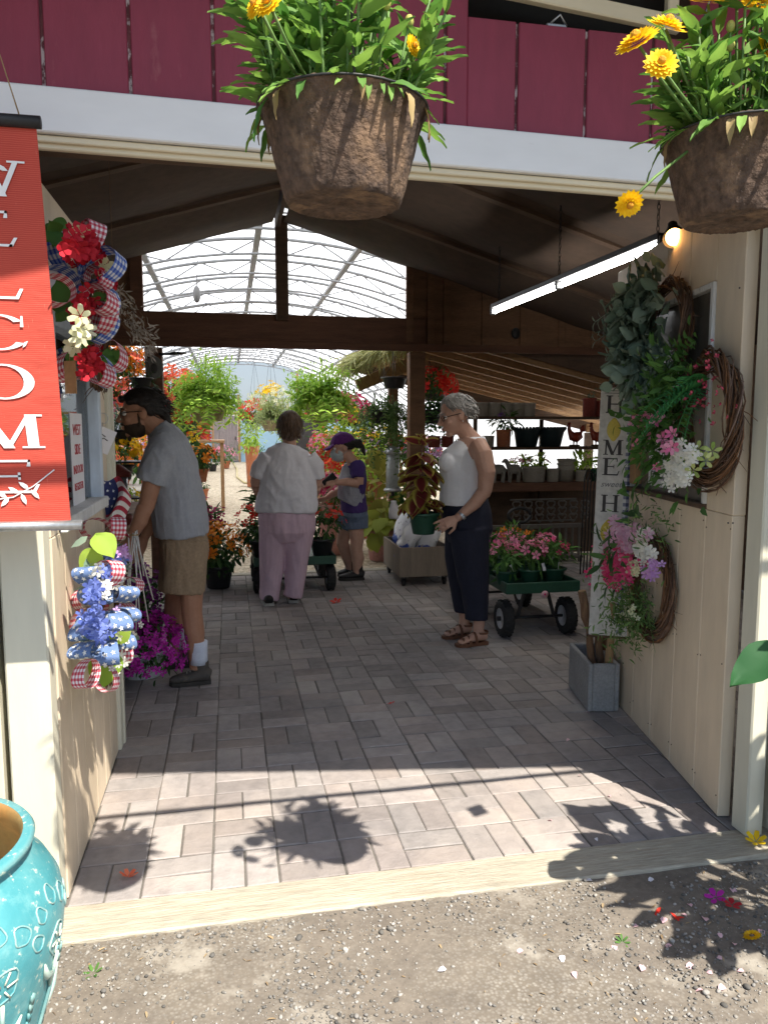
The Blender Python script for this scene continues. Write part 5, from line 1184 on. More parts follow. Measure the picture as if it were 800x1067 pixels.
lab = {'fPk': 0}
posn = ['left of the front row', 'middle of the front row', 'right of the front row', 'left of the second row', 'middle of the second row', 'right of the second row', 'left of the third row', 'middle of the third row', 'right of the third row', 'left at the back', 'right at the back']
for (x, y), fm, ps in zip(spots, colr, posn):
    cname = 'orange' if fm is fOr else ('magenta' if fm is fMag else 'pink')
    potted('potted_impatiens', f'green pot of {cname} impatiens on the cart, {ps}', 'potted plant', (x, y, .389), .082, .105, grnpot, gM, (.115, .11, .125), 95, .085, .8, T_NARROW if k % 2 else T_LEAF, fl=fm, nf=15, fr=.03, zmin=.05, group='flower pots on the loaded cart', clumps=9, up=1.0); k += 1
    g = MB(); box(g, (x+.05*rng.normal(), y-.06, .389+.125), (.022, .0015, .06), 0, R=rotm(.1, .2*rng.normal(), .5*rng.normal())); g.build('plant_label', paper, LASTPOT[0])
# second cart in front of the woman with pink trousers
hd = (.45, 6.98, .95, -1)
cart('garden_cart', 'green garden cart with red flowers in front of the woman in pink trousers', .20, .96, 7.02, 8.0, .30, .125, hd, grnpot)
potted('red_flowers', 'pot of red flowers with dark leaves on the cart, left of the woman', 'potted plant', (.30, 7.3, .314), .12, .16, blkpot, gD, (.24, .22, .22), 340, .07, fl=fRed, nf=34, fr=.035, zmin=0, group='pots on the second cart')
potted('red_flowers', 'pot of red flowers with dark leaves on the cart, right of the woman', 'potted plant', (.86, 7.3, .314), .12, .16, blkpot, gD, (.22, .22, .20), 320, .07, fl=fRed, nf=26, fr=.035, zmin=0, group='pots on the second cart')
potted('dark_leaf_plant', 'tall pot of dark drooping leaves at the back left of the second cart', 'potted plant', (.34, 7.75, .314), .12, .18, blkpot, gD, (.2, .2, .34), 160, .13, .6, group='pots on the second cart')
# ================================================================== box trolley with bags
tr = thing('box_trolley', 'grey plank box on castors holding plastic sacks', 'trolley', (1.83, 7.5, 0))
gw = mat('grey plank', (.30, .245, .19), (.235, .19, .15), .75, 3, (7, 7, .6), .3, dirt=(.20, .165, .13), dscale=5)
X0, X1, Y0, Y1 = 1.59, 2.10, 7.13, 7.93
g = MB()
for a in ((X0, X1, Y0, Y0+.02), (X0, X1, Y1-.02, Y1), (X0, X0+.02, Y0+.021, Y1-.021), (X1-.02, X1, Y0+.021, Y1-.021)): bx(g, *a, .095, .385, .003)
bx(g, X0+.02, X1-.02, Y0+.02, Y1-.02, .10, .115, 0)
g.build('box', gw, tr)
for x, y in ((X0+.05, Y0+.06), (X1-.05, Y0+.06), (X0+.05, Y1-.06), (X1-.05, Y1-.06)):
    g = MB(); bx(g, x-.03, x+.03, y-.03, y+.03, .082, .0945, .002); bx(g, x-.022, x-.018, y-.02, y+.02, .035, .082, .001); bx(g, x+.018, x+.022, y-.02, y+.02, .035, .082, .001); lathe(g, [(.012, -.014), (.034, -.013), (.036, 0), (.034, .013), (.012, .014)], (x, y, .036), 18, R=rotm(0, PI/2)); g.build('castor', black, tr)
bagm = MATS['bag'] = None
def bagmat():
    m, nt, out = _nt('soil sack plastic'); v = coords(nt)
    sp_ = nt.nodes.new('ShaderNodeSeparateXYZ'); L(nt, v, sp_.inputs[0]); ad_ = nt.nodes.new('ShaderNodeMath'); ad_.operation = 'MULTIPLY_ADD'; L(nt, noisef(nt, v, 5, 3), ad_.inputs[0]); ad_.inputs[1].default_value = .5; L(nt, sp_.outputs[2], ad_.inputs[2]); col = mixc(nt, ramp(nt, ad_.outputs[0], .40, .38), (.68, .69, .72), (.04, .09, .40)); col = mixc(nt, ramp(nt, noisef(nt, v, 22, 2), .62, .66), col, (.30, .30, .34))
    b = N(nt, 'ShaderNodeBsdfPrincipled', Roughness=.28); L(nt, col, b.inputs['Base Color']); L(nt, b.outputs[0], out.inputs[0]); return m
bagm = bagmat()
for i, (x, y, z, rx, ry) in enumerate(((1.74, 7.40, .42, .3, .5), (1.92, 7.36, .44, .2, .35), (1.80, 7.70, .48, .1, .4))):
    g = MB(); ell(g, (0, 0, 0), (.10, .17, .24), 28, 18); V = g.V[0]
    V = V*(1+.16*np.array([noise.noise(Vector(p)*11+Vector((i*9, 0, 0)))+.5*noise.noise(Vector(p)*25) for p in V.tolist()]))[:, None]; V[:, 0] *= .75+.3*np.abs(V[:, 2:3].ravel())/.24
    g.V[0] = V @ rotm(rx, ry, .3*i).T+np.array([x, y, z])
    tag(g.build('soil_sack', bagm), ['white and blue plastic sack at the left front of the grey box', 'white and blue plastic sack at the right front of the grey box', 'white and blue plastic sack standing at the back of the grey box'][i], 'sack', 'sacks in the grey box')
g = MB(); ell(g, (1.66, 7.72, .70), (.05, .05, .06), 14, 10); lathe(g, [(.045, .62), (.055, .64), (.05, .72), (.028, .78), (.03, .80)], (1.62, 7.55, 0), 14)
tag(g.build('spray_bottle', paper), 'white bottle standing among the sacks in the grey box', 'bottle')
# pots left of trolley
hp = at(397, 545, 8.7); potted('hosta_pot', 'pink clay pot of yellow green hosta leaves left of the grey box', 'potted plant', (hp[0], 8.7, 0), .19, .36, pinkpot, leafm('hosta leaf', (.28, .34, .05), (.46, .48, .12), .35), (.30, .28, .24), 46, .19, 1.25, T_WIDE, clumps=9, up=.7)
hp = at(398, 497, 9.0); potted('ginger_plant', 'tall pot of broad yellow green leaves behind the pink clay pot', 'potted plant', (hp[0], 9.1, 0), .2, .5, tanpot, leafm('golden leaf', (.26, .26, .05), (.44, .40, .10), .35), (.33, .3, .36), 46, .27, .9, T_WIDE, clumps=10, up=1.0)
hp = at(425, 545, 8.45); potted('caladium_pot', 'tall tan pot behind the left end of the grey box', 'potted plant', (hp[0], 8.45, 0), .13, .62, tanpot, gM, (.22, .2, .2), 90, .12, 1., group=None)
hp = at(409, 500, 8.35); ln = thing('glass_feeder', 'clear glass cylinder bird feeder with grey caps right of the trailing basket', 'bird feeder', (hp[0], 8.35, 1.0))
z = at(409, 512, 8.35)[2]; z1_ = at(409, 470, 8.35)[2]
g = MB(); lathe(g, [(.09, z), (.105, z+.015), (.085, z+.04)], (hp[0], 8.35, 0), 18); lathe(g, [(.09, z1_-.03), (.10, z1_-.01), (.05, z1_+.04), (.01, z1_+.06)], (hp[0], 8.35, 0), 18); g.build('caps', steel, ln)
g = MB(); lathe(g, [(.076, z+.041), (.076, z1_-.031)], (hp[0], 8.35, 0), 18); g.build('tube', mat('clear plastic', (.55, .60, .58), (.45, .5, .48), .1, 5, spec=.6), ln)
g = MB(); tube(g, [(hp[0], 8.35, z1_+.05), (hp[0], 8.35, 2.45)], .003, 5); tube(g, [(hp[0], 8.35, z), (hp[0], 8.35, z-.05)], .02, 6); g.build('hanging_wire', black, ln)
# ================================================================== stone planter with logs, HOME sign
pln = thing('stone_planter', 'grey stone trough standing at the foot of the right wall', 'planter', (1.93, 3.85, 0))
stone = mat('grey stone', (.36, .36, .355), (.28, .28, .28), .9, 9, bump=.6, bscale=70, dirt=(.34, .34, .34), dscale=18)
RP = np.stack([RD, RN, (0, 0, 1)], 1)
pc_ = gz(627, 722); pc_ = np.array([2.005, 3.93, 0])
def pbox(g, a0, a1, b0_, b1, c0, c1, m=0, bev=.006): box(g, pc_+RD*((a0+a1)/2)+RN*((b0_+b1)/2)+Zv*((c0+c1)/2), (a1-a0, b1-b0_, c1-c0), bev, m, R=RP)
g = MB()
pbox(g, -.21, .21, -.085, -.06, .002, .27); pbox(g, -.21, .21, .06, .085, .002, .27); pbox(g, -.21, -.186, -.0595, .0595, .002, .2695); pbox(g, .186, .21, -.0595, .0595, .002, .2695); pbox(g, -.185, .185, -.059, .059, .01, .05)
g.build('trough', stone, pln)
bark = mat('bark', (.26, .15, .08), (.15, .085, .05), .9, 9, (6, 6, 1), .9, 40, dirt=(.36, .24, .14), dscale=14); cutw = mat('cut wood', (.46, .30, .16), (.38, .24, .12), .8, 8)
lbl = ['dark straight log leaning left in the stone trough', 'pale short log in the stone trough', 'brown middle log in the stone trough', 'pale tan log leaning right in the stone trough']
for i, ((ax, ay), (bx_, by), r_, dy) in enumerate((((606, 616), (622, 690), .021, -.02), ((620, 626), (628, 690), .02, .0), ((629, 632), (629, 688), .018, .10), ((638, 628), (633, 690), .021, -.12))):
    a, b = at(ax, ay, 3.88+dy), at(bx_, by, 3.88+dy); b[2] = .06
    g = MB(); tt = np.linspace(0, 1, 9); pts = [a+(b-a)*t+rng.normal(size=3)*.004 for t in tt]; tube(g, pts, r_*(1+.08*rng.normal(size=9)), 12); d = nrm(a-b); tube(g, [pts[0]+d*.0005, pts[0]+d*.004], r_*.93, 12, 1)
    tag(g.build('log', [bark if i != 3 else mat('pale bark', (.40, .26, .13), (.32, .2, .1), .85, 9, (6, 6, 1), .6, 40), cutw]), lbl[i], 'log', 'logs in the stone trough')
sgn = thing('wooden_sign', 'tall white HOME sweet HOME board with painted lemons beside the right wall', 'sign', at(632, 660, 4.08))
sa, sb = at(646, 404, 3.80), at(632, 662, 3.76)
sv = nrm(sa-sb); su = nrm(np.array([.93, -.37, 0])); su = nrm(su-sv*(su@sv)); snn = np.cross(su, sv)   # normal away from viewer
if (cC-sa)@snn > 0: pass
sh = np.linalg.norm(sa-sb); sw_ = .195
SR = np.stack([su, sv, np.cross(su, sv)], 1); fn = np.cross(su, sv); fn = fn if fn@(cC-sa) > 0 else -fn
g = MB(); box(g, (sa+sb)/2, (sw_, sh, .02), .003, R=SR); g.build('board', mat('sign white', (.66, .65, .60), (.60, .59, .54), .6, 4, dirt=(.45, .43, .38), dscale=9), sgn)
gM_ = [mat('check navy', (.05, .06, .13), None, .7), mat('check white', (.70, .70, .68), None, .7, fine=.02), mat('check mid', (.26, .28, .36), None, .7)]
g = MB(); strip(g, [sa+su*(sw_*.30)-sv*(sh*t)+fn*.0125 for t in np.linspace(.07, .995, 130)], su, .030, ging(0, 1, 2, 2), 4); g.build('gingham_band', gM_, sgn)
g = MB(); box(g, (sa+sb)/2+su*(sw_*.52), (.014, sh, .03), .002, R=SR); g.build('side_strip', mat('sign side', (.62, .66, .74), None, .6), sgn)
g = MB(); box(g, sa+sv*.01, (sw_+.02, .016, .026), .003, R=SR); box(g, sb-sv*.006, (sw_+.02, .012, .026), .003, R=SR); g.build('end_rail', wood_dk, sgn)
g = MB()
for k in (.018, .03): box(g, sa-sv*k-su*.02+fn*.0105, (sw_*.62, .003, .001), 0, R=SR)
g.build('painted_line', blackink, sgn)
pxs = lambda py: (sa-sv*(sh*((py-404)/(662-404)*1.0)))-su*(sw_*.12)+fn*.0108
ink2 = mat('sign ink', (.06, .055, .055), None, .7)
u_l = su if (np.cross(su, sv)@fn) > 0 else -su
for ch, py in (('H', 430), ('M', 473), ('E', 494), ('H', 532)):
    g = MB(); letter(g, ch, pxs(py), u_l, sv, .10, .092 if ch != 'M' else .08, .0006); g.build('letter', ink2, sgn)
textobj('sweet', 'script', grayink, pxs(506)+fn*.0004, u_l, sv, .045, sgn, .35); 
def lemon(py, hh, ww, whole):
    g = MB(); o = pxs(py); ell(g, o, 1, 18, 12); V = g.V[0]; q = (V-o)
    tip = np.sign(q[:, 2])*np.maximum(0, np.abs(q[:, 2])-.85)*1.4
    g.V[0] = o+su*(q[:, :1]*ww)+sv*((q[:, 2]+tip)[:, None]*hh)+fn*(q[:, 1:2]*.003)
    return g
lemM = mat('lemon paint', (.72, .58, .10), (.62, .50, .10), .6, 30)
lm = lemon(447, .052, .036, True).build('lemon', lemM, sgn)
g = MB(); 
for d in (1, -.2): inst(g, t_leaf(.6, 0, 0), [pxs(434)+fn*.003], fn, su*d+sv*.25, .055)
g.build('lemon_leaf', gM, lm)
lm = lemon(553, .058, .042, False).build('lemon_slice', mat('lemon rind', (.62, .48, .05), None, .6), sgn)
lemon(553, .050, .035, False); g = MB()
for k in range(8):
    a = 2*PI*k/8; d = su*math.cos(a)*.030+sv*math.sin(a)*.042; c = pxs(553)+fn*.0036; q = np.cross(fn, nrm(d)); g.add([c+d*.15, c+d-q*.007, c+d+q*.007], [(0, 1, 2)])
g.build('lemon_segments', mat('lemon flesh', (.80, .68, .22), None, .6), lm)
g = MB(); a, b = sa+sv*.015-su*.06, sa+sv*.015+su*.06; tube(g, [a, sa+sv*.13+fn*-.01, b], .0025, 5); g.build('hanging_twine', twine, sgn)
# ================================================================== lamps
lt = thing('tube_light', 'long glowing fluorescent tube light hung on chains under the dark roof', 'light', (2.2, 5.0, 2.5))
A = gz(690, 255, 2.5); B = gz(514, 325, 2.5); mid = (A+B)/2
tubeE = emis('lit tube', (1, .97, .92), 30.0)
for a, b in ((A, mid+nrm(A-B)*.03), (mid-nrm(A-B)*.03, B)):
    g = MB(); tube(g, [a, b], .016, 12); g.build('tube', tubeE, lt)
g = MB(); beam(g, A+(0, 0, .045), B+(0, 0, .045), .06, .035, .004)
for p in (A, mid, B): bx(g, p[0]-.025, p[0]+.025, p[1]-.02, p[1]+.02, 2.478, 2.545, .004)
g.build('fixture', black, lt)
for p in (mid, B+nrm(A-B)*.12, A-nrm(A-B)*.05):
    g = MB(); tz = RZ(p[0])-.0
    for k in range(int((tz-2.565)/.028)):
        z = 2.565+k*.028; o = (1, 0) if k % 2 else (0, 1); tube(g, [(p[0]+o[0]*.008*math.cos(a), p[1]+o[1]*.008*math.cos(a), z+.018*math.sin(a)) for a in np.linspace(0, 2*PI, 9)], .0025, 4)
    g.build('chain', black, lt)
bp2 = at(702, 247, 3.25); bl = thing('clamp_lamp', 'glowing orange bulb in a dark clamp lamp under the roof at the right', 'lamp', bp2)
g = MB(); ell(g, bp2, (.038, .038, .038), 14, 10); g.build('bulb', emis('lit bulb', (1, .48, .14), 7.), bl)
g = MB(); lathe(g, [(.05, -.01), (.044, .02), (.034, .05), (.022, .055), (.022, .11)], bp2, 18, R=rotm(-.75, .45, 0), caps=False); g.build('socket', black, bl)
g = MB(); tube(g, [bp2+(.05, 0, .1), bp2+(.03, .03, .3), (bp2[0], 3.43+.05, RZ(bp2[0])-.06)], .006, 6); g.build('cord', black, bl)
# ================================================================== shelves on the right
SY = 8.55
sh_ = thing('shelf_unit', 'dark plank shelving full of pots behind the older woman', 'shelves', (3.6, SY, 0))
def shz(px, py): return at(px, py, SY-.2)[2]
ZS = [shz(560, 434), shz(560, 466), shz(560, 503), .42]
g = MB()
for k in range(9): bx(g, 2.73+k*.21, 2.9402+k*.21, SY+.21, SY+.23, 0, ZS[2]+.14, .003)
g.build('dark_backing', wood_dk, sh_)  # added dark sheet, keeps the space behind the low shelves dark
for i, z in enumerate(ZS[:3]):
    g = MB(); bx(g, 2.72, 4.62, SY-.2, SY+.2, z-(.03 if i < 2 else .10), z, .004); g.build('shelf', wood_rd if i == 2 else wood_dk, sh_)
for x in (2.74, 3.68, 4.60):
    for y in (SY-.17, SY+.17):
        if x == 3.68 and y < SY: continue
        g = MB(); bx(g, x-.02, x+.02, y-.02, y+.02, 0, ZS[0]-.031 if x < 4 else ZS[0]+.3, .003); g.build('upright', wood_dk, sh_)
def shelfpot(name, label, px, i, r, h, m, group=None, prof=None, dy=0, ribs=0):
    x = at(px, 480, SY+dy)[0]; t = MB(); pr = prof or [(r*.88, 0), (r*.93, .006), (r, h*.9), (r*1.04, h*.92), (r*1.04, h), (r*.94, h), (r*.9, h*.6), (.01, h*.55)]
    lathe(t, pr, (x, SY+dy, ZS[i]+.001), 24)
    o = t.build(name, m); tag(o, label, 'pot', group); return o
places = ['leftmost', 'second from the left', 'third from the left', 'fourth from the left', 'fifth from the left', 'rightmost']
for k, px in enumerate((487, 501, 514, 526, 538, 549)):
    shelfpot('woven_pot', f'pale woven pot on the top shelf, {places[k]} of six', px, 0, .085, .16, crock, 'pale pots on the top shelf')
shelfpot('red_pot', 'red pot on the top shelf holding a small cactus', 612, 0, .08, .22, rustpot); shelfpot('red_pot', 'plain red pot on the top shelf right of the cactus pot', 625, 0, .08, .19, rustpot)
x = at(612, 480, SY)[0]; g = MB(); crown(g, (x, SY, ZS[0]+.26), (.07, .06, .07), 60, .05, .6); tag(g.build('cactus', gE), 'small grey green succulent in the left red pot on the top shelf', 'plant')
shelfpot('brick_pot', 'dark red square pot on the middle shelf left of the woman', 452, 1, .07, .13, rustpot, 'dark pots left of the older woman', dy=-.1); shelfpot('brick_pot', 'dark red square pot on the middle shelf nearest the woman', 466, 1, .07, .13, rustpot, 'dark pots left of the older woman', dy=-.1)
shelfpot('clay_pot', 'terracotta pot of purple flowers on the middle shelf', 524, 1, .085, .20, terra)
x = at(523, 480, SY)[0]; pt_ = thing('purple_flowers', 'purple flowering plant growing in the terracotta pot on the middle shelf', 'plant', (x, SY, ZS[1]+.19)); g = MB(); crown(g, (x+.04, SY, ZS[1]+.30), (.18, .13, .12), 130, .10, .7); g.build('foliage', gM, pt_); g = MB(); blooms(g, (x-.06, SY, ZS[1]+.36), (.08, .08, .05), 30, .03); g.build('blooms', leafm('violet petal', (.30, .10, .55), (.48, .22, .72), .3), pt_)
shelfpot('rust_bowl', 'small tan pot beside the purple flowers on the middle shelf', 508, 1, .07, .13, crock)
for k, px in enumerate((548, 573)):
    x = at(px, 480, SY)[0]; g = MB(); lathe(g, [(.11, 0), (.12, .01), (.15, .17), (.165, .19), (.17, .215), (.15, .21), (.13, .1), (.01, .09)], (x, SY, ZS[1]+.001), 36, wob=.02)
    for q in range(26): a = 2*PI*q/26; ell(g, (x+.166*math.cos(a), SY+.166*math.sin(a), ZS[1]+.215), (.016, .016, .02), 6, 4)
    tag(g.build('scalloped_planter', mat('dark teal glaze', (.022, .04, .045), (.016, .03, .034), .35, 9)), ['dark scalloped planter on the middle shelf, the left one', 'dark scalloped planter on the middle shelf, the right one'][k], 'planter', 'dark planters on the middle shelf')
# roosters
def rooster(label, px, m):
    x = at(px, 470, SY)[0]; b = np.array([x, SY, ZS[1]+.02]); t = thing('rooster_figure', label, 'ornament', b, 'red roosters on the middle shelf')
    g = MB(); loft(g, [(b+(-.07, 0, .22), .018, .018, BX), (b+(-.075, 0, .19), .022, .02, BX), (b+(-.06, 0, .15), .03, .025, BX), (b+(-.03, 0, .10), .055, .045, Zv), (b+(.02, 0, .09), .065, .05, Zv), (b+(.07, 0, .12), .05, .03, Zv), (b+(.10, 0, .17), .045, .014, BX), (b+(.105, 0, .23), .02, .008, BX)], 14)
    ell(g, b+(-.075, 0, .225), (.022, .018, .024)); loft(g, [(b+(-.09, 0, .222), .008, .008, Zv), (b+(-.125, 0, .212), .002, .002, Zv)], 8)
    for k, (dx, dz) in enumerate(((-.09, .25), (-.075, .258), (-.058, .252))): ell(g, b+(dx, 0, dz), (.010, .005, .014), 8, 6)
    for dx in (-.01, .03): loft(g, [(b+(dx, .0, .06), .012, .012, BX), (b+(dx, 0, .0), .008, .008, BX)], 8)
    fuse(g, 'body', m, t, .005, 2)
    g = MB(); lathe(g, [(.06, -.018), (.065, -.016), (.06, .002), (.01, .004)], b, 18); g.build('base', wood_dk, t)
rom = mat('rooster red', (.33, .05, .02), (.24, .035, .018), .4, 16)
rooster('red rooster ornament on the middle shelf, left of the pair', 598, rom); rooster('red rooster ornament on the middle shelf, right of the pair', 621, rom)
# lambs
lam = mat('grey resin', (.33, .31, .28), (.25, .235, .21), .8, 22, bump=.5, bscale=90)
def lamb(label, px, dz=0):
    x = at(px, 500, SY-.08)[0]; b = np.array([x, SY-.08, ZS[2]]); t = thing('lamb_figure', label, 'ornament', b, 'lamb figures on the low shelf')
    g = MB(); loft(g, [(b+(-.075, 0, .15), .03, .03, Zv), (b+(-.05, 0, .155), .055, .05, Zv), (b+(0, 0, .155), .058, .055, Zv), (b+(.05, 0, .15), .055, .05, Zv), (b+(.08, 0, .15), .025, .025, Zv)], 14)
    loft(g, [(b+(-.055, 0, .17), .034, .032, BX), (b+(-.08, -.01, .215), .028, .026, BX), (b+(-.10, -.012, .245), .026, .024, BX)], 12); ell(g, b+(-.112, -.016, .252), (.034, .024, .026)); ell(g, b+(-.145, -.02, .24), (.016, .015, .014))
    for s in (-1, 1):
        ell(g, b+(-.098, -.012+s*.034, .26), (.008, .022, .01)); 
        for dx in (-.05, .055): loft(g, [(b+(dx, s*.028, .13), .02, .02, BX), (b+(dx+.004, s*.028, .06), .0125, .0125, BX), (b+(dx, s*.028, .015), .012, .012, BX), (b+(dx-.004, s*.028, .001), .014, .012, BX)], 10)
    loft(g, [(b+(.078, 0, .17), .012, .012, BX), (b+(.095, 0, .12), .008, .008, BX)], 8)
    fuse(g, 'body', lam, t, .0045, 3)
lamb('grey lamb ornament on the low shelf, the left one of two', 519); lamb('grey lamb ornament on the low shelf, the right one of two', 535)
shelfpot('wide_crock', 'wide pale crock in the middle of the low shelf', 556, 2, .135, .18, crock, dy=-.05); shelfpot('small_crock', 'small ribbed crock right of the wide crock on the low shelf', 576, 2, .072, .15, crock, dy=-.08)
shelfpot('stacked_crock', 'tall stack of pale crocks in the low shelf centre', 590, 2, .10, .26, crock, prof=[(.09, 0), (.10, .13), (.112, .14), (.112, .155), (.10, .157), (.104, .19), (.114, .195), (.114, .21), (.10, .212), (.106, .24), (.116, .245), (.116, .262), (.1, .26), (.01, .2)])
shelfpot('patterned_mug', 'pale mug planter with dark marks on the low shelf', 605, 2, .062, .13, crock, dy=-.08); shelfpot('dark_pot', 'dark green pot at the right end of the low shelf', 622, 2, .075, .14, grnpot, dy=-.08)
x = at(607, 480, SY)[0]; g = MB(); crown(g, (x, SY, ZS[2]+.24), (.2, .13, .10), 130, .10, .8); tag(g.build('leafy_plant', gL), 'bright leafy plant spilling over the mugs on the low shelf', 'plant')
x = at(560, 480, SY+.1)[0]; potted('shelf_plant', 'leafy pink flowered plant at the back of the low shelf', 'potted plant', (x-.1, SY+.12, ZS[2]+.001), .09, .14, tanpot, gL, (.25, .1, .1), 160, .08, fl=fPk, nf=16, fr=.03)
# bench below
bn = thing('garden_bench', 'dark ornate garden bench with slatted back under the shelves', 'bench', (3.6, 8.2, 0))
bm = mat('bench grey', (.21, .19, .17), (.15, .135, .12), .6, 9)
a, b = at(500, 560, 8.1), at(607, 560, 8.1); zt = at(560, 548, 8.1)[2]; zb_ = at(560, 580, 8.1)[2]
g = MB(); bx(g, a[0], b[0], 8.08, 8.12, zt-.03, zt+.02, .004); bx(g, a[0], b[0], 8.08, 8.12, zb_-.03, zb_, .004)
for k in range(15): x = a[0]+.05+k*(b[0]-a[0]-.1)/14; bx(g, x-.012, x+.012, 8.09, 8.11, zb_+.001, zt-.031, .002)
g.build('slat_front', bm, bn)
g = MB()
for k in range(7):
    for j in range(3): c = np.array([a[0]+.5+k*.14, 8.3, zt+.07+j*.075]); tube(g, [c+.045*np.array([math.cos(q), 0, math.sin(q)])*(1+.2*math.sin(3*q)) for q in np.linspace(0, 2*PI, 14)], .010, 5)
bx(g, a[0]+.42, b[0], 8.29, 8.31, zt+.025, zt+.04, .003); bx(g, a[0]+.42, b[0], 8.29, 8.31, zt+.27, zt+.29, .003); g.build('cast_back', bm, bn)
g = MB(); bx(g, a[0], b[0], 8.13, 8.34, zb_-.03, zb_-.005, .003); g.build('seat', bm, bn)
for x in (a[0]+.03, b[0]-.03):
    for y in (8.1, 8.3): g = MB(); bx(g, x-.02, x+.02, y-.02, y+.02, 0, zb_-.031, .003); g.build('leg', bm, bn)
hooks = thing('hook_bundle', 'dark plant hooks standing upright by the sign', 'hooks', at(612, 600, 7.6)*np.array([1, 1, 0]))
for k in range(7):
    p = at(604+k*3.3, 600, 7.4+.06*k); z = 1.02-.03*k; g = MB(); tube(g, [(p[0], p[1], 0), (p[0]+.02, p[1], z), (p[0]+.04, p[1], z+.07), (p[0]+.10, p[1], z+.06), (p[0]+.11, p[1], z)], .008, 6); g.build('hook', black, hooks)
# ================================================================== hanging plants in the greenhouse
def fern(label, px, py, Y, R, pm, m, k=70, group='bright ferns hanging in the greenhouse', hook=1.4):
    p = at(px, py, Y); t = hanging('hanging_fern', label, p-np.array([0, 0, R*.80]), R*.42, R*.42, pm, hook, group)
    g = MB(); c = p-np.array([0, 0, R*.28]); strands(g, c, k, R*1.15, .95, 20, R*.17, .75, None, 0, .03, (.05, 1.35), 1, .0015); crown(g, c+(0, 0, R*.30), (R*.95, R*.95, R*.72), 1900, R*.13, .8, T_LEAF, clumps=46, spread=.30, shell=.4); g.build('foliage', [m, stemg], t); return t
fern('bright green hanging fern in a tan pot, left of the aisle', 217, 402, 9.5, .52, tanpot, gY, 80)
fern('bright green hanging fern in a tan pot, right of the aisle above the cap', 336, 405, 9.5, .52, tanpot, gY, 80)
p = at(283, 424, 13.); t = fern('white and yellow flowering basket hanging between the two ferns', 283, 428, 13., .42, tanpot, leafm('pale leaf', (.30, .40, .16), (.52, .58, .30), .4), 50, None)
g = MB(); blooms(g, p+(0, 0, .05), (.4, .4, .3), 70, .04); g.build('blooms', fCr, t); g = MB()
blooms(g, p+(0, 0, .12), (.3, .3, .3), 26, .05, zmin=.3)
g.build('yellow_blooms', fYel, t)
def fbasket(label, px, py, Y, R, m, leaf=gM, k=70): 
    p = at(px, py, Y); t = hanging('hanging_flowers', label, p-np.array([0, 0, R*.7]), R*.6, R*.5, blkpot, R+.9)
    g = MB(); crown(g, p, (R, R, R*.8), 200, R*.3); g.build('foliage', leaf, t); g = MB(); blooms(g, p, (R, R, R*.85), k, R*.2, None, zmin=-.5); g.build('blooms', m, t); return t
fbasket('red flower basket hanging far behind the left fern', 266, 430, 15, .30, fRed); fbasket('pink and red flower basket hanging right of the right fern', 364, 428, 12, .34, fHot, k=90); fbasket('orange flower basket hanging just behind the right fern', 350, 424, 13, .28, fOr)
fbasket('red flower basket behind the right timber post', 453, 402, 10.5, .30, fRed, k=110); fbasket('crimson flower basket hanging at the far left of the aisle', 176, 448, 14, .3, fRed)
# dark trailing basket right
p = at(400, 430, 8.55); t = hanging('trailing_basket', 'dark green trailing basket left of the right timber post', p-np.array([0, 0, .12]), .17, .15, blkpot, .62)
g = MB(); crown(g, p, (.25, .22, .17), 420, .06, .9); strands(g, p, 60, .36, 1.7, 16, .042, .9, None, 0, .12, (-.1, .7), 1, .0015); 
for k in range(26):
    a = rng.uniform(0, 2*PI); q = p+np.array([.19*math.cos(a), .19*math.sin(a), -.05]); tt = np.linspace(0, 1, 16); ln_ = rng.uniform(.25, .62); pts = q+np.array([.03*math.cos(a), .03*math.sin(a), -1])*(tt[:, None]*ln_)+np.cumsum(rng.normal(size=(16, 3))*.006, 0); inst(g, T_LEAF, pts, rdir(16)*.4+np.array([math.cos(a), math.sin(a), .3]), rdir(16)+np.array([0, 0, -.8]), .05)
g.build('foliage', [leafm('trailing leaf', (.05, .11, .025), (.14, .22, .06), .3), stemg], t)
p = at(411, 400, 8.3); t = hanging('hanging_planter', 'empty black hanging planter on an iron hook above the trailing basket', p-np.array([0, 0, .05]), .14, .12, blkpot, .30)
for x_, lbl_ in ((480, 'left'), ):
    pass
# plant mass between post and woman
p = at(447, 425, 9.6); t = hanging('hanging_basket', 'dark foliage basket hanging between the right post and the older woman', p-np.array([0, 0, .2]), .2, .18, blkpot, .8); g = MB(); crown(g, p, (.3, .26, .3), 300, .08); strands(g, p, 26, .5, 1.6, 14, .06); g.build('foliage', gD, t)
# thatch on a slanted beam
th = thing('thatch_awning', 'straw thatch fringe on a slanted beam behind the right post', 'awning', at(400, 385, 10))
a, b = at(372, 402, 10.), at(440, 374, 10.); g = MB(); beam(g, a, b, .12, .16); g.build('beam', wood_lt, th)
g = MB(); k = 700; tt = rng.random(k); P = a+(b-a)*tt[:, None]+np.stack([rng.normal(size=k)*.03, rng.uniform(-.5, .0, k), .18+.12*rng.random(k)], 1)+np.array([-.15, 0, .05]); D = np.stack([-.8+rng.normal(size=k)*.4, rng.normal(size=k)*.5, -.6+rng.normal(size=k)*.3], 1)
inst(g, T_NARROW, P, rdir(k)+Zv, D, np.stack([np.full(k, .08), np.full(k, .32), np.full(k, .3)], 1)); g.build('thatch', leafm('straw', (.36, .38, .16), (.56, .54, .28), .3), th)
g = MB(); bx(g, a[0]+.42, a[0]+.54, 9.95, 10.07, 0, at(400, 395, 10)[2], .005); g.build('post', wood_md, th)
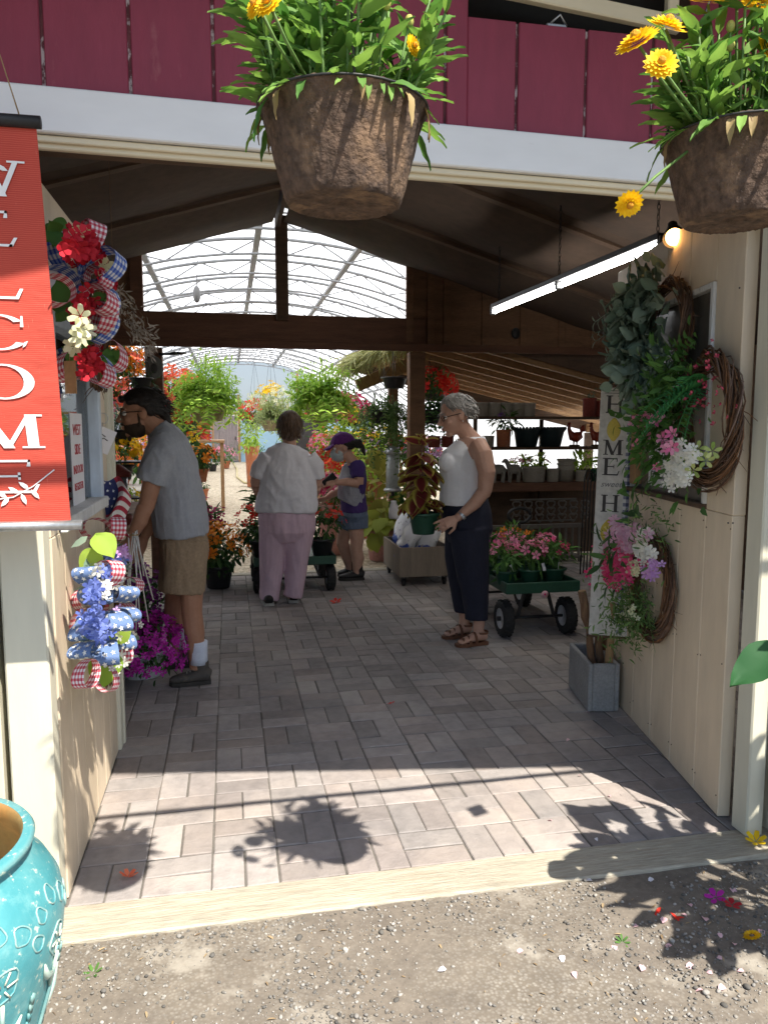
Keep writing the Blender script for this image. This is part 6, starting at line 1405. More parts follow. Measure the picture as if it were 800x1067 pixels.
# ================================================================== benches with plants
def bench(label, x0, x1, y0, y1, z, m):
    t = thing('plant_bench', label, 'bench', ((x0+x1)/2, (y0+y1)/2, 0), 'plant benches in the greenhouse'); g = MB(); bx(g, x0, x1, y0, y1, z-.05, z, .004); g.build('top', m, t)
    for y in np.linspace(y0+.1, y1-.1, 4):
        for x in (x0+.06, x1-.06): g = MB(); bx(g, x-.04, x+.04, y-.04, y+.04, 0, z-.051, .003); g.build('leg', wood_lt, t)
bwh = mat('bench white', (.66, .62, .56), (.55, .5, .44), .7, 5)
bench('pale plant bench along the left of the greenhouse aisle', -2.6, -.62, 10.0, 17.5, .72, bwh); bench('far pale plant bench on the left side of the greenhouse', -3.4, -1.0, 19.5, 31, .72, bwh)
bench('pale plant bench along the right of the greenhouse aisle', 1.75, 3.3, 11.0, 18.5, .72, bwh); bench('far pale plant bench on the right side of the greenhouse', 1.9, 4.2, 20, 31, .72, bwh)
protos = {}
def pp2(key, label, loc, r, h, pm, leaf, rad, n, ll, fl=None, nf=0, fr=.04, T=None, group='potted plants on the greenhouse benches'):
    if key not in protos:
        protos[key] = potted('potted_flower', label, 'potted plant', loc, r, h, pm, leaf, rad, n, ll, 1., T, fl, nf, fr, group=group); return protos[key]
    return copy_tree(protos[key], tuple(loc), label)
kinds = [('pink', blkpot, gM, fPk), ('red', blkpot, gD, fRed), ('orange', terra, gM, fOr), ('yellow', blkpot, gL, fYel), ('white', terra, gE, fWh), ('lilac', blkpot, gM, fLil), ('coral', terra, gD, fCor), ('green', blkpot, gL, None), ('lime', tanpot, gY, None)]
where = [('left near bench', -2.45, -.78, 10.25, 17.2, 3, 8), ('left far bench', -3.2, -1.15, 20, 30.5, 2, 7), ('right near bench', 1.9, 3.15, 11.2, 18.2, 2, 9), ('right far bench', 2.1, 4.0, 20.4, 30.6, 2, 7)]
for wn_, x0, x1, y0, y1, nx, ny in where:
    for j in range(ny):
        for i in range(nx):
            kd = kinds[int(rng.integers(0, len(kinds)))]; x = x0+(x1-x0)*(i+.5*rng.random())/max(1, nx-.5); y = y0+(y1-y0)*j/(ny-1)+rng.normal()*.1
            if wn_ == 'left near bench' and j < 1 and i == nx-1: kd = kinds[2]
            big = 1.0
            txt = f'potted plant with {kd[0]} flowers on the {wn_}' if kd[3] is not None else f'leafy {kd[0]} potted plant on the {wn_}'
            pp2(kd[0], txt, (x, y, .722), .15, .2, kd[1], kd[2], (.33, .33, .28), 170, .12, kd[3], 40, .055)
# named plants visible down the aisle
p = at(193, 465, 10.4); bunch('canna_plant', 'tall pot of broad leaves with yellow and red flowers on the left bench', p, (.34, .3, .36), 90, gD, [('blooms', fYel), ('blooms', fRed)], terra, .16, .2, .28, .05, T=t_leaf(.34, .06, .2), nf=24, zmin=.2)
p = at(207, 477, 9.7); bunch('orange_flowers', 'pot of orange flowers at the front corner of the left bench', p, (.22, .2, .15), 150, gD, [('blooms', fOr)], terra, .12, .16, .08, .05, nf=40)
for k, (px, py, Y) in enumerate(((200, 450, 15.), (206, 450, 15.), (213, 452, 14.5))):
    q = at(px, py+6, Y); g = MB()
    for j in range(4): lathe(g, [(.09, 0), (.115, .14), (.13, .142), (.13, .17), (.1, .17)], q+np.array([0, 0, j*.075]), 16)
    tag(g.build('clay_pot_stack', terra), f'stack of terracotta pots on the left far table, {["left", "middle", "right"][k]} of three', 'pot', 'stacks of clay pots')
g = MB(); q = at(206, 458, 15.); bx(g, q[0]-.45, q[0]+.5, 14.2, 15.3, q[2]-.05, q[2]-.002, .004); 
for dx in (-.4, .45):
    for yy in (14.3, 15.2): bx(g, q[0]+dx-.03, q[0]+dx+.03, yy-.03, yy+.03, .0, q[2]-.051, .003)
tag(g.build('pot_table', wood_lt), 'wooden table carrying the stacked terracotta pots', 'table')
for k, (px, py, r, h, pm, lf, fm, lb) in enumerate(((235, 488, .19, .28, terra, gM, fPk, 'terracotta pot of pink flowers standing at the aisle edge far back'), (222, 491, .15, .24, blkpot, gD, fRed, 'black pot with small red flowers on the gravel beside the aisle'), (211, 490, .15, .24, blkpot, gM, fRed, 'black pot of green leaves left of the red flowered pot on the gravel'), (267, 482, .15, .22, terra, gM, None, 'small terracotta pot of leaves right of the aisle far back'), (259, 478, .16, .26, blkpot, gD, fWh, 'black pot of dark leaves at the far right of the aisle'), (247, 470, .2, .3, blkpot, gM, fPk, 'pink flower pot near the far grey door'))):
    Y = gz(px, py)[1]; q = gz(px, py); s = 1.0; potted('aisle_pot', lb, 'potted plant', (q[0], q[1], 0), r, h, pm, lf, (.42, .38, .34), 240, .12, fl=fm, nf=46, fr=.05)
p = at(206, 500, 9.6); g = MB(); bx(g, p[0]-.16, p[0]+.16, 9.5, 9.8, .0, .40, .005); tag(g.build('wooden_crate', wood_lt), 'wooden crate under the front of the left bench', 'crate'); q = gz(212, 525); 
potted('clay_pot', 'terracotta pot on the gravel below the left bench', 'potted plant', (q[0]-.05, q[1]+.8, 0), .14, .24, terra, gD, (.16, .14, .1), 60, .08)
# right bed seen between the women
for px, py, Y, R, leaf, fm, lb in ((348, 478, 9.6, .34, gL, fRed, 'bushy lime plant with red flowers between the two women'), (375, 440, 11.5, .45, gL, fYel, 'yellow green leafy plant behind the purple cap'), (345, 500, 9.2, .26, gM, fPk, 'pot of pink flowers beside the masked woman hands'), (385, 470, 10.5, .4, gL, None, 'lime green leafy plant right of the ponytail'), (262, 445, 20, .5, gL, None, 'pale leafy plant far down the right of the aisle'), (345, 455, 12.5, .36, gM, fPk, 'pink flowering plant far behind the masked woman')):
    p = at(px, py, Y); bs = max(.0, p[2]-R*.8-.3); potted('bedding_plant', lb, 'potted plant', (p[0], Y, 0), .18, max(.24, bs+.22), pinkpot if Y < 10 else terra, leaf, (R, R*.9, R*.9), 300, R*.24, fl=fm, nf=40, fr=.05, up=.8)
# red framed sign far
p = at(322, 452, 18); g = MB(); tt_ = thing('framed_board', 'small red framed board far back to the right of the aisle', 'sign', p-np.array([0, 0, 1.2])); bx(g, p[0]-.30, p[0]+.30, 18, 18.04, p[2]-.42, p[2]+.42, .004); g.build('panel', mat('slate', (.05, .045, .045), None, .7), tt_)
g = MB()
for a in ((-.36, -.3, -.48, .48), (.3, .36, -.48, .48), (-.3, .3, .42, .48), (-.3, .3, -.48, -.42)): bx(g, p[0]+a[0], p[0]+a[1], 17.97, 18.03, p[2]+a[2], p[2]+a[3], .003)
g.build('frame', mat('red frame', (.55, .05, .04), None, .5), tt_)
for dx in (-.33, .33): g = MB(); bx(g, p[0]+dx-.025, p[0]+dx+.025, 18.0, 18.05, 0, p[2]-.481, .003); g.build('leg', wood_lt, tt_)
g = MB(); q = gz(248, 488); tube(g, [gz(242, 480, .015), gz(247, 489, .015), gz(247, 497, .015), gz(255, 503, .015), gz(268, 504, .015), gz(276, 503, .015)], .03, 7); tag(g.build('garden_hose', mat('pale hose', (.70, .58, .30), None, .6)), 'pale yellow garden hose curving across the gravel aisle', 'hose')
g = MB(); p = gz(172, 272) if False else at(205, 300, 10.4); tube(g, [(p[0]+.02, 10.4, p[2]+.35), (p[0], 10.4, p[2]+.02)], .006, 5); ell(g, (p[0], 10.4, p[2]-.08), (.05, .05, .11)); tag(g.build('hanging_light', mat('grey shade', (.22, .22, .22), None, .5)), 'small grey light hanging on a cord from the greenhouse truss', 'light')
# ================================================================== leaf at right edge, petals
lf = thing('potted_shrub', 'tall broad leaved potted shrub reaching in from the right edge of the picture', 'plant', (2.05, 1.5, -.03))
g = MB(); lathe(g, pot_prof(.24, .4), (2.05, 1.5, -.032), 24); g.build('pot', blkpot, lf)
g = MB(); tip = at(760, 713, 1.80); bs_ = at(815, 672, 1.80); inst(g, t_big(.55, .12), [bs_], (-.25, -.6, .75), tip-bs_, np.linalg.norm(tip-bs_))
k = 320; cc_ = np.array([2.07, 1.48, 1.10]); P = cc_+rdir(k)*rng.uniform(.25, 1, (k, 1))*np.array([.42, .34, .62]); D = nrm(P-cc_)+rdir(k)*.5; inst(g, t_big(.55, .2, 6), P, rdir(k)*.4+Zv, D, rng.uniform(.12, .2, k))
g.build('leaves', leafm('hosta green', (.018, .075, .028), (.035, .12, .04), .22), lf)
g = MB(); tube(g, [(2.05, 1.5, .3), (2.07, 1.48, 1.4)], .016, 6); tube(g, [(2.05, 1.5, .62), (bs_+(2.05, 1.5, .62))/2+(0, 0, .05), bs_], .004, 5)
for q in P[::8]: tube(g, [cc_*np.array([1, 1, .8]), q], .003, 4)
g.build('stem', stemg, lf)
pm_ = leafm('fallen pale pink', (.66, .36, .42), (.80, .58, .62), .2); 
def petal(px, py, m, r, z=.004, T=None, lab=None, grp=None, name='fallen_petal'):
    p = gz(px, py, z); g = MB(); inst(g, T or t_leaf(.8, .3, .25), [p], rdir(1)[0]*.35+Zv, rdir(1)[0]*np.array([1, 1, .1]), r); tag(g.build(name, m), lab, 'petal', grp)
for px, py in ((720, 945), (735, 960), (748, 972), (722, 1005), (752, 1000), (765, 985), (700, 985), (742, 1015), (690, 962), (760, 925), (775, 1012), (715, 955), (733, 1032), (665, 965), (640, 985), (792, 968), (755, 1028), (545, 990), (668, 1012), (597, 1012)): petal(px, py, pm_, rng.uniform(.018, .034), -.006, None, 'pale pink petal fallen on the gravel at the lower right', 'pink petals on the gravel')
for px, py in ((405, 733), (593, 770), (602, 808), (636, 830), (575, 855), (500, 700), (610, 742), (620, 718), (633, 727), (546, 885), (655, 700)): petal(px, py, pm_, rng.uniform(.016, .026), .006, None, 'pale pink petal fallen on the brick paving', 'pink petals on the bricks')
wp = leafm('fallen white', (.66, .63, .70), (.78, .76, .80), .15)
for px, py in ((530, 920), (617, 918), (557, 918), (680, 915), (620, 873), (585, 995), (465, 1010)): petal(px, py, wp, rng.uniform(.018, .03), -.006 if py > 895 else .014, None, 'white petal fallen near the kerb', 'white petals near the kerb')
for k, (px, py) in enumerate(((697, 950), (688, 945), (702, 958))): petal(px, py, fRed, .055, -.002, T_NARROW, 'slender red petal of the crushed red flower on the gravel', 'red petals of the crushed flower')
petal(350, 627, fRed, .05, .01, T_FLOWER, 'small red blossom lying on the bricks behind the woman in pink trousers', None, 'fallen_blossom'); petal(408, 733, fRed, .02, .008, T_FLOWER, 'tiny red blossom lying on the bricks near the middle', None, 'fallen_blossom')
petal(745, 935, fMag, .032, -.002, T_FLOWER, 'magenta blossom lying in the shadow on the gravel', None, 'fallen_blossom'); petal(762, 943, dred, .03, -.002, T_FLOWER, 'dark crimson blossom lying beside the magenta one', None, 'fallen_blossom'); petal(783, 975, fYel, .03, -.002, T_STRAW, 'yellow strawflower head lying on the gravel', None, 'fallen_blossom'); petal(787, 877, fYel, .036, .012, T_LILY, 'yellow curled flower lying at the foot of the right door', None, 'fallen_blossom')
petal(648, 982, gM, .022, -.008, t_fan(7, .35, .34), 'small green weed growing in the gravel', None, 'weed'); petal(98, 1014, gM, .026, -.008, t_fan(6, .4, .36), 'small bright weed beside the turquoise urn', None, 'weed'); petal(330, 1015, fCor, .03, -.016, T_LEAF, 'coral petal lying on the gravel below the middle of the kerb', None)
petal(134, 914, fCor, .03, .008, T_LILY, 'coral blossom on the sunlit bricks near the left wall', None, 'fallen_blossom')
g = MB(); ell(g, gz(577, 930, -.028), (.05, .04, .012), 14, 8); tag(g.build('flat_stone', mat('pale stone', (.50, .46, .38), (.42, .38, .31), .9, 20, bump=.4)), 'flat pale stone set in the dirt in front of the kerb', 'stone')
# ================================================================== people
skinA = mat('skin tanned', (.42, .22, .14), (.36, .18, .11), .55, 14, bump=.08, bscale=120, fine=.05, spec=.3)
skinB = mat('skin fair', (.58, .35, .26), (.51, .29, .21), .55, 14, bump=.08, bscale=120, fine=.05, spec=.3)
hairBr = mat('brown hair', (.17, .10, .06), (.10, .056, .032), .6, 20, (3, 3, .5), .4, 90, island=.4)
hairGr = mat('grey hair', (.42, .40, .37), (.20, .185, .17), .6, 16, (3, 3, .8), .4, 90, island=.45)
hairBk = mat('black hair', (.022, .016, .013), (.012, .010, .009), .55, 20, (3, 3, .5), .4, 90, island=.4)
eyeM = [mat('eye white', (.7, .68, .65), None, .2, fine=0), mat('eye iris', (.06, .04, .025), None, .2, fine=0)]
frameM = mat('spectacle frame', (.02, .018, .018), None, .3)
def limb(mb, pts, rad, n=14): return tube(mb, pts, rad, n)
def headparts(mb, c, f, u, s, nose=1., jaw=1.):
    f = nrm(f); r = nrm(np.cross(f, u)); u = np.cross(r, f); B = np.stack([r, f, u], 1)
    def W(p): return c+B @ (np.array(p)*s)
    def e(p, rr): ell(mb, W(p), np.array(rr)*s, 16, 12, R=B)
    e((0, -.012, .035), (.074, .094, .086)); e((0, .022, -.025), (.060, .072, .085)); e((0, .03, -.062), (.048*jaw, .052, .045)); e((0, .062, -.094), (.028*jaw, .026, .020))
    e((0, .076, .034), (.048, .018, .012)); e((-.034, .064, -.022), (.024, .022, .022)); e((.034, .064, -.022), (.024, .022, .022))
    loft(mb, [(W((0, .088, .026)), .007*s, .007*s, r), (W((0, .104, -.004)), .009*s, .010*s, r), (W((0, .117*nose, -.020)), .014*s, .012*s, r), (W((0, .100, -.030)), .014*s, .008*s, r)], 10)
    e((0, .093, -.052), (.023, .009, .0055)); e((0, .091, -.064), (.020, .010, .006))
    for sg in (-1, 1): e((sg*.074, -.010, .0), (.010, .022, .031)); e((sg*.080, -.016, .008), (.007, .016, .020))
    return W, B
def eyes(par, W, B, s):
    for sg in (-1, 1):
        g = MB(); ell(g, W((sg*.031, .0775, .012)), .0125*s, 12, 8, 0); ell(g, W((sg*.031, .0845, .011)), .0068*s, 10, 6, 1); g.build('eye', eyeM, par)
def hand(mb, w, d, pn, s=1., curl=.6, spread=.12, thumb=1, index=None):
    d = nrm(d); pn = nrm(pn-d*(pn@d)); sd = np.cross(d, pn)
    L0 = .085*s
    loft(mb, [(w-d*.015*s, .021*s, .017*s, sd), (w+d*.02*s, .030*s, .016*s, sd), (w+d*.05*s, .040*s, .015*s, sd), (w+d*L0, .041*s, .013*s, sd), (w+d*(L0+.008*s), .036*s, .010*s, sd)], 16)
    for k, (o, l) in enumerate(((-.031, .066), (-.0105, .076), (.0105, .072), (.031, .056))):
        p = w+d*(L0-.012*s)+sd*(o*s); dd = nrm(d+sd*(o*spread*20)); c = curl*(1+.12*k)
        if index is not None and k == index: c = .12
        pts = [p]; cur = dd
        for q, fr in enumerate((.5, .3, .24)):
            a = c*(.55, .9, .6)[q]; cur = nrm(cur*math.cos(a)+pn*math.sin(a)); pts.append(pts[-1]+cur*(l*fr*1.12*s+(.012*s if q == 0 else 0)))
        tube(mb, pts, [.0092*s, .0088*s, .0078*s, .0060*s], 10)
    p = w+d*.022*s-sd*(.024*s*thumb); t1 = nrm(d*.62-sd*thumb*.75+pn*.35); t2 = nrm(d*.85-sd*thumb*.2+pn*.45)
    tube(mb, [p, p+t1*.040*s, p+t1*.040*s+t2*.032*s, p+t1*.040*s+t2*.055*s], [.0125*s, .0108*s, .0095*s, .0068*s], 10)
def hairstrands(g, W, n, reg, ln, w_, dirf, s, m=0):
    P = []; D = []; Z = []
    while len(P) < n:
        q = rdir(1)[0]
        if not reg(q): continue
        p = np.array([q[0]*.080, -.012+q[1]*.102, .035+q[2]*.094]); P.append(W(p)); D.append(dirf(q)); Z.append(q)
    B = W.__closure__ and None
    return np.array(P), np.array(D), np.array(Z)
def hairmass(name, par, m, W, B, s, reg, dirf, n=420, ln=.05, wd=.5, thick=1.0, extra=None):
    g = MB()
    k = 0
    for q in rdir(900):
        if reg(q): ell(g, W(np.array([q[0]*.074, -.014+q[1]*.094, .036+q[2]*.086])*1.0), .017*s*thick, 8, 6)
    for e in (extra or []): ell(g, W(e[0]), np.array(e[1])*s, 12, 8, R=B)
    o = fuse(g, name, m, par, .006, 2)
    g = MB(); P, D, Z = [], [], []
    while len(P) < n:
        q = rdir(1)[0]
        if not reg(q): continue
        P.append(W(np.array([q[0]*.088*thick, -.014+q[1]*.108*thick, .036+q[2]*.100*thick]))); D.append(B @ np.asarray(dirf(q))); Z.append(B @ q)
    sc = ln*s*rng.uniform(.6, 1.3, n); inst(g, t_leaf(.16, .03, .25), P, np.array(Z)+rdir(n)*.25, np.array(D)+rdir(n)*.3, np.stack([sc*wd*2, sc, sc], 1)); g.build('hair_locks', m, o)
    return o
def shoe(name, par, heel, toe, w_, h_, m, sole, ank=None):
    "closed shoe from heel to toe on the ground"
    heel = np.asarray(heel, float); toe = np.asarray(toe, float); d = nrm(toe-heel); l = np.linalg.norm(toe-heel); sd = np.cross(d, Zv)
    g = MB(); S_ = lambda t, a, zc, b: (heel+d*(l*t)+Zv*zc, a, b, sd)
    loft(g, [S_(-.01, w_*.30, h_*.40, h_*.30), S_(.05, w_*.44, h_*.46, h_*.44), S_(.25, w_*.46, h_*.46, h_*.46), S_(.5, w_*.50, h_*.36, h_*.36), S_(.75, w_*.54, h_*.30, h_*.27), S_(.93, w_*.42, h_*.26, h_*.2), S_(1., w_*.22, h_*.22, h_*.12)], 16)
    if ank is not None: tube(g, [heel+d*(l*.2)+Zv*h_*.5, heel+d*(l*.22)+Zv*ank], [w_*.44, w_*.46], 14)
    o = fuse(g, name, m, par, .006, 2, (.002, 30, 30, 30))
    g = MB(); poly = [(-.012, -.36), (.0, -.46), (.25, -.50), (.5, -.54), (.75, -.60), (.95, -.42), (1.015, -.12), (1.015, .12), (.95, .42), (.75, .60), (.5, .54), (.25, .50), (0, .46), (-.012, .36)]
    prism(g, [(a*l, b*w_) for a, b in poly], heel+Zv*(.003-heel[2]), d, -sd, -.024) if False else prism(g, [(a*l, b*w_) for a, b in poly], np.array([heel[0], heel[1], .003]), d, np.cross(Zv, d), .024)
    g.build('sole', sole, o); return o
def laces(par, heel, toe, h_, m):
    d = nrm(toe-heel); sd = np.cross(d, Zv); l = np.linalg.norm(toe-heel); g = MB()
    for t, z in ((.42, .78), (.5, .70), (.58, .62)):
        c = heel+d*l*t+Zv*h_*z; tube(g, [c-sd*.03, c+Zv*.006, c+sd*.03], .004, 6)
    g.build('laces', m, par)
soleW = mat('sole pale', (.50, .48, .44), None, .7); soleD = mat('sole dark', (.05, .045, .04), None, .8)
# ---------------------------------------------------------------- man at the counter
T0 = at(190, 700, 4.78); man = thing('person', 'bearded man in grey T-shirt and khaki shorts with tied dark hair leaning over the counter', 'person', (T0[0], 4.78, 0))
F = np.array([-1., 0, 0]); Yn, Yf, Ym = 4.60, 4.96, 4.78
hc = at(147, 432, Ym); hs = 1.17; hf = nrm(np.array([-1, -.10, -.10]))
b = MB(); Wm, Bm = headparts(b, hc, hf, nrm(np.array([-.10, 0, 1.])), hs)
limb(b, [at(170, 452, Ym), at(160, 444, Ym), at(153, 436, Ym)], [.075, .066, .064])
loft(b, [(at(176, 455, Ym), .09, .15, F), (at(180, 480, Ym), .13, .18, F), (at(188, 520, Ym), .125, .165, F), (at(192, 560, Ym), .115, .155, F), (at(193, 575, Ym), .10, .13, F)], 18)
limb(b, [at(172, 463, Yn+.04), at(166, 480, Yn-.01), at(158, 505, Yn-.02), at(153, 527, Yn-.02), at(150, 533, Yn-.02)], [.068, .062, .053, .047, .045])
limb(b, [at(151, 528, Yn-.02), at(146, 543, Yn-.02), at(139, 556, Yn), at(136, 563, Yn+.01)], [.046, .045, .034, .027])
hand(b, at(136, 563, Yn+.01), nrm(np.array([-.35, .15, -.9])), np.array([0, .9, -.1]), 1.12, .55)
limb(b, [at(176, 463, Yf-.04), at(170, 490, Yf), at(163, 525, Yf)], [.066, .058, .045]); limb(b, [at(163, 525, Yf), at(158, 545, Yf), at(151, 560, Yf-.02)], [.045, .043, .027])
hand(b, at(151, 560, Yf-.02), nrm(np.array([-.5, 0, -.85])), np.array([0, -.9, -.1]), 1.12, .6, thumb=-1)
limb(b, [at(197, 575, Yn+.08), at(199, 605, Yn+.06), at(200, 622, Yn+.05), at(200, 638, Yn+.05), at(203, 660, Yn+.05), at(205, 688, Yn+.05), at(205, 697, Yn+.05)], [.088, .080, .066, .062, .060, .043, .042])
limb(b, [at(190, 575, Yf-.1), at(186, 605, Yf-.04), at(183, 620, Yf), at(181, 640, Yf+.03), at(183, 662, Yf+.05), at(185, 684, Yf+.05), at(185, 690, Yf+.05)], [.088, .080, .066, .062, .058, .042, .041])
fuse(b, 'body', skinA, man, .0055, 3); eyes(man, Wm, Bm, hs)
tee = mat('grey tee', (.36, .375, .41), (.31, .325, .36), .9, 8, fine=.05, bump=.15, bscale=220)
g = MB(); loft(g, [(at(164, 446, Ym), .070, .085, F), (at(170, 452, Ym), .085, .15, F), (at(174, 463, Ym), .125, .225, F), (at(179, 485, Ym), .152, .222, F), (at(184, 515, Ym), .155, .205, F), (at(189, 545, Ym), .160, .205, F), (at(190, 557, Ym), .160, .205, F)], 22)
loft(g, [(at(174, 463, Yn+.07), .085, .095, F), (at(168, 474, Yn+.0), .090, .088, F), (at(160, 494, Yn-.02), .088, .084, F), (at(157, 502, Yn-.02), .086, .082, F)], 18)
loft(g, [(at(177, 463, Yf-.07), .085, .095, F), (at(172, 480, Yf), .084, .084, F), (at(167, 500, Yf), .082, .08, F)], 18)
fuse(g, 't_shirt', tee, man, .007, 4, (.016, 9, 9, 4.5))
kh = mat('khaki shorts', (.34, .245, .155), (.29, .205, .13), .9, 8, bump=.12, bscale=200)
g = MB(); loft(g, [(at(190, 545, Ym), .128, .165, F), (at(191, 560, Ym), .140, .185, F), (at(192, 575, Ym), .142, .19, F), (at(192, 582, Ym), .12, .16, F)], 20)
loft(g, [(at(193, 565, Yn+.10), .135, .11, F), (at(193, 590, Yn+.07), .130, .108, F), (at(192, 612, Yn+.06), .127, .108, F), (at(192, 617, Yn+.06), .126, .107, F)], 18)
loft(g, [(at(191, 565, Yf-.10), .135, .11, F), (at(188, 590, Yf-.06), .128, .106, F), (at(185, 614, Yf-.02), .12, .106, F)], 18)
fuse(g, 'shorts', kh, man, .007, 3, (.013, 11, 11, 5))
sock = mat('white sock', (.70, .74, .84), (.64, .69, .80), .9, 30)
shm = mat('hiking shoe', (.115, .10, .085), (.07, .062, .055), .8, 12, dirt=(.16, .13, .10), dscale=20)
for hx, hy, tx, ty, Y_ in ((219, 694, 177, 707, Yn+.05), (203, 680, 163, 693, Yf+.05)):
    h0 = at(hx, hy, Y_); h0[2] = .012; t0 = at(tx, ty, Y_-.02); t0[2] = .012
    l = np.linalg.norm(t0-h0); d = nrm(t0-h0); ak = h0+d*l*.27
    o = shoe('shoe', man, h0, t0, .098, .095, shm, soleD, .125); laces(o, h0, t0, .105, mat('lace', (.30, .28, .24), None, .9))
    g = MB(); tube(g, [ak+Zv*.11, ak+Zv*.155, ak+Zv*.21, ak+Zv*.25], [.052, .052, .053, .054], 16); g.build('sock', sock, man)
# tied back hair, beard, glasses
hairmass('hair', man, hairBk, Wm, Bm, hs, lambda q: q[2] > -.42 and q[1] < .66+.2*q[2] and not (q[2] < .30 and q[1] > .10) and not (abs(q[0]) > .8 and q[2] < .1 and q[1] > -.2), lambda q: (0, -1., -.35), 520, .05, .45, 1.06, [((0, -.112, .0), (.03, .026, .04)), ((0, -.125, -.05), (.024, .022, .045)), ((0, -.122, -.10), (.018, .018, .04)), ((0, .082, .085), (.055, .02, .02))])
beard = mat('dark beard', (.035, .022, .015), (.06, .036, .022), .9, 60, bump=.6, bscale=300)
g = MB()
for q in rdir(900):
    p = np.array([q[0]*.053, .028+q[1]*.056, -.060+q[2]*.047])
    if p[2] < -.046 and p[1] > -.03 and not (p[1] > .082 and abs(p[0]) < .018 and p[2] > -.070): ell(g, Wm(p), .009*hs, 6, 5)
for x in np.linspace(-.024, .024, 7): ell(g, Wm((x, .098-.2*abs(x), -.041)), (.008*hs, .008*hs, .006*hs), 6, 5)
for sg in (-1, 1):
    for t in np.linspace(0, 1, 6): ell(g, Wm((sg*.062, .012, -.052+.055*t)), (.008*hs,)*3, 6, 5)
for k in range(6): ell(g, Wm((rng.normal()*.012, .070, -.104-.003*k)), .011*hs, 6, 5)
fuse(g, 'beard', beard, man, .005, 2)
def glasses(par, W, s, m, w=.022, h=.017):
    g = MB()
    for sg in (-1, 1):
        tube(g, [W((sg*.033+w*math.cos(a), .094, .010+h*math.sin(a))) for a in np.linspace(0, 2*PI, 20)], .0024*s, 6, 0, False)
        tube(g, [W((sg*(.033+w), .093, .014)), W((sg*.077, .05, .016)), W((sg*.083, -.005, .014)), W((sg*.083, -.022, .0))], .0024*s, 6)
    tube(g, [W((-.011, .096, .014)), W((0, .099, .016)), W((.011, .096, .014))], .002*s, 5); return g.build('glasses', m, par)
glasses(man, Wm, hs, frameM)
g = MB(); 
for sg in (-1, 1): loft(g, [(Wm((sg*.014, .093, .030)), .004, .003, Zv), (Wm((sg*.034, .090, .037)), .005, .004, Zv), (Wm((sg*.052, .074, .032)), .003, .003, Zv)], 8)
g.build('eyebrows', beard, man)
# ---------------------------------------------------------------- woman with pink trousers (seen from behind)
Yp = 6.7; T0 = at(291, 628, Yp); wp_ = thing('person', 'woman seen from behind in white T-shirt and pale pink trousers pushing a cart', 'person', (T0[0], Yp, 0))
F = nrm(np.array([.05, 1., 0])); Rr = np.array([1., 0, 0])
hs = 1.12; hc = at(302, 446, Yp+.03); b = MB(); Wp, Bp = headparts(b, hc, F, Zv, hs)
limb(b, [at(301, 478, Yp), at(301, 466, Yp+.01), at(302, 456, Yp+.02)], [.075, .062, .06])
loft(b, [(at(300, 470, Yp), .17, .10, Rr), (at(300, 490, Yp), .24, .15, Rr), (at(299, 520, Yp), .25, .18, Rr), (at(298, 548, Yp), .22, .17, Rr)], 18)
for px1, px2, px3, sg in ((274, 268, 274, -1), (325, 329, 325, 1)):
    limb(b, [at(300+sg*22, 482, Yp), at(px1, 488, Yp), at(px2, 500, Yp+.02), at(px2, 506, Yp+.03)], [.075, .070, .060, .056]); e0 = at(px2, 506, Yp+.03); w0 = at(px3, 522, Yp+.30)
    limb(b, [e0, (e0+w0)/2, w0], [.056, .048, .030]); hand(b, w0, nrm(np.array([-.15*sg, .8, -.25])), np.array([0, -.2, -1.]), 1., .9, thumb=sg)
limb(b, [at(288, 545, Yp), at(284, 580, Yp), at(281, 615, Yp), at(280, 626, Yp)], [.10, .07, .05, .05]); limb(b, [at(311, 545, Yp), at(308, 580, Yp), at(306, 615, Yp), at(305, 624, Yp)], [.10, .07, .05, .05])
fuse(b, 'body', skinB, wp_, .0065, 3); eyes(wp_, Wp, Bp, hs)
hairmass('hair', wp_, hairBr, Wp, Bp, hs, lambda q: q[2] > -.75 and q[1] < .55+.2*q[2] and not (q[2] < -.1 and q[1] > .1), lambda q: (q[0]*.35, q[1]*.35-.05, -1.), 520, .055, .5, 1.06, [((0, -.075, -.045), (.062, .035, .055)), ((-.05, -.05, -.04), (.025, .04, .05)), ((.05, -.05, -.04), (.025, .04, .05))])
wt = mat('white cotton', (.76, .74, .78), (.70, .68, .72), .9, 8, bump=.1, bscale=200, fine=.04)
g = MB(); loft(g, [(at(301, 463, Yp), .085, .075, Rr), (at(300, 468, Yp), .17, .10, Rr), (at(300, 476, Yp), .225, .128, Rr), (at(300, 492, Yp), .240, .165, Rr), (at(300, 512, Yp), .258, .19, Rr), (at(299, 530, Yp), .268, .20, Rr), (at(299, 533, Yp), .266, .198, Rr)], 26)
for sg, a, bb in ((-1, (275, 476), (269, 498)), (1, (326, 476), (329, 498))):
    loft(g, [(at(a[0]-sg*6, a[1]+1, Yp), .092, .098, Rr), (at(a[0]+sg*2, a[1]+10, Yp), .090, .095, Rr), (at(bb[0], bb[1], Yp+.01), .082, .09, Rr)], 18)
fuse(g, 't_shirt', wt, wp_, .008, 7, (.018, 6, 6, 5))
pk = mat('pink trousers', (.66, .47, .55), (.60, .42, .50), .9, 6, bump=.1, bscale=200, fine=.04)
g = MB(); loft(g, [(at(299, 524, Yp), .235, .17, Rr), (at(299, 540, Yp), .248, .19, Rr), (at(299, 553, Yp), .245, .19, Rr), (at(299, 563, Yp), .20, .15, Rr)], 22)
loft(g, [(at(286, 548, Yp), .135, .155, Rr), (at(285, 570, Yp), .125, .14, Rr), (at(283, 595, Yp), .102, .115, Rr), (at(281, 615, Yp), .088, .10, Rr), (at(280, 624, Yp), .086, .10, Rr)], 18)
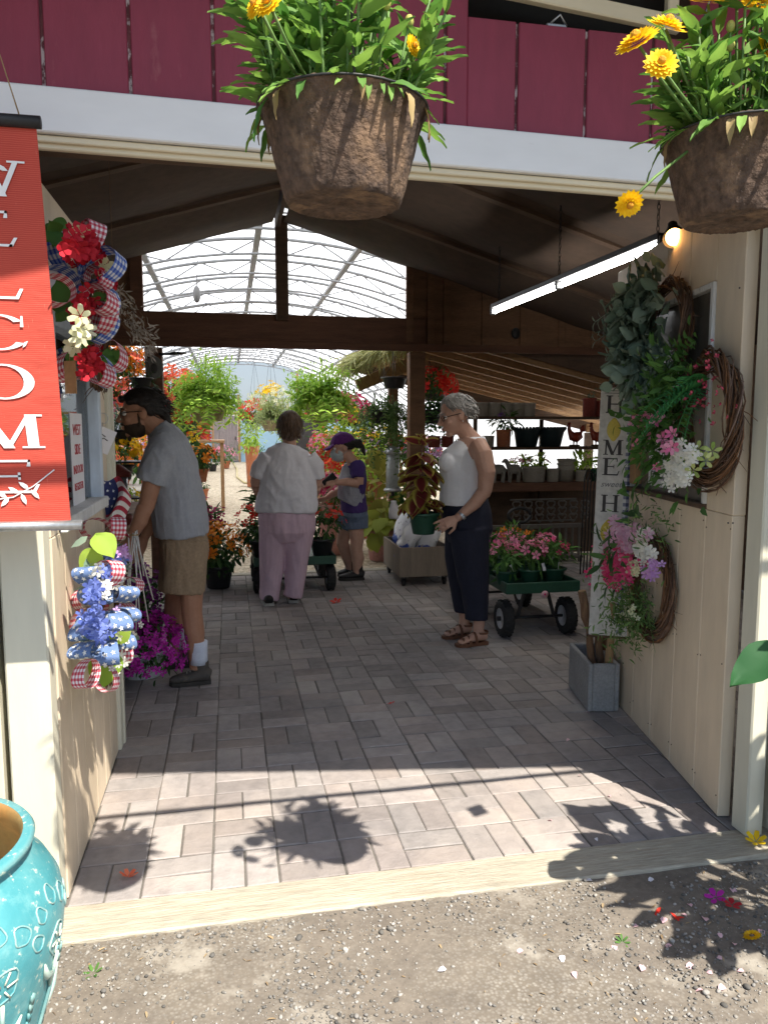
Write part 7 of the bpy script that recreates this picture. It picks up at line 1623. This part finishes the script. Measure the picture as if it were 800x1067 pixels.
loft(g, [(at(312, 548, Yp), .135, .155, Rr), (at(310, 570, Yp), .122, .14, Rr), (at(308, 595, Yp), .098, .115, Rr), (at(306, 615, Yp), .083, .10, Rr), (at(305, 621, Yp), .082, .10, Rr)], 18)
fuse(g, 'trousers', pk, wp_, .008, 4, (.014, 8, 8, 3))
for px, Y_ in ((280, Yp-.02), (305, Yp+.06)):
    c = at(px, 626, Y_); h0 = np.array([c[0], Y_-.11, .012]); t0 = np.array([c[0]+(.02 if px > 290 else -.02), Y_+.15, .012]); shoe('shoe', wp_, h0, t0, .092, .09, mat('black shoe', (.018, .017, .017), None, .6), soleW)
# ---------------------------------------------------------------- worker with purple cap
Yc = 7.65; T0 = at(367, 602, Yc); wc = thing('person', 'worker in purple cap, face mask, grey apron top and denim shorts facing left', 'person', (T0[0], Yc, 0)); F = np.array([-1., 0, 0]); Yn, Yf = Yc-.15, Yc+.15
hs = 1.13; hc = at(357, 467, Yc); b = MB(); Wc, Bc = headparts(b, hc, nrm(np.array([-1, -.05, -.22])), nrm(np.array([-.22, 0, 1.])), hs)
limb(b, [at(370, 485, Yc), at(365, 478, Yc), at(360, 470, Yc)], [.062, .052, .052])
loft(b, [(at(369, 484, Yc), .09, .14, F), (at(367, 500, Yc), .11, .16, F), (at(367, 520, Yc), .105, .15, F), (at(368, 540, Yc), .105, .145, F), (at(368, 548, Yc), .09, .12, F)], 18)
limb(b, [at(372, 484, Yn+.02), at(374, 495, Yn-.02), at(374, 505, Yn-.03)], [.058, .052, .044]); limb(b, [at(374, 504, Yn-.03), at(362, 502, Yn-.03), at(350, 503, Yn-.01)], [.045, .042, .028]); hand(b, at(350, 503, Yn-.01), nrm(np.array([-1., .05, .0])), np.array([0, .6, -.6]), 1.05, .7, thumb=-1)
limb(b, [at(366, 486, Yf-.02), at(360, 500, Yf+.02), at(354, 512, Yf+.02)], [.056, .05, .044]); limb(b, [at(354, 511, Yf+.02), at(346, 515, Yf+.02), at(340, 519, Yf)], [.043, .04, .027]); hand(b, at(340, 519, Yf), nrm(np.array([-1., .0, -.25])), np.array([0, -.5, -.7]), 1.05, .7)
limb(b, [at(370, 545, Yn+.08), at(372, 562, Yn+.07), at(371, 572, Yn+.07), at(373, 582, Yn+.07), at(372, 594, Yn+.07), at(372, 600, Yn+.07)], [.085, .072, .066, .064, .046, .045])
limb(b, [at(364, 545, Yf-.08), at(358, 558, Yf-.05), at(357, 566, Yf-.04), at(361, 578, Yf-.03), at(364, 589, Yf-.02), at(365, 596, Yf-.02)], [.085, .072, .066, .060, .046, .045])
fuse(b, 'body', skinB, wc, .006, 3); eyes(wc, Wc, Bc, hs)
capP = mat('purple cap', (.13, .022, .19), (.10, .018, .15), .85, 10)
g = MB()
for q in rdir(1400):
    if q[2] > .05+.12*max(0, q[1]): ell(g, Wc((q[0]*.080, -.012+q[1]*.102, .038+q[2]*.096)), .012*hs, 8, 6)
for x in np.linspace(-.062, .062, 13):
    for t in np.linspace(0, 1, 8): ell(g, Wc((x*(1-.25*t*t), .085+.085*t*math.sqrt(max(0, 1-(x/.075)**2)), .052-.030*t-2*x*x)), .007*hs, 8, 5)
ell(g, Wc((0, -.01, .142)), .010*hs)
fuse(g, 'cap', capP, wc, .006, 4)
hairmass('hair', wc, hairBk, Wc, Bc, hs, lambda q: -.5 < q[2] < .15 and q[1] < .0, lambda q: (0, -1., -.3), 160, .05, .5, 1.0, [((0, -.125, .03), (.025, .03, .03)), ((0, -.160, .005), (.026, .028, .045)), ((0, -.178, -.045), (.022, .022, .05)), ((.01, -.185, -.085), (.014, .014, .03))])
mk = mat('face mask', (.50, .58, .60), (.45, .53, .56), .8, 12, bump=.2, bscale=60)
g = MB()
for q in rdir(900):
    p = np.array([q[0]*.056, .035+q[1]*.078, -.045+q[2]*.060])
    if p[1] > .025 and p[2] < .0: ell(g, Wc(p), .0095*hs, 6, 5)
ell(g, Wc((0, .108, -.03)), np.array((.02, .016, .03))*hs, R=Bc)
mo = fuse(g, 'face_mask', mk, wc, .005, 5)
g = MB()
for sg in (-1, 1): tube(g, [Wc((sg*.058, .05, -.012)), Wc((sg*.082, -.012, .018)), Wc((sg*.084, -.03, .0))], .0018, 5); tube(g, [Wc((sg*.055, .045, -.07)), Wc((sg*.08, -.02, -.025))], .0018, 5)
g.build('ear_loop', mk, mo)
pur = mat('purple cotton', (.075, .04, .19), (.06, .03, .155), .9, 8, bump=.1, bscale=200); ap = mat('grey apron', (.36, .37, .42), (.31, .32, .37), .9, 8, bump=.1, bscale=200)
g = MB(); loft(g, [(at(369, 481, Yc), .07, .08, F), (at(370, 485, Yc), .10, .17, F), (at(369, 500, Yc), .126, .18, F), (at(368, 515, Yc), .118, .168, F), (at(369, 530, Yc), .135, .185, F), (at(369, 533, Yc), .134, .184, F)], 20)
loft(g, [(at(372, 484, Yn+.04), .075, .08, F), (at(373, 491, Yn-.01), .073, .075, F), (at(373, 498, Yn-.03), .068, .07, F)], 16); loft(g, [(at(367, 485, Yf-.04), .075, .08, F), (at(361, 497, Yf+.02), .066, .07, F)], 16)
fuse(g, 't_shirt', pur, wc, .008, 4, (.010, 8, 8, 6))
g = MB(); loft(g, [(at(367, 482, Yc), .082, .085, F), (at(368, 488, Yc), .115, .135, F), (at(367, 500, Yc), .142, .182, F), (at(366, 512, Yc), .134, .185, F), (at(366, 521, Yc), .140, .190, F), (at(364, 525, Yc), .138, .188, F)], 20)
fuse(g, 'apron', ap, wc, .008, 4, (.008, 9, 9, 6))
den = mat('denim shorts', (.16, .21, .31), (.13, .17, .26), .9, 12, bump=.15, bscale=220)
g = MB(); loft(g, [(at(369, 527, Yc), .125, .17, F), (at(369, 537, Yc), .138, .185, F), (at(369, 544, Yc), .12, .16, F)], 20); loft(g, [(at(371, 538, Yn+.09), .125, .105, F), (at(372, 551, Yn+.08), .115, .10, F)], 16); loft(g, [(at(366, 538, Yf-.09), .125, .105, F), (at(361, 550, Yf-.06), .112, .10, F)], 16)
fuse(g, 'shorts', den, wc, .007, 3, (.006, 12, 12, 7))
bt = mat('black boot', (.02, .019, .02), None, .6)
for hx, tx, Y_ in ((379, 353, Yn+.07), (371, 352, Yf-.02)):
    h0 = at(hx, 602, Y_); h0[2] = .012; t0 = at(tx, 602, Y_); t0[2] = .012; o = shoe('boot', wc, h0, t0, .10, .10, bt, soleD, .155); laces(o, h0, t0, .11, mat('lace', (.30, .28, .24), None, .9))
# phone with pink case and hose wand
g = MB(); p = at(343, 500, Yn+.0); box(g, p, (.075, .012, .15), .004, R=rotm(0, .9, .2)); tag(g.build('phone', mat('black phone', (.02, .02, .022), None, .3)), 'black phone held in the masked worker hand', 'phone')
g = MB(); p = at(336, 506, Yn+.15); crown(g, p, (.09, .08, .10), 40, .07); blooms(g, p, (.10, .08, .11), 40, .035); tag(g.build('flower_bunch', fHot), 'bunch of hot pink flowers in front of the masked worker hands', 'flowers')
# ---------------------------------------------------------------- older woman with the coleus
Yo = 5.2; T0 = at(487, 662, Yo); wo_ = thing('person', 'grey haired woman in white sleeveless top and navy trousers holding a potted coleus', 'person', (T0[0], Yo, 0)); F = nrm(np.array([-1., -.05, 0])); Yn, Yf = Yo-.17, Yo+.17
hs = 1.14; hc = at(474, 434, Yo); b = MB(); Wo, Bo = headparts(b, hc, nrm(np.array([-1, -.12, -.26])), nrm(np.array([-.26, 0, 1.])), hs, 1.02)
limb(b, [at(492, 461, Yo), at(486, 452, Yo), at(479, 442, Yo)], [.075, .060, .058])
loft(b, [(at(492, 458, Yo), .08, .14, F), (at(487, 475, Yo), .14, .165, F), (at(484, 500, Yo), .14, .155, F), (at(484, 525, Yo), .15, .165, F), (at(486, 545, Yo), .14, .16, F)], 18)
limb(b, [at(497, 463, Yn+.02), at(503, 474, Yn-.055), at(507, 492, Yn-.085), at(505, 510, Yn-.07), at(503, 516, Yn-.06)], [.066, .068, .060, .050, .047]); limb(b, [at(504, 512, Yn-.065), at(495, 524, Yn-.05), at(481, 536, Yn-.02), at(476, 540, Yn-.02)], [.048, .045, .032, .027])
hand(b, at(476, 540, Yn-.02), nrm(np.array([-1., .12, -.45])), np.array([-.2, .75, -.55]), 1.02, .45, index=0, thumb=-1)
limb(b, [at(490, 464, Yf-.03), at(484, 490, Yf+.02), at(474, 516, Yf)], [.062, .058, .045]); limb(b, [at(474, 516, Yf), at(463, 532, Yf-.04), at(452, 545, Yf-.10)], [.045, .041, .027]); hand(b, at(452, 545, Yf-.10), nrm(np.array([-1., -.5, -.2])), np.array([0, -.75, .5]), 1.02, .6)
limb(b, [at(490, 560, Yn+.08), at(494, 600, Yn+.08), at(498, 630, Yn+.08), at(499, 650, Yn+.08), at(498, 658, Yn+.08)], [.11, .08, .056, .040, .038]); limb(b, [at(480, 560, Yf-.08), at(479, 600, Yf-.05), at(483, 630, Yf-.04), at(484, 643, Yf-.04), at(483, 650, Yf-.04)], [.11, .08, .056, .040, .038])
def foot(hx, hy, tx, ty, Y_):
    h0 = at(hx, hy, Y_); h0[2] = .028; t0 = at(tx, ty, Y_-.04); t0[2] = .028; d = nrm(t0-h0); sd = np.cross(d, Zv); l = np.linalg.norm(t0-h0)
    loft(b, [(h0+Zv*.020, .028, .022, sd), (h0+d*.04+Zv*.045, .034, .045, sd), (h0+d*l*.35+Zv*.035, .036, .036, sd), (h0+d*l*.65+Zv*.018, .042, .022, sd), (h0+d*l*.80+Zv*.012, .042, .015, sd)], 14)
    for k, o_ in enumerate((-.032, -.016, -.002, .012, .027)): q = h0+d*l*.78+sd*o_+Zv*.008; tube(b, [q, q+d*l*(.16-.018*abs(k-1.0)), q+d*l*(.19-.02*abs(k-1.0))-Zv*.003], [.010, .0095, .007], 8)
    return h0, t0
f1 = foot(506, 662, 476, 669, Yn+.08); f2 = foot(490, 648, 462, 656, Yf-.04)
fuse(b, 'body', skinB, wo_, .0055, 3); eyes(wo_, Wo, Bo, hs)
san = mat('tan sandal', (.20, .085, .045), (.15, .06, .03), .6, 12)
for h0, t0 in (f1, f2):
    d = nrm(t0-h0); sd = np.cross(d, Zv); l = np.linalg.norm(t0-h0); g = MB()
    poly = [(-.03, -.3), (.0, -.40), (.3, -.40), (.6, -.50), (.85, -.50), (1.03, -.25), (1.05, .1), (.95, .42), (.75, .52), (.4, .42), (.0, .40), (-.03, .3)]; prism(g, [(a*l, q*.094) for a, q in poly], np.array([h0[0], h0[1], .003]), d, np.cross(Zv, d), .022); o = g.build('sandal', san, wo_)
    g = MB()
    for t, a, z in ((.80, .044, .050), (.62, .048, .066), (.42, .048, .092)): strip(g, [h0+d*l*t+sd*(a*math.cos(q))+Zv*(-.012+z*.9*math.sin(q)) for q in np.linspace(0, PI, 13)], d, .022, None, 2)
    strip(g, [h0+d*(l*.14+l*.20*math.cos(q))+sd*.047*math.sin(q)+Zv*.062 for q in np.linspace(PI*.15, PI*1.85, 17)], Zv, .016, None, 2); g.build('strap', san, o)
top = mat('white knit top', (.78, .78, .80), (.72, .72, .75), .85, 8, bump=.1, bscale=220, fine=.03)
g = MB(); loft(g, [(at(494, 455, Yo), .070, .085, F), (at(494, 459, Yo), .085, .125, F), (at(491, 468, Yo), .125, .150, F), (at(485, 479, Yo), .172, .165, F), (at(483, 490, Yo), .176, .168, F), (at(482, 506, Yo), .160, .166, F), (at(482, 520, Yo), .166, .176, F), (at(482, 525, Yo), .166, .176, F)], 24)
for Y_ in (Yo-.07, Yo+.07): ell(g, at(466, 482, Y_), (.065, .065, .065))
fuse(g, 'sleeveless_top', top, wo_, .006, 6, (.005, 6, 6, 9))
nav = mat('navy trousers', (.012, .014, .03), (.018, .02, .038), .85, 8, bump=.1, bscale=200)
g = MB(); loft(g, [(at(484, 519, Yo), .158, .165, F), (at(486, 535, Yo), .172, .185, F), (at(488, 552, Yo), .172, .185, F), (at(488, 565, Yo), .14, .15, F)], 22)
loft(g, [(at(489, 550, Yn+.09), .150, .125, F), (at(491, 580, Yn+.08), .128, .11, F), (at(494, 610, Yn+.08), .102, .095, F), (at(496, 640, Yn+.08), .082, .082, F), (at(496, 645, Yn+.08), .080, .08, F)], 18); loft(g, [(at(484, 550, Yf-.09), .150, .125, F), (at(481, 580, Yf-.07), .125, .11, F), (at(482, 610, Yf-.05), .098, .095, F), (at(484, 636, Yf-.04), .080, .082, F)], 18)
fuse(g, 'trousers', nav, wo_, .0075, 4, (.010, 8, 8, 3))
hairmass('hair', wo_, hairGr, Wo, Bo, hs, lambda q: q[2] > -.42 and q[1] < .62 and not (q[2] < .28 and q[1] > .12) and not (abs(q[0]) > .8 and q[2] < .1 and q[1] > -.15), lambda q: (q[0]*.5, q[1]*.4-.35, -.55), 520, .042, .55, 1.08)
glasses(wo_, Wo, hs, mat('brown spectacle frame', (.07, .035, .025), None, .3))
g = MB(); 
for sg in (-1, 1): ell(g, Wo((sg*.084, -.008, -.034)), .006, 8, 6)
g.build('earring', mat('pearl', (.7, .68, .62), None, .2), wo_)
g = MB(); ell(g, Wo((0, .1015, -.0535)), np.array((.020, .003, .0045))*hs, 10, 6, R=Bo); ell(g, Wo((0, .100, -.0635)), np.array((.017, .003, .005))*hs, 10, 6, R=Bo); g.build('lips', mat('lip', (.40, .10, .09), None, .5), wo_)
g = MB()
for sg in (-1, 1): loft(g, [(Wo((sg*.014, .094, .031)), .003, .002, Zv), (Wo((sg*.034, .091, .037)), .004, .003, Zv), (Wo((sg*.052, .075, .032)), .002, .002, Zv)], 8)
g.build('eyebrows', hairGr, wo_)
g = MB(); ell(g, Wo((.084, -.008, -.034)), .006, 8, 6); g.build('earring', mat('pearl', (.7, .68, .62), None, .2), wo_)
g = MB(); w0 = at(481, 537, Yn-.02); d = nrm(at(476, 540, Yn-.02)-at(495, 524, Yn-.03)); u_ = nrm(np.cross(d, Zv)); v_ = np.cross(d, u_); strip(g, [w0+u_*.036*math.cos(a)+v_*.036*math.sin(a) for a in np.linspace(0, 2*PI, 20)], d, .018, None, 2); ell(g, w0-u_*.034+v_*.01, (.016, .010, .016)); g.build('watch', steel, wo_)
g = MB(); tube(g, [at(491, 462, Yn+.10), at(478, 468, Yn+.08), at(470, 474, Yo-.04), at(476, 468, Yf-.08)], .002, 5); g.build('necklace', steel, wo_)
# ---------------------------------------------------------------- coleus in her hands
cp0 = at(441, 556, Yo-.02); col = thing('potted_coleus', 'tall maroon coleus with yellow edged leaves in the green pot the older woman holds', 'potted plant', cp0)
g = MB(); lathe(g, pot_prof(.105, .15), cp0, 24); g.build('pot', grnpot, col)
def coleusleaf():
    m, nt, out = _nt('coleus leaf'); v = coords(nt)
    at_ = N(nt, 'ShaderNodeAttribute'); at_.attribute_name = 'edge'
    col_ = mixc(nt, ramp(nt, at_.outputs['Fac'], .35, .72), (.17, .022, .025), (.44, .38, .07))
    b = N(nt, 'ShaderNodeBsdfPrincipled', Roughness=.5); L(nt, col_, b.inputs['Base Color']); t = N(nt, 'ShaderNodeBsdfTranslucent'); L(nt, col_, t.inputs['Color'])
    mx = N(nt, 'ShaderNodeMixShader', Fac=.25); L(nt, b.outputs[0], mx.inputs[1]); L(nt, t.outputs[0], mx.inputs[2]); L(nt, mx.outputs[0], out.inputs[0]); return m
def colT():
    V = []; F_ = []; K = 9; ed = []
    for i in range(K):
        t = i/(K-1); w_ = .40*math.sin(PI*min(1, t*.93+.05))**.8*(1-.30*t) if i < K-1 else .001
        for j, q in enumerate((-1, -.6, 0, .6, 1)): V.append((q*w_*(1+.05*((i % 2)*2-1) if abs(q) == 1 else 1), t, .10*abs(q)-.22*t*t)); ed.append(1. if abs(q) == 1 or t > .93 else (.45 if abs(q) > .5 else 0.))
    for i in range(K-1):
        for j in range(4): a = i*5+j; F_.append((a, a+1, a+6, a+5))
    return (np.array(V), F_), np.array(ed)
CT, CE = colT(); P = []; D = []; Z = []; Sc = []
ax = [at(437, 548, Yo), at(439, 520, Yo), at(440, 490, Yo), at(439, 462, Yo)]
for i, (px, py) in enumerate([(439, 464), (439, 474), (440, 486), (438, 498), (441, 508), (437, 518), (440, 528), (430, 524), (450, 522)]):
    c = at(px, py, Yo); n_ = 4 if i < 1 else 6
    for k in range(n_):
        a = 2*PI*k/n_+i*.8+rng.uniform(-.25, .25); P.append(c); D.append((math.cos(a), math.sin(a)*1.0, .55 if i == 0 else rng.uniform(-.75, .0))); Z.append((math.cos(a)*.9, math.sin(a)*.9, .7)); Sc.append((.12 if i == 0 else (.175 if i < 6 else .14))*rng.uniform(.8, 1.2))
for k in range(5): P.append(at(439, 464, Yo)); a = 2*PI*k/5; D.append((.35*math.cos(a), .35*math.sin(a), 1.)); Z.append((-math.cos(a), -math.sin(a), .3)); Sc.append(.09)
g = MB(); inst(g, CT, P, np.array(Z)+rdir(len(P))*.15, np.array(D), np.array(Sc)); o = g.build('leaves', coleusleaf(), col)
atb = o.data.attributes.new('edge', 'FLOAT', 'POINT'); atb.data.foreach_set('value', np.tile(CE, len(P)).astype(np.float32))
g = MB(); tube(g, ax, [.008, .007, .006, .004], 8); 
for (px, py) in ((430, 524), (450, 522)): tube(g, [ax[0], at(px, py, Yo)], .005, 6)
g.build('stem', mat('coleus stem', (.22, .12, .10), None, .7), col)
g = MB(); crown(g, at(448, 543, Yo-.03), (.085, .08, .05), 60, .05); g.build('low_leaves', gM, col); g = MB(); box(g, at(456, 548, Yo-.05), (.03, .002, .04), 0, R=rotm(0, 0, .3)); g.build('plant_label', paper, col)
# ================================================================== light
w = bpy.data.worlds.new('World'); S.world = w; w.use_nodes = True; nt = w.node_tree; nt.nodes.clear()
out = nt.nodes.new('ShaderNodeOutputWorld'); bg = nt.nodes.new('ShaderNodeBackground'); sky = nt.nodes.new('ShaderNodeTexSky')
sky.sky_type = 'NISHITA'; sky.sun_disc = False; sky.sun_elevation = SUNEL; sky.sun_rotation = math.atan2(SUNAZ[0], SUNAZ[1]); sky.air_density = 1.; sky.dust_density = 1.2
bg.inputs[1].default_value = .105; nt.links.new(sky.outputs[0], bg.inputs[0]); nt.links.new(bg.outputs[0], out.inputs[0])
sl = bpy.data.lights.new('sun', 'SUN'); sl.energy = 4.4; sl.angle = math.radians(.5); sl.color = (1, .93, .82)
so = bpy.data.objects.new('sun', sl); COL.objects.link(so)
sd = Vector((SUNAZ[0]*math.cos(SUNEL), SUNAZ[1]*math.cos(SUNEL), math.sin(SUNEL)))
so.rotation_euler = sd.to_track_quat('Z', 'Y').to_euler(); so.location = (3, -8, 12)
S.view_settings.view_transform = 'Standard'; S.view_settings.look = 'None'; S.view_settings.gamma = 1; S.view_settings.exposure = 1.22
S.view_settings.use_curve_mapping = False
S.render.engine = 'CYCLES'; S.cycles.use_denoising = True; S.cycles.max_bounces = 10; S.cycles.diffuse_bounces = 5; S.cycles.transparent_max_bounces = 12
S.cycles.sample_clamp_indirect = 6
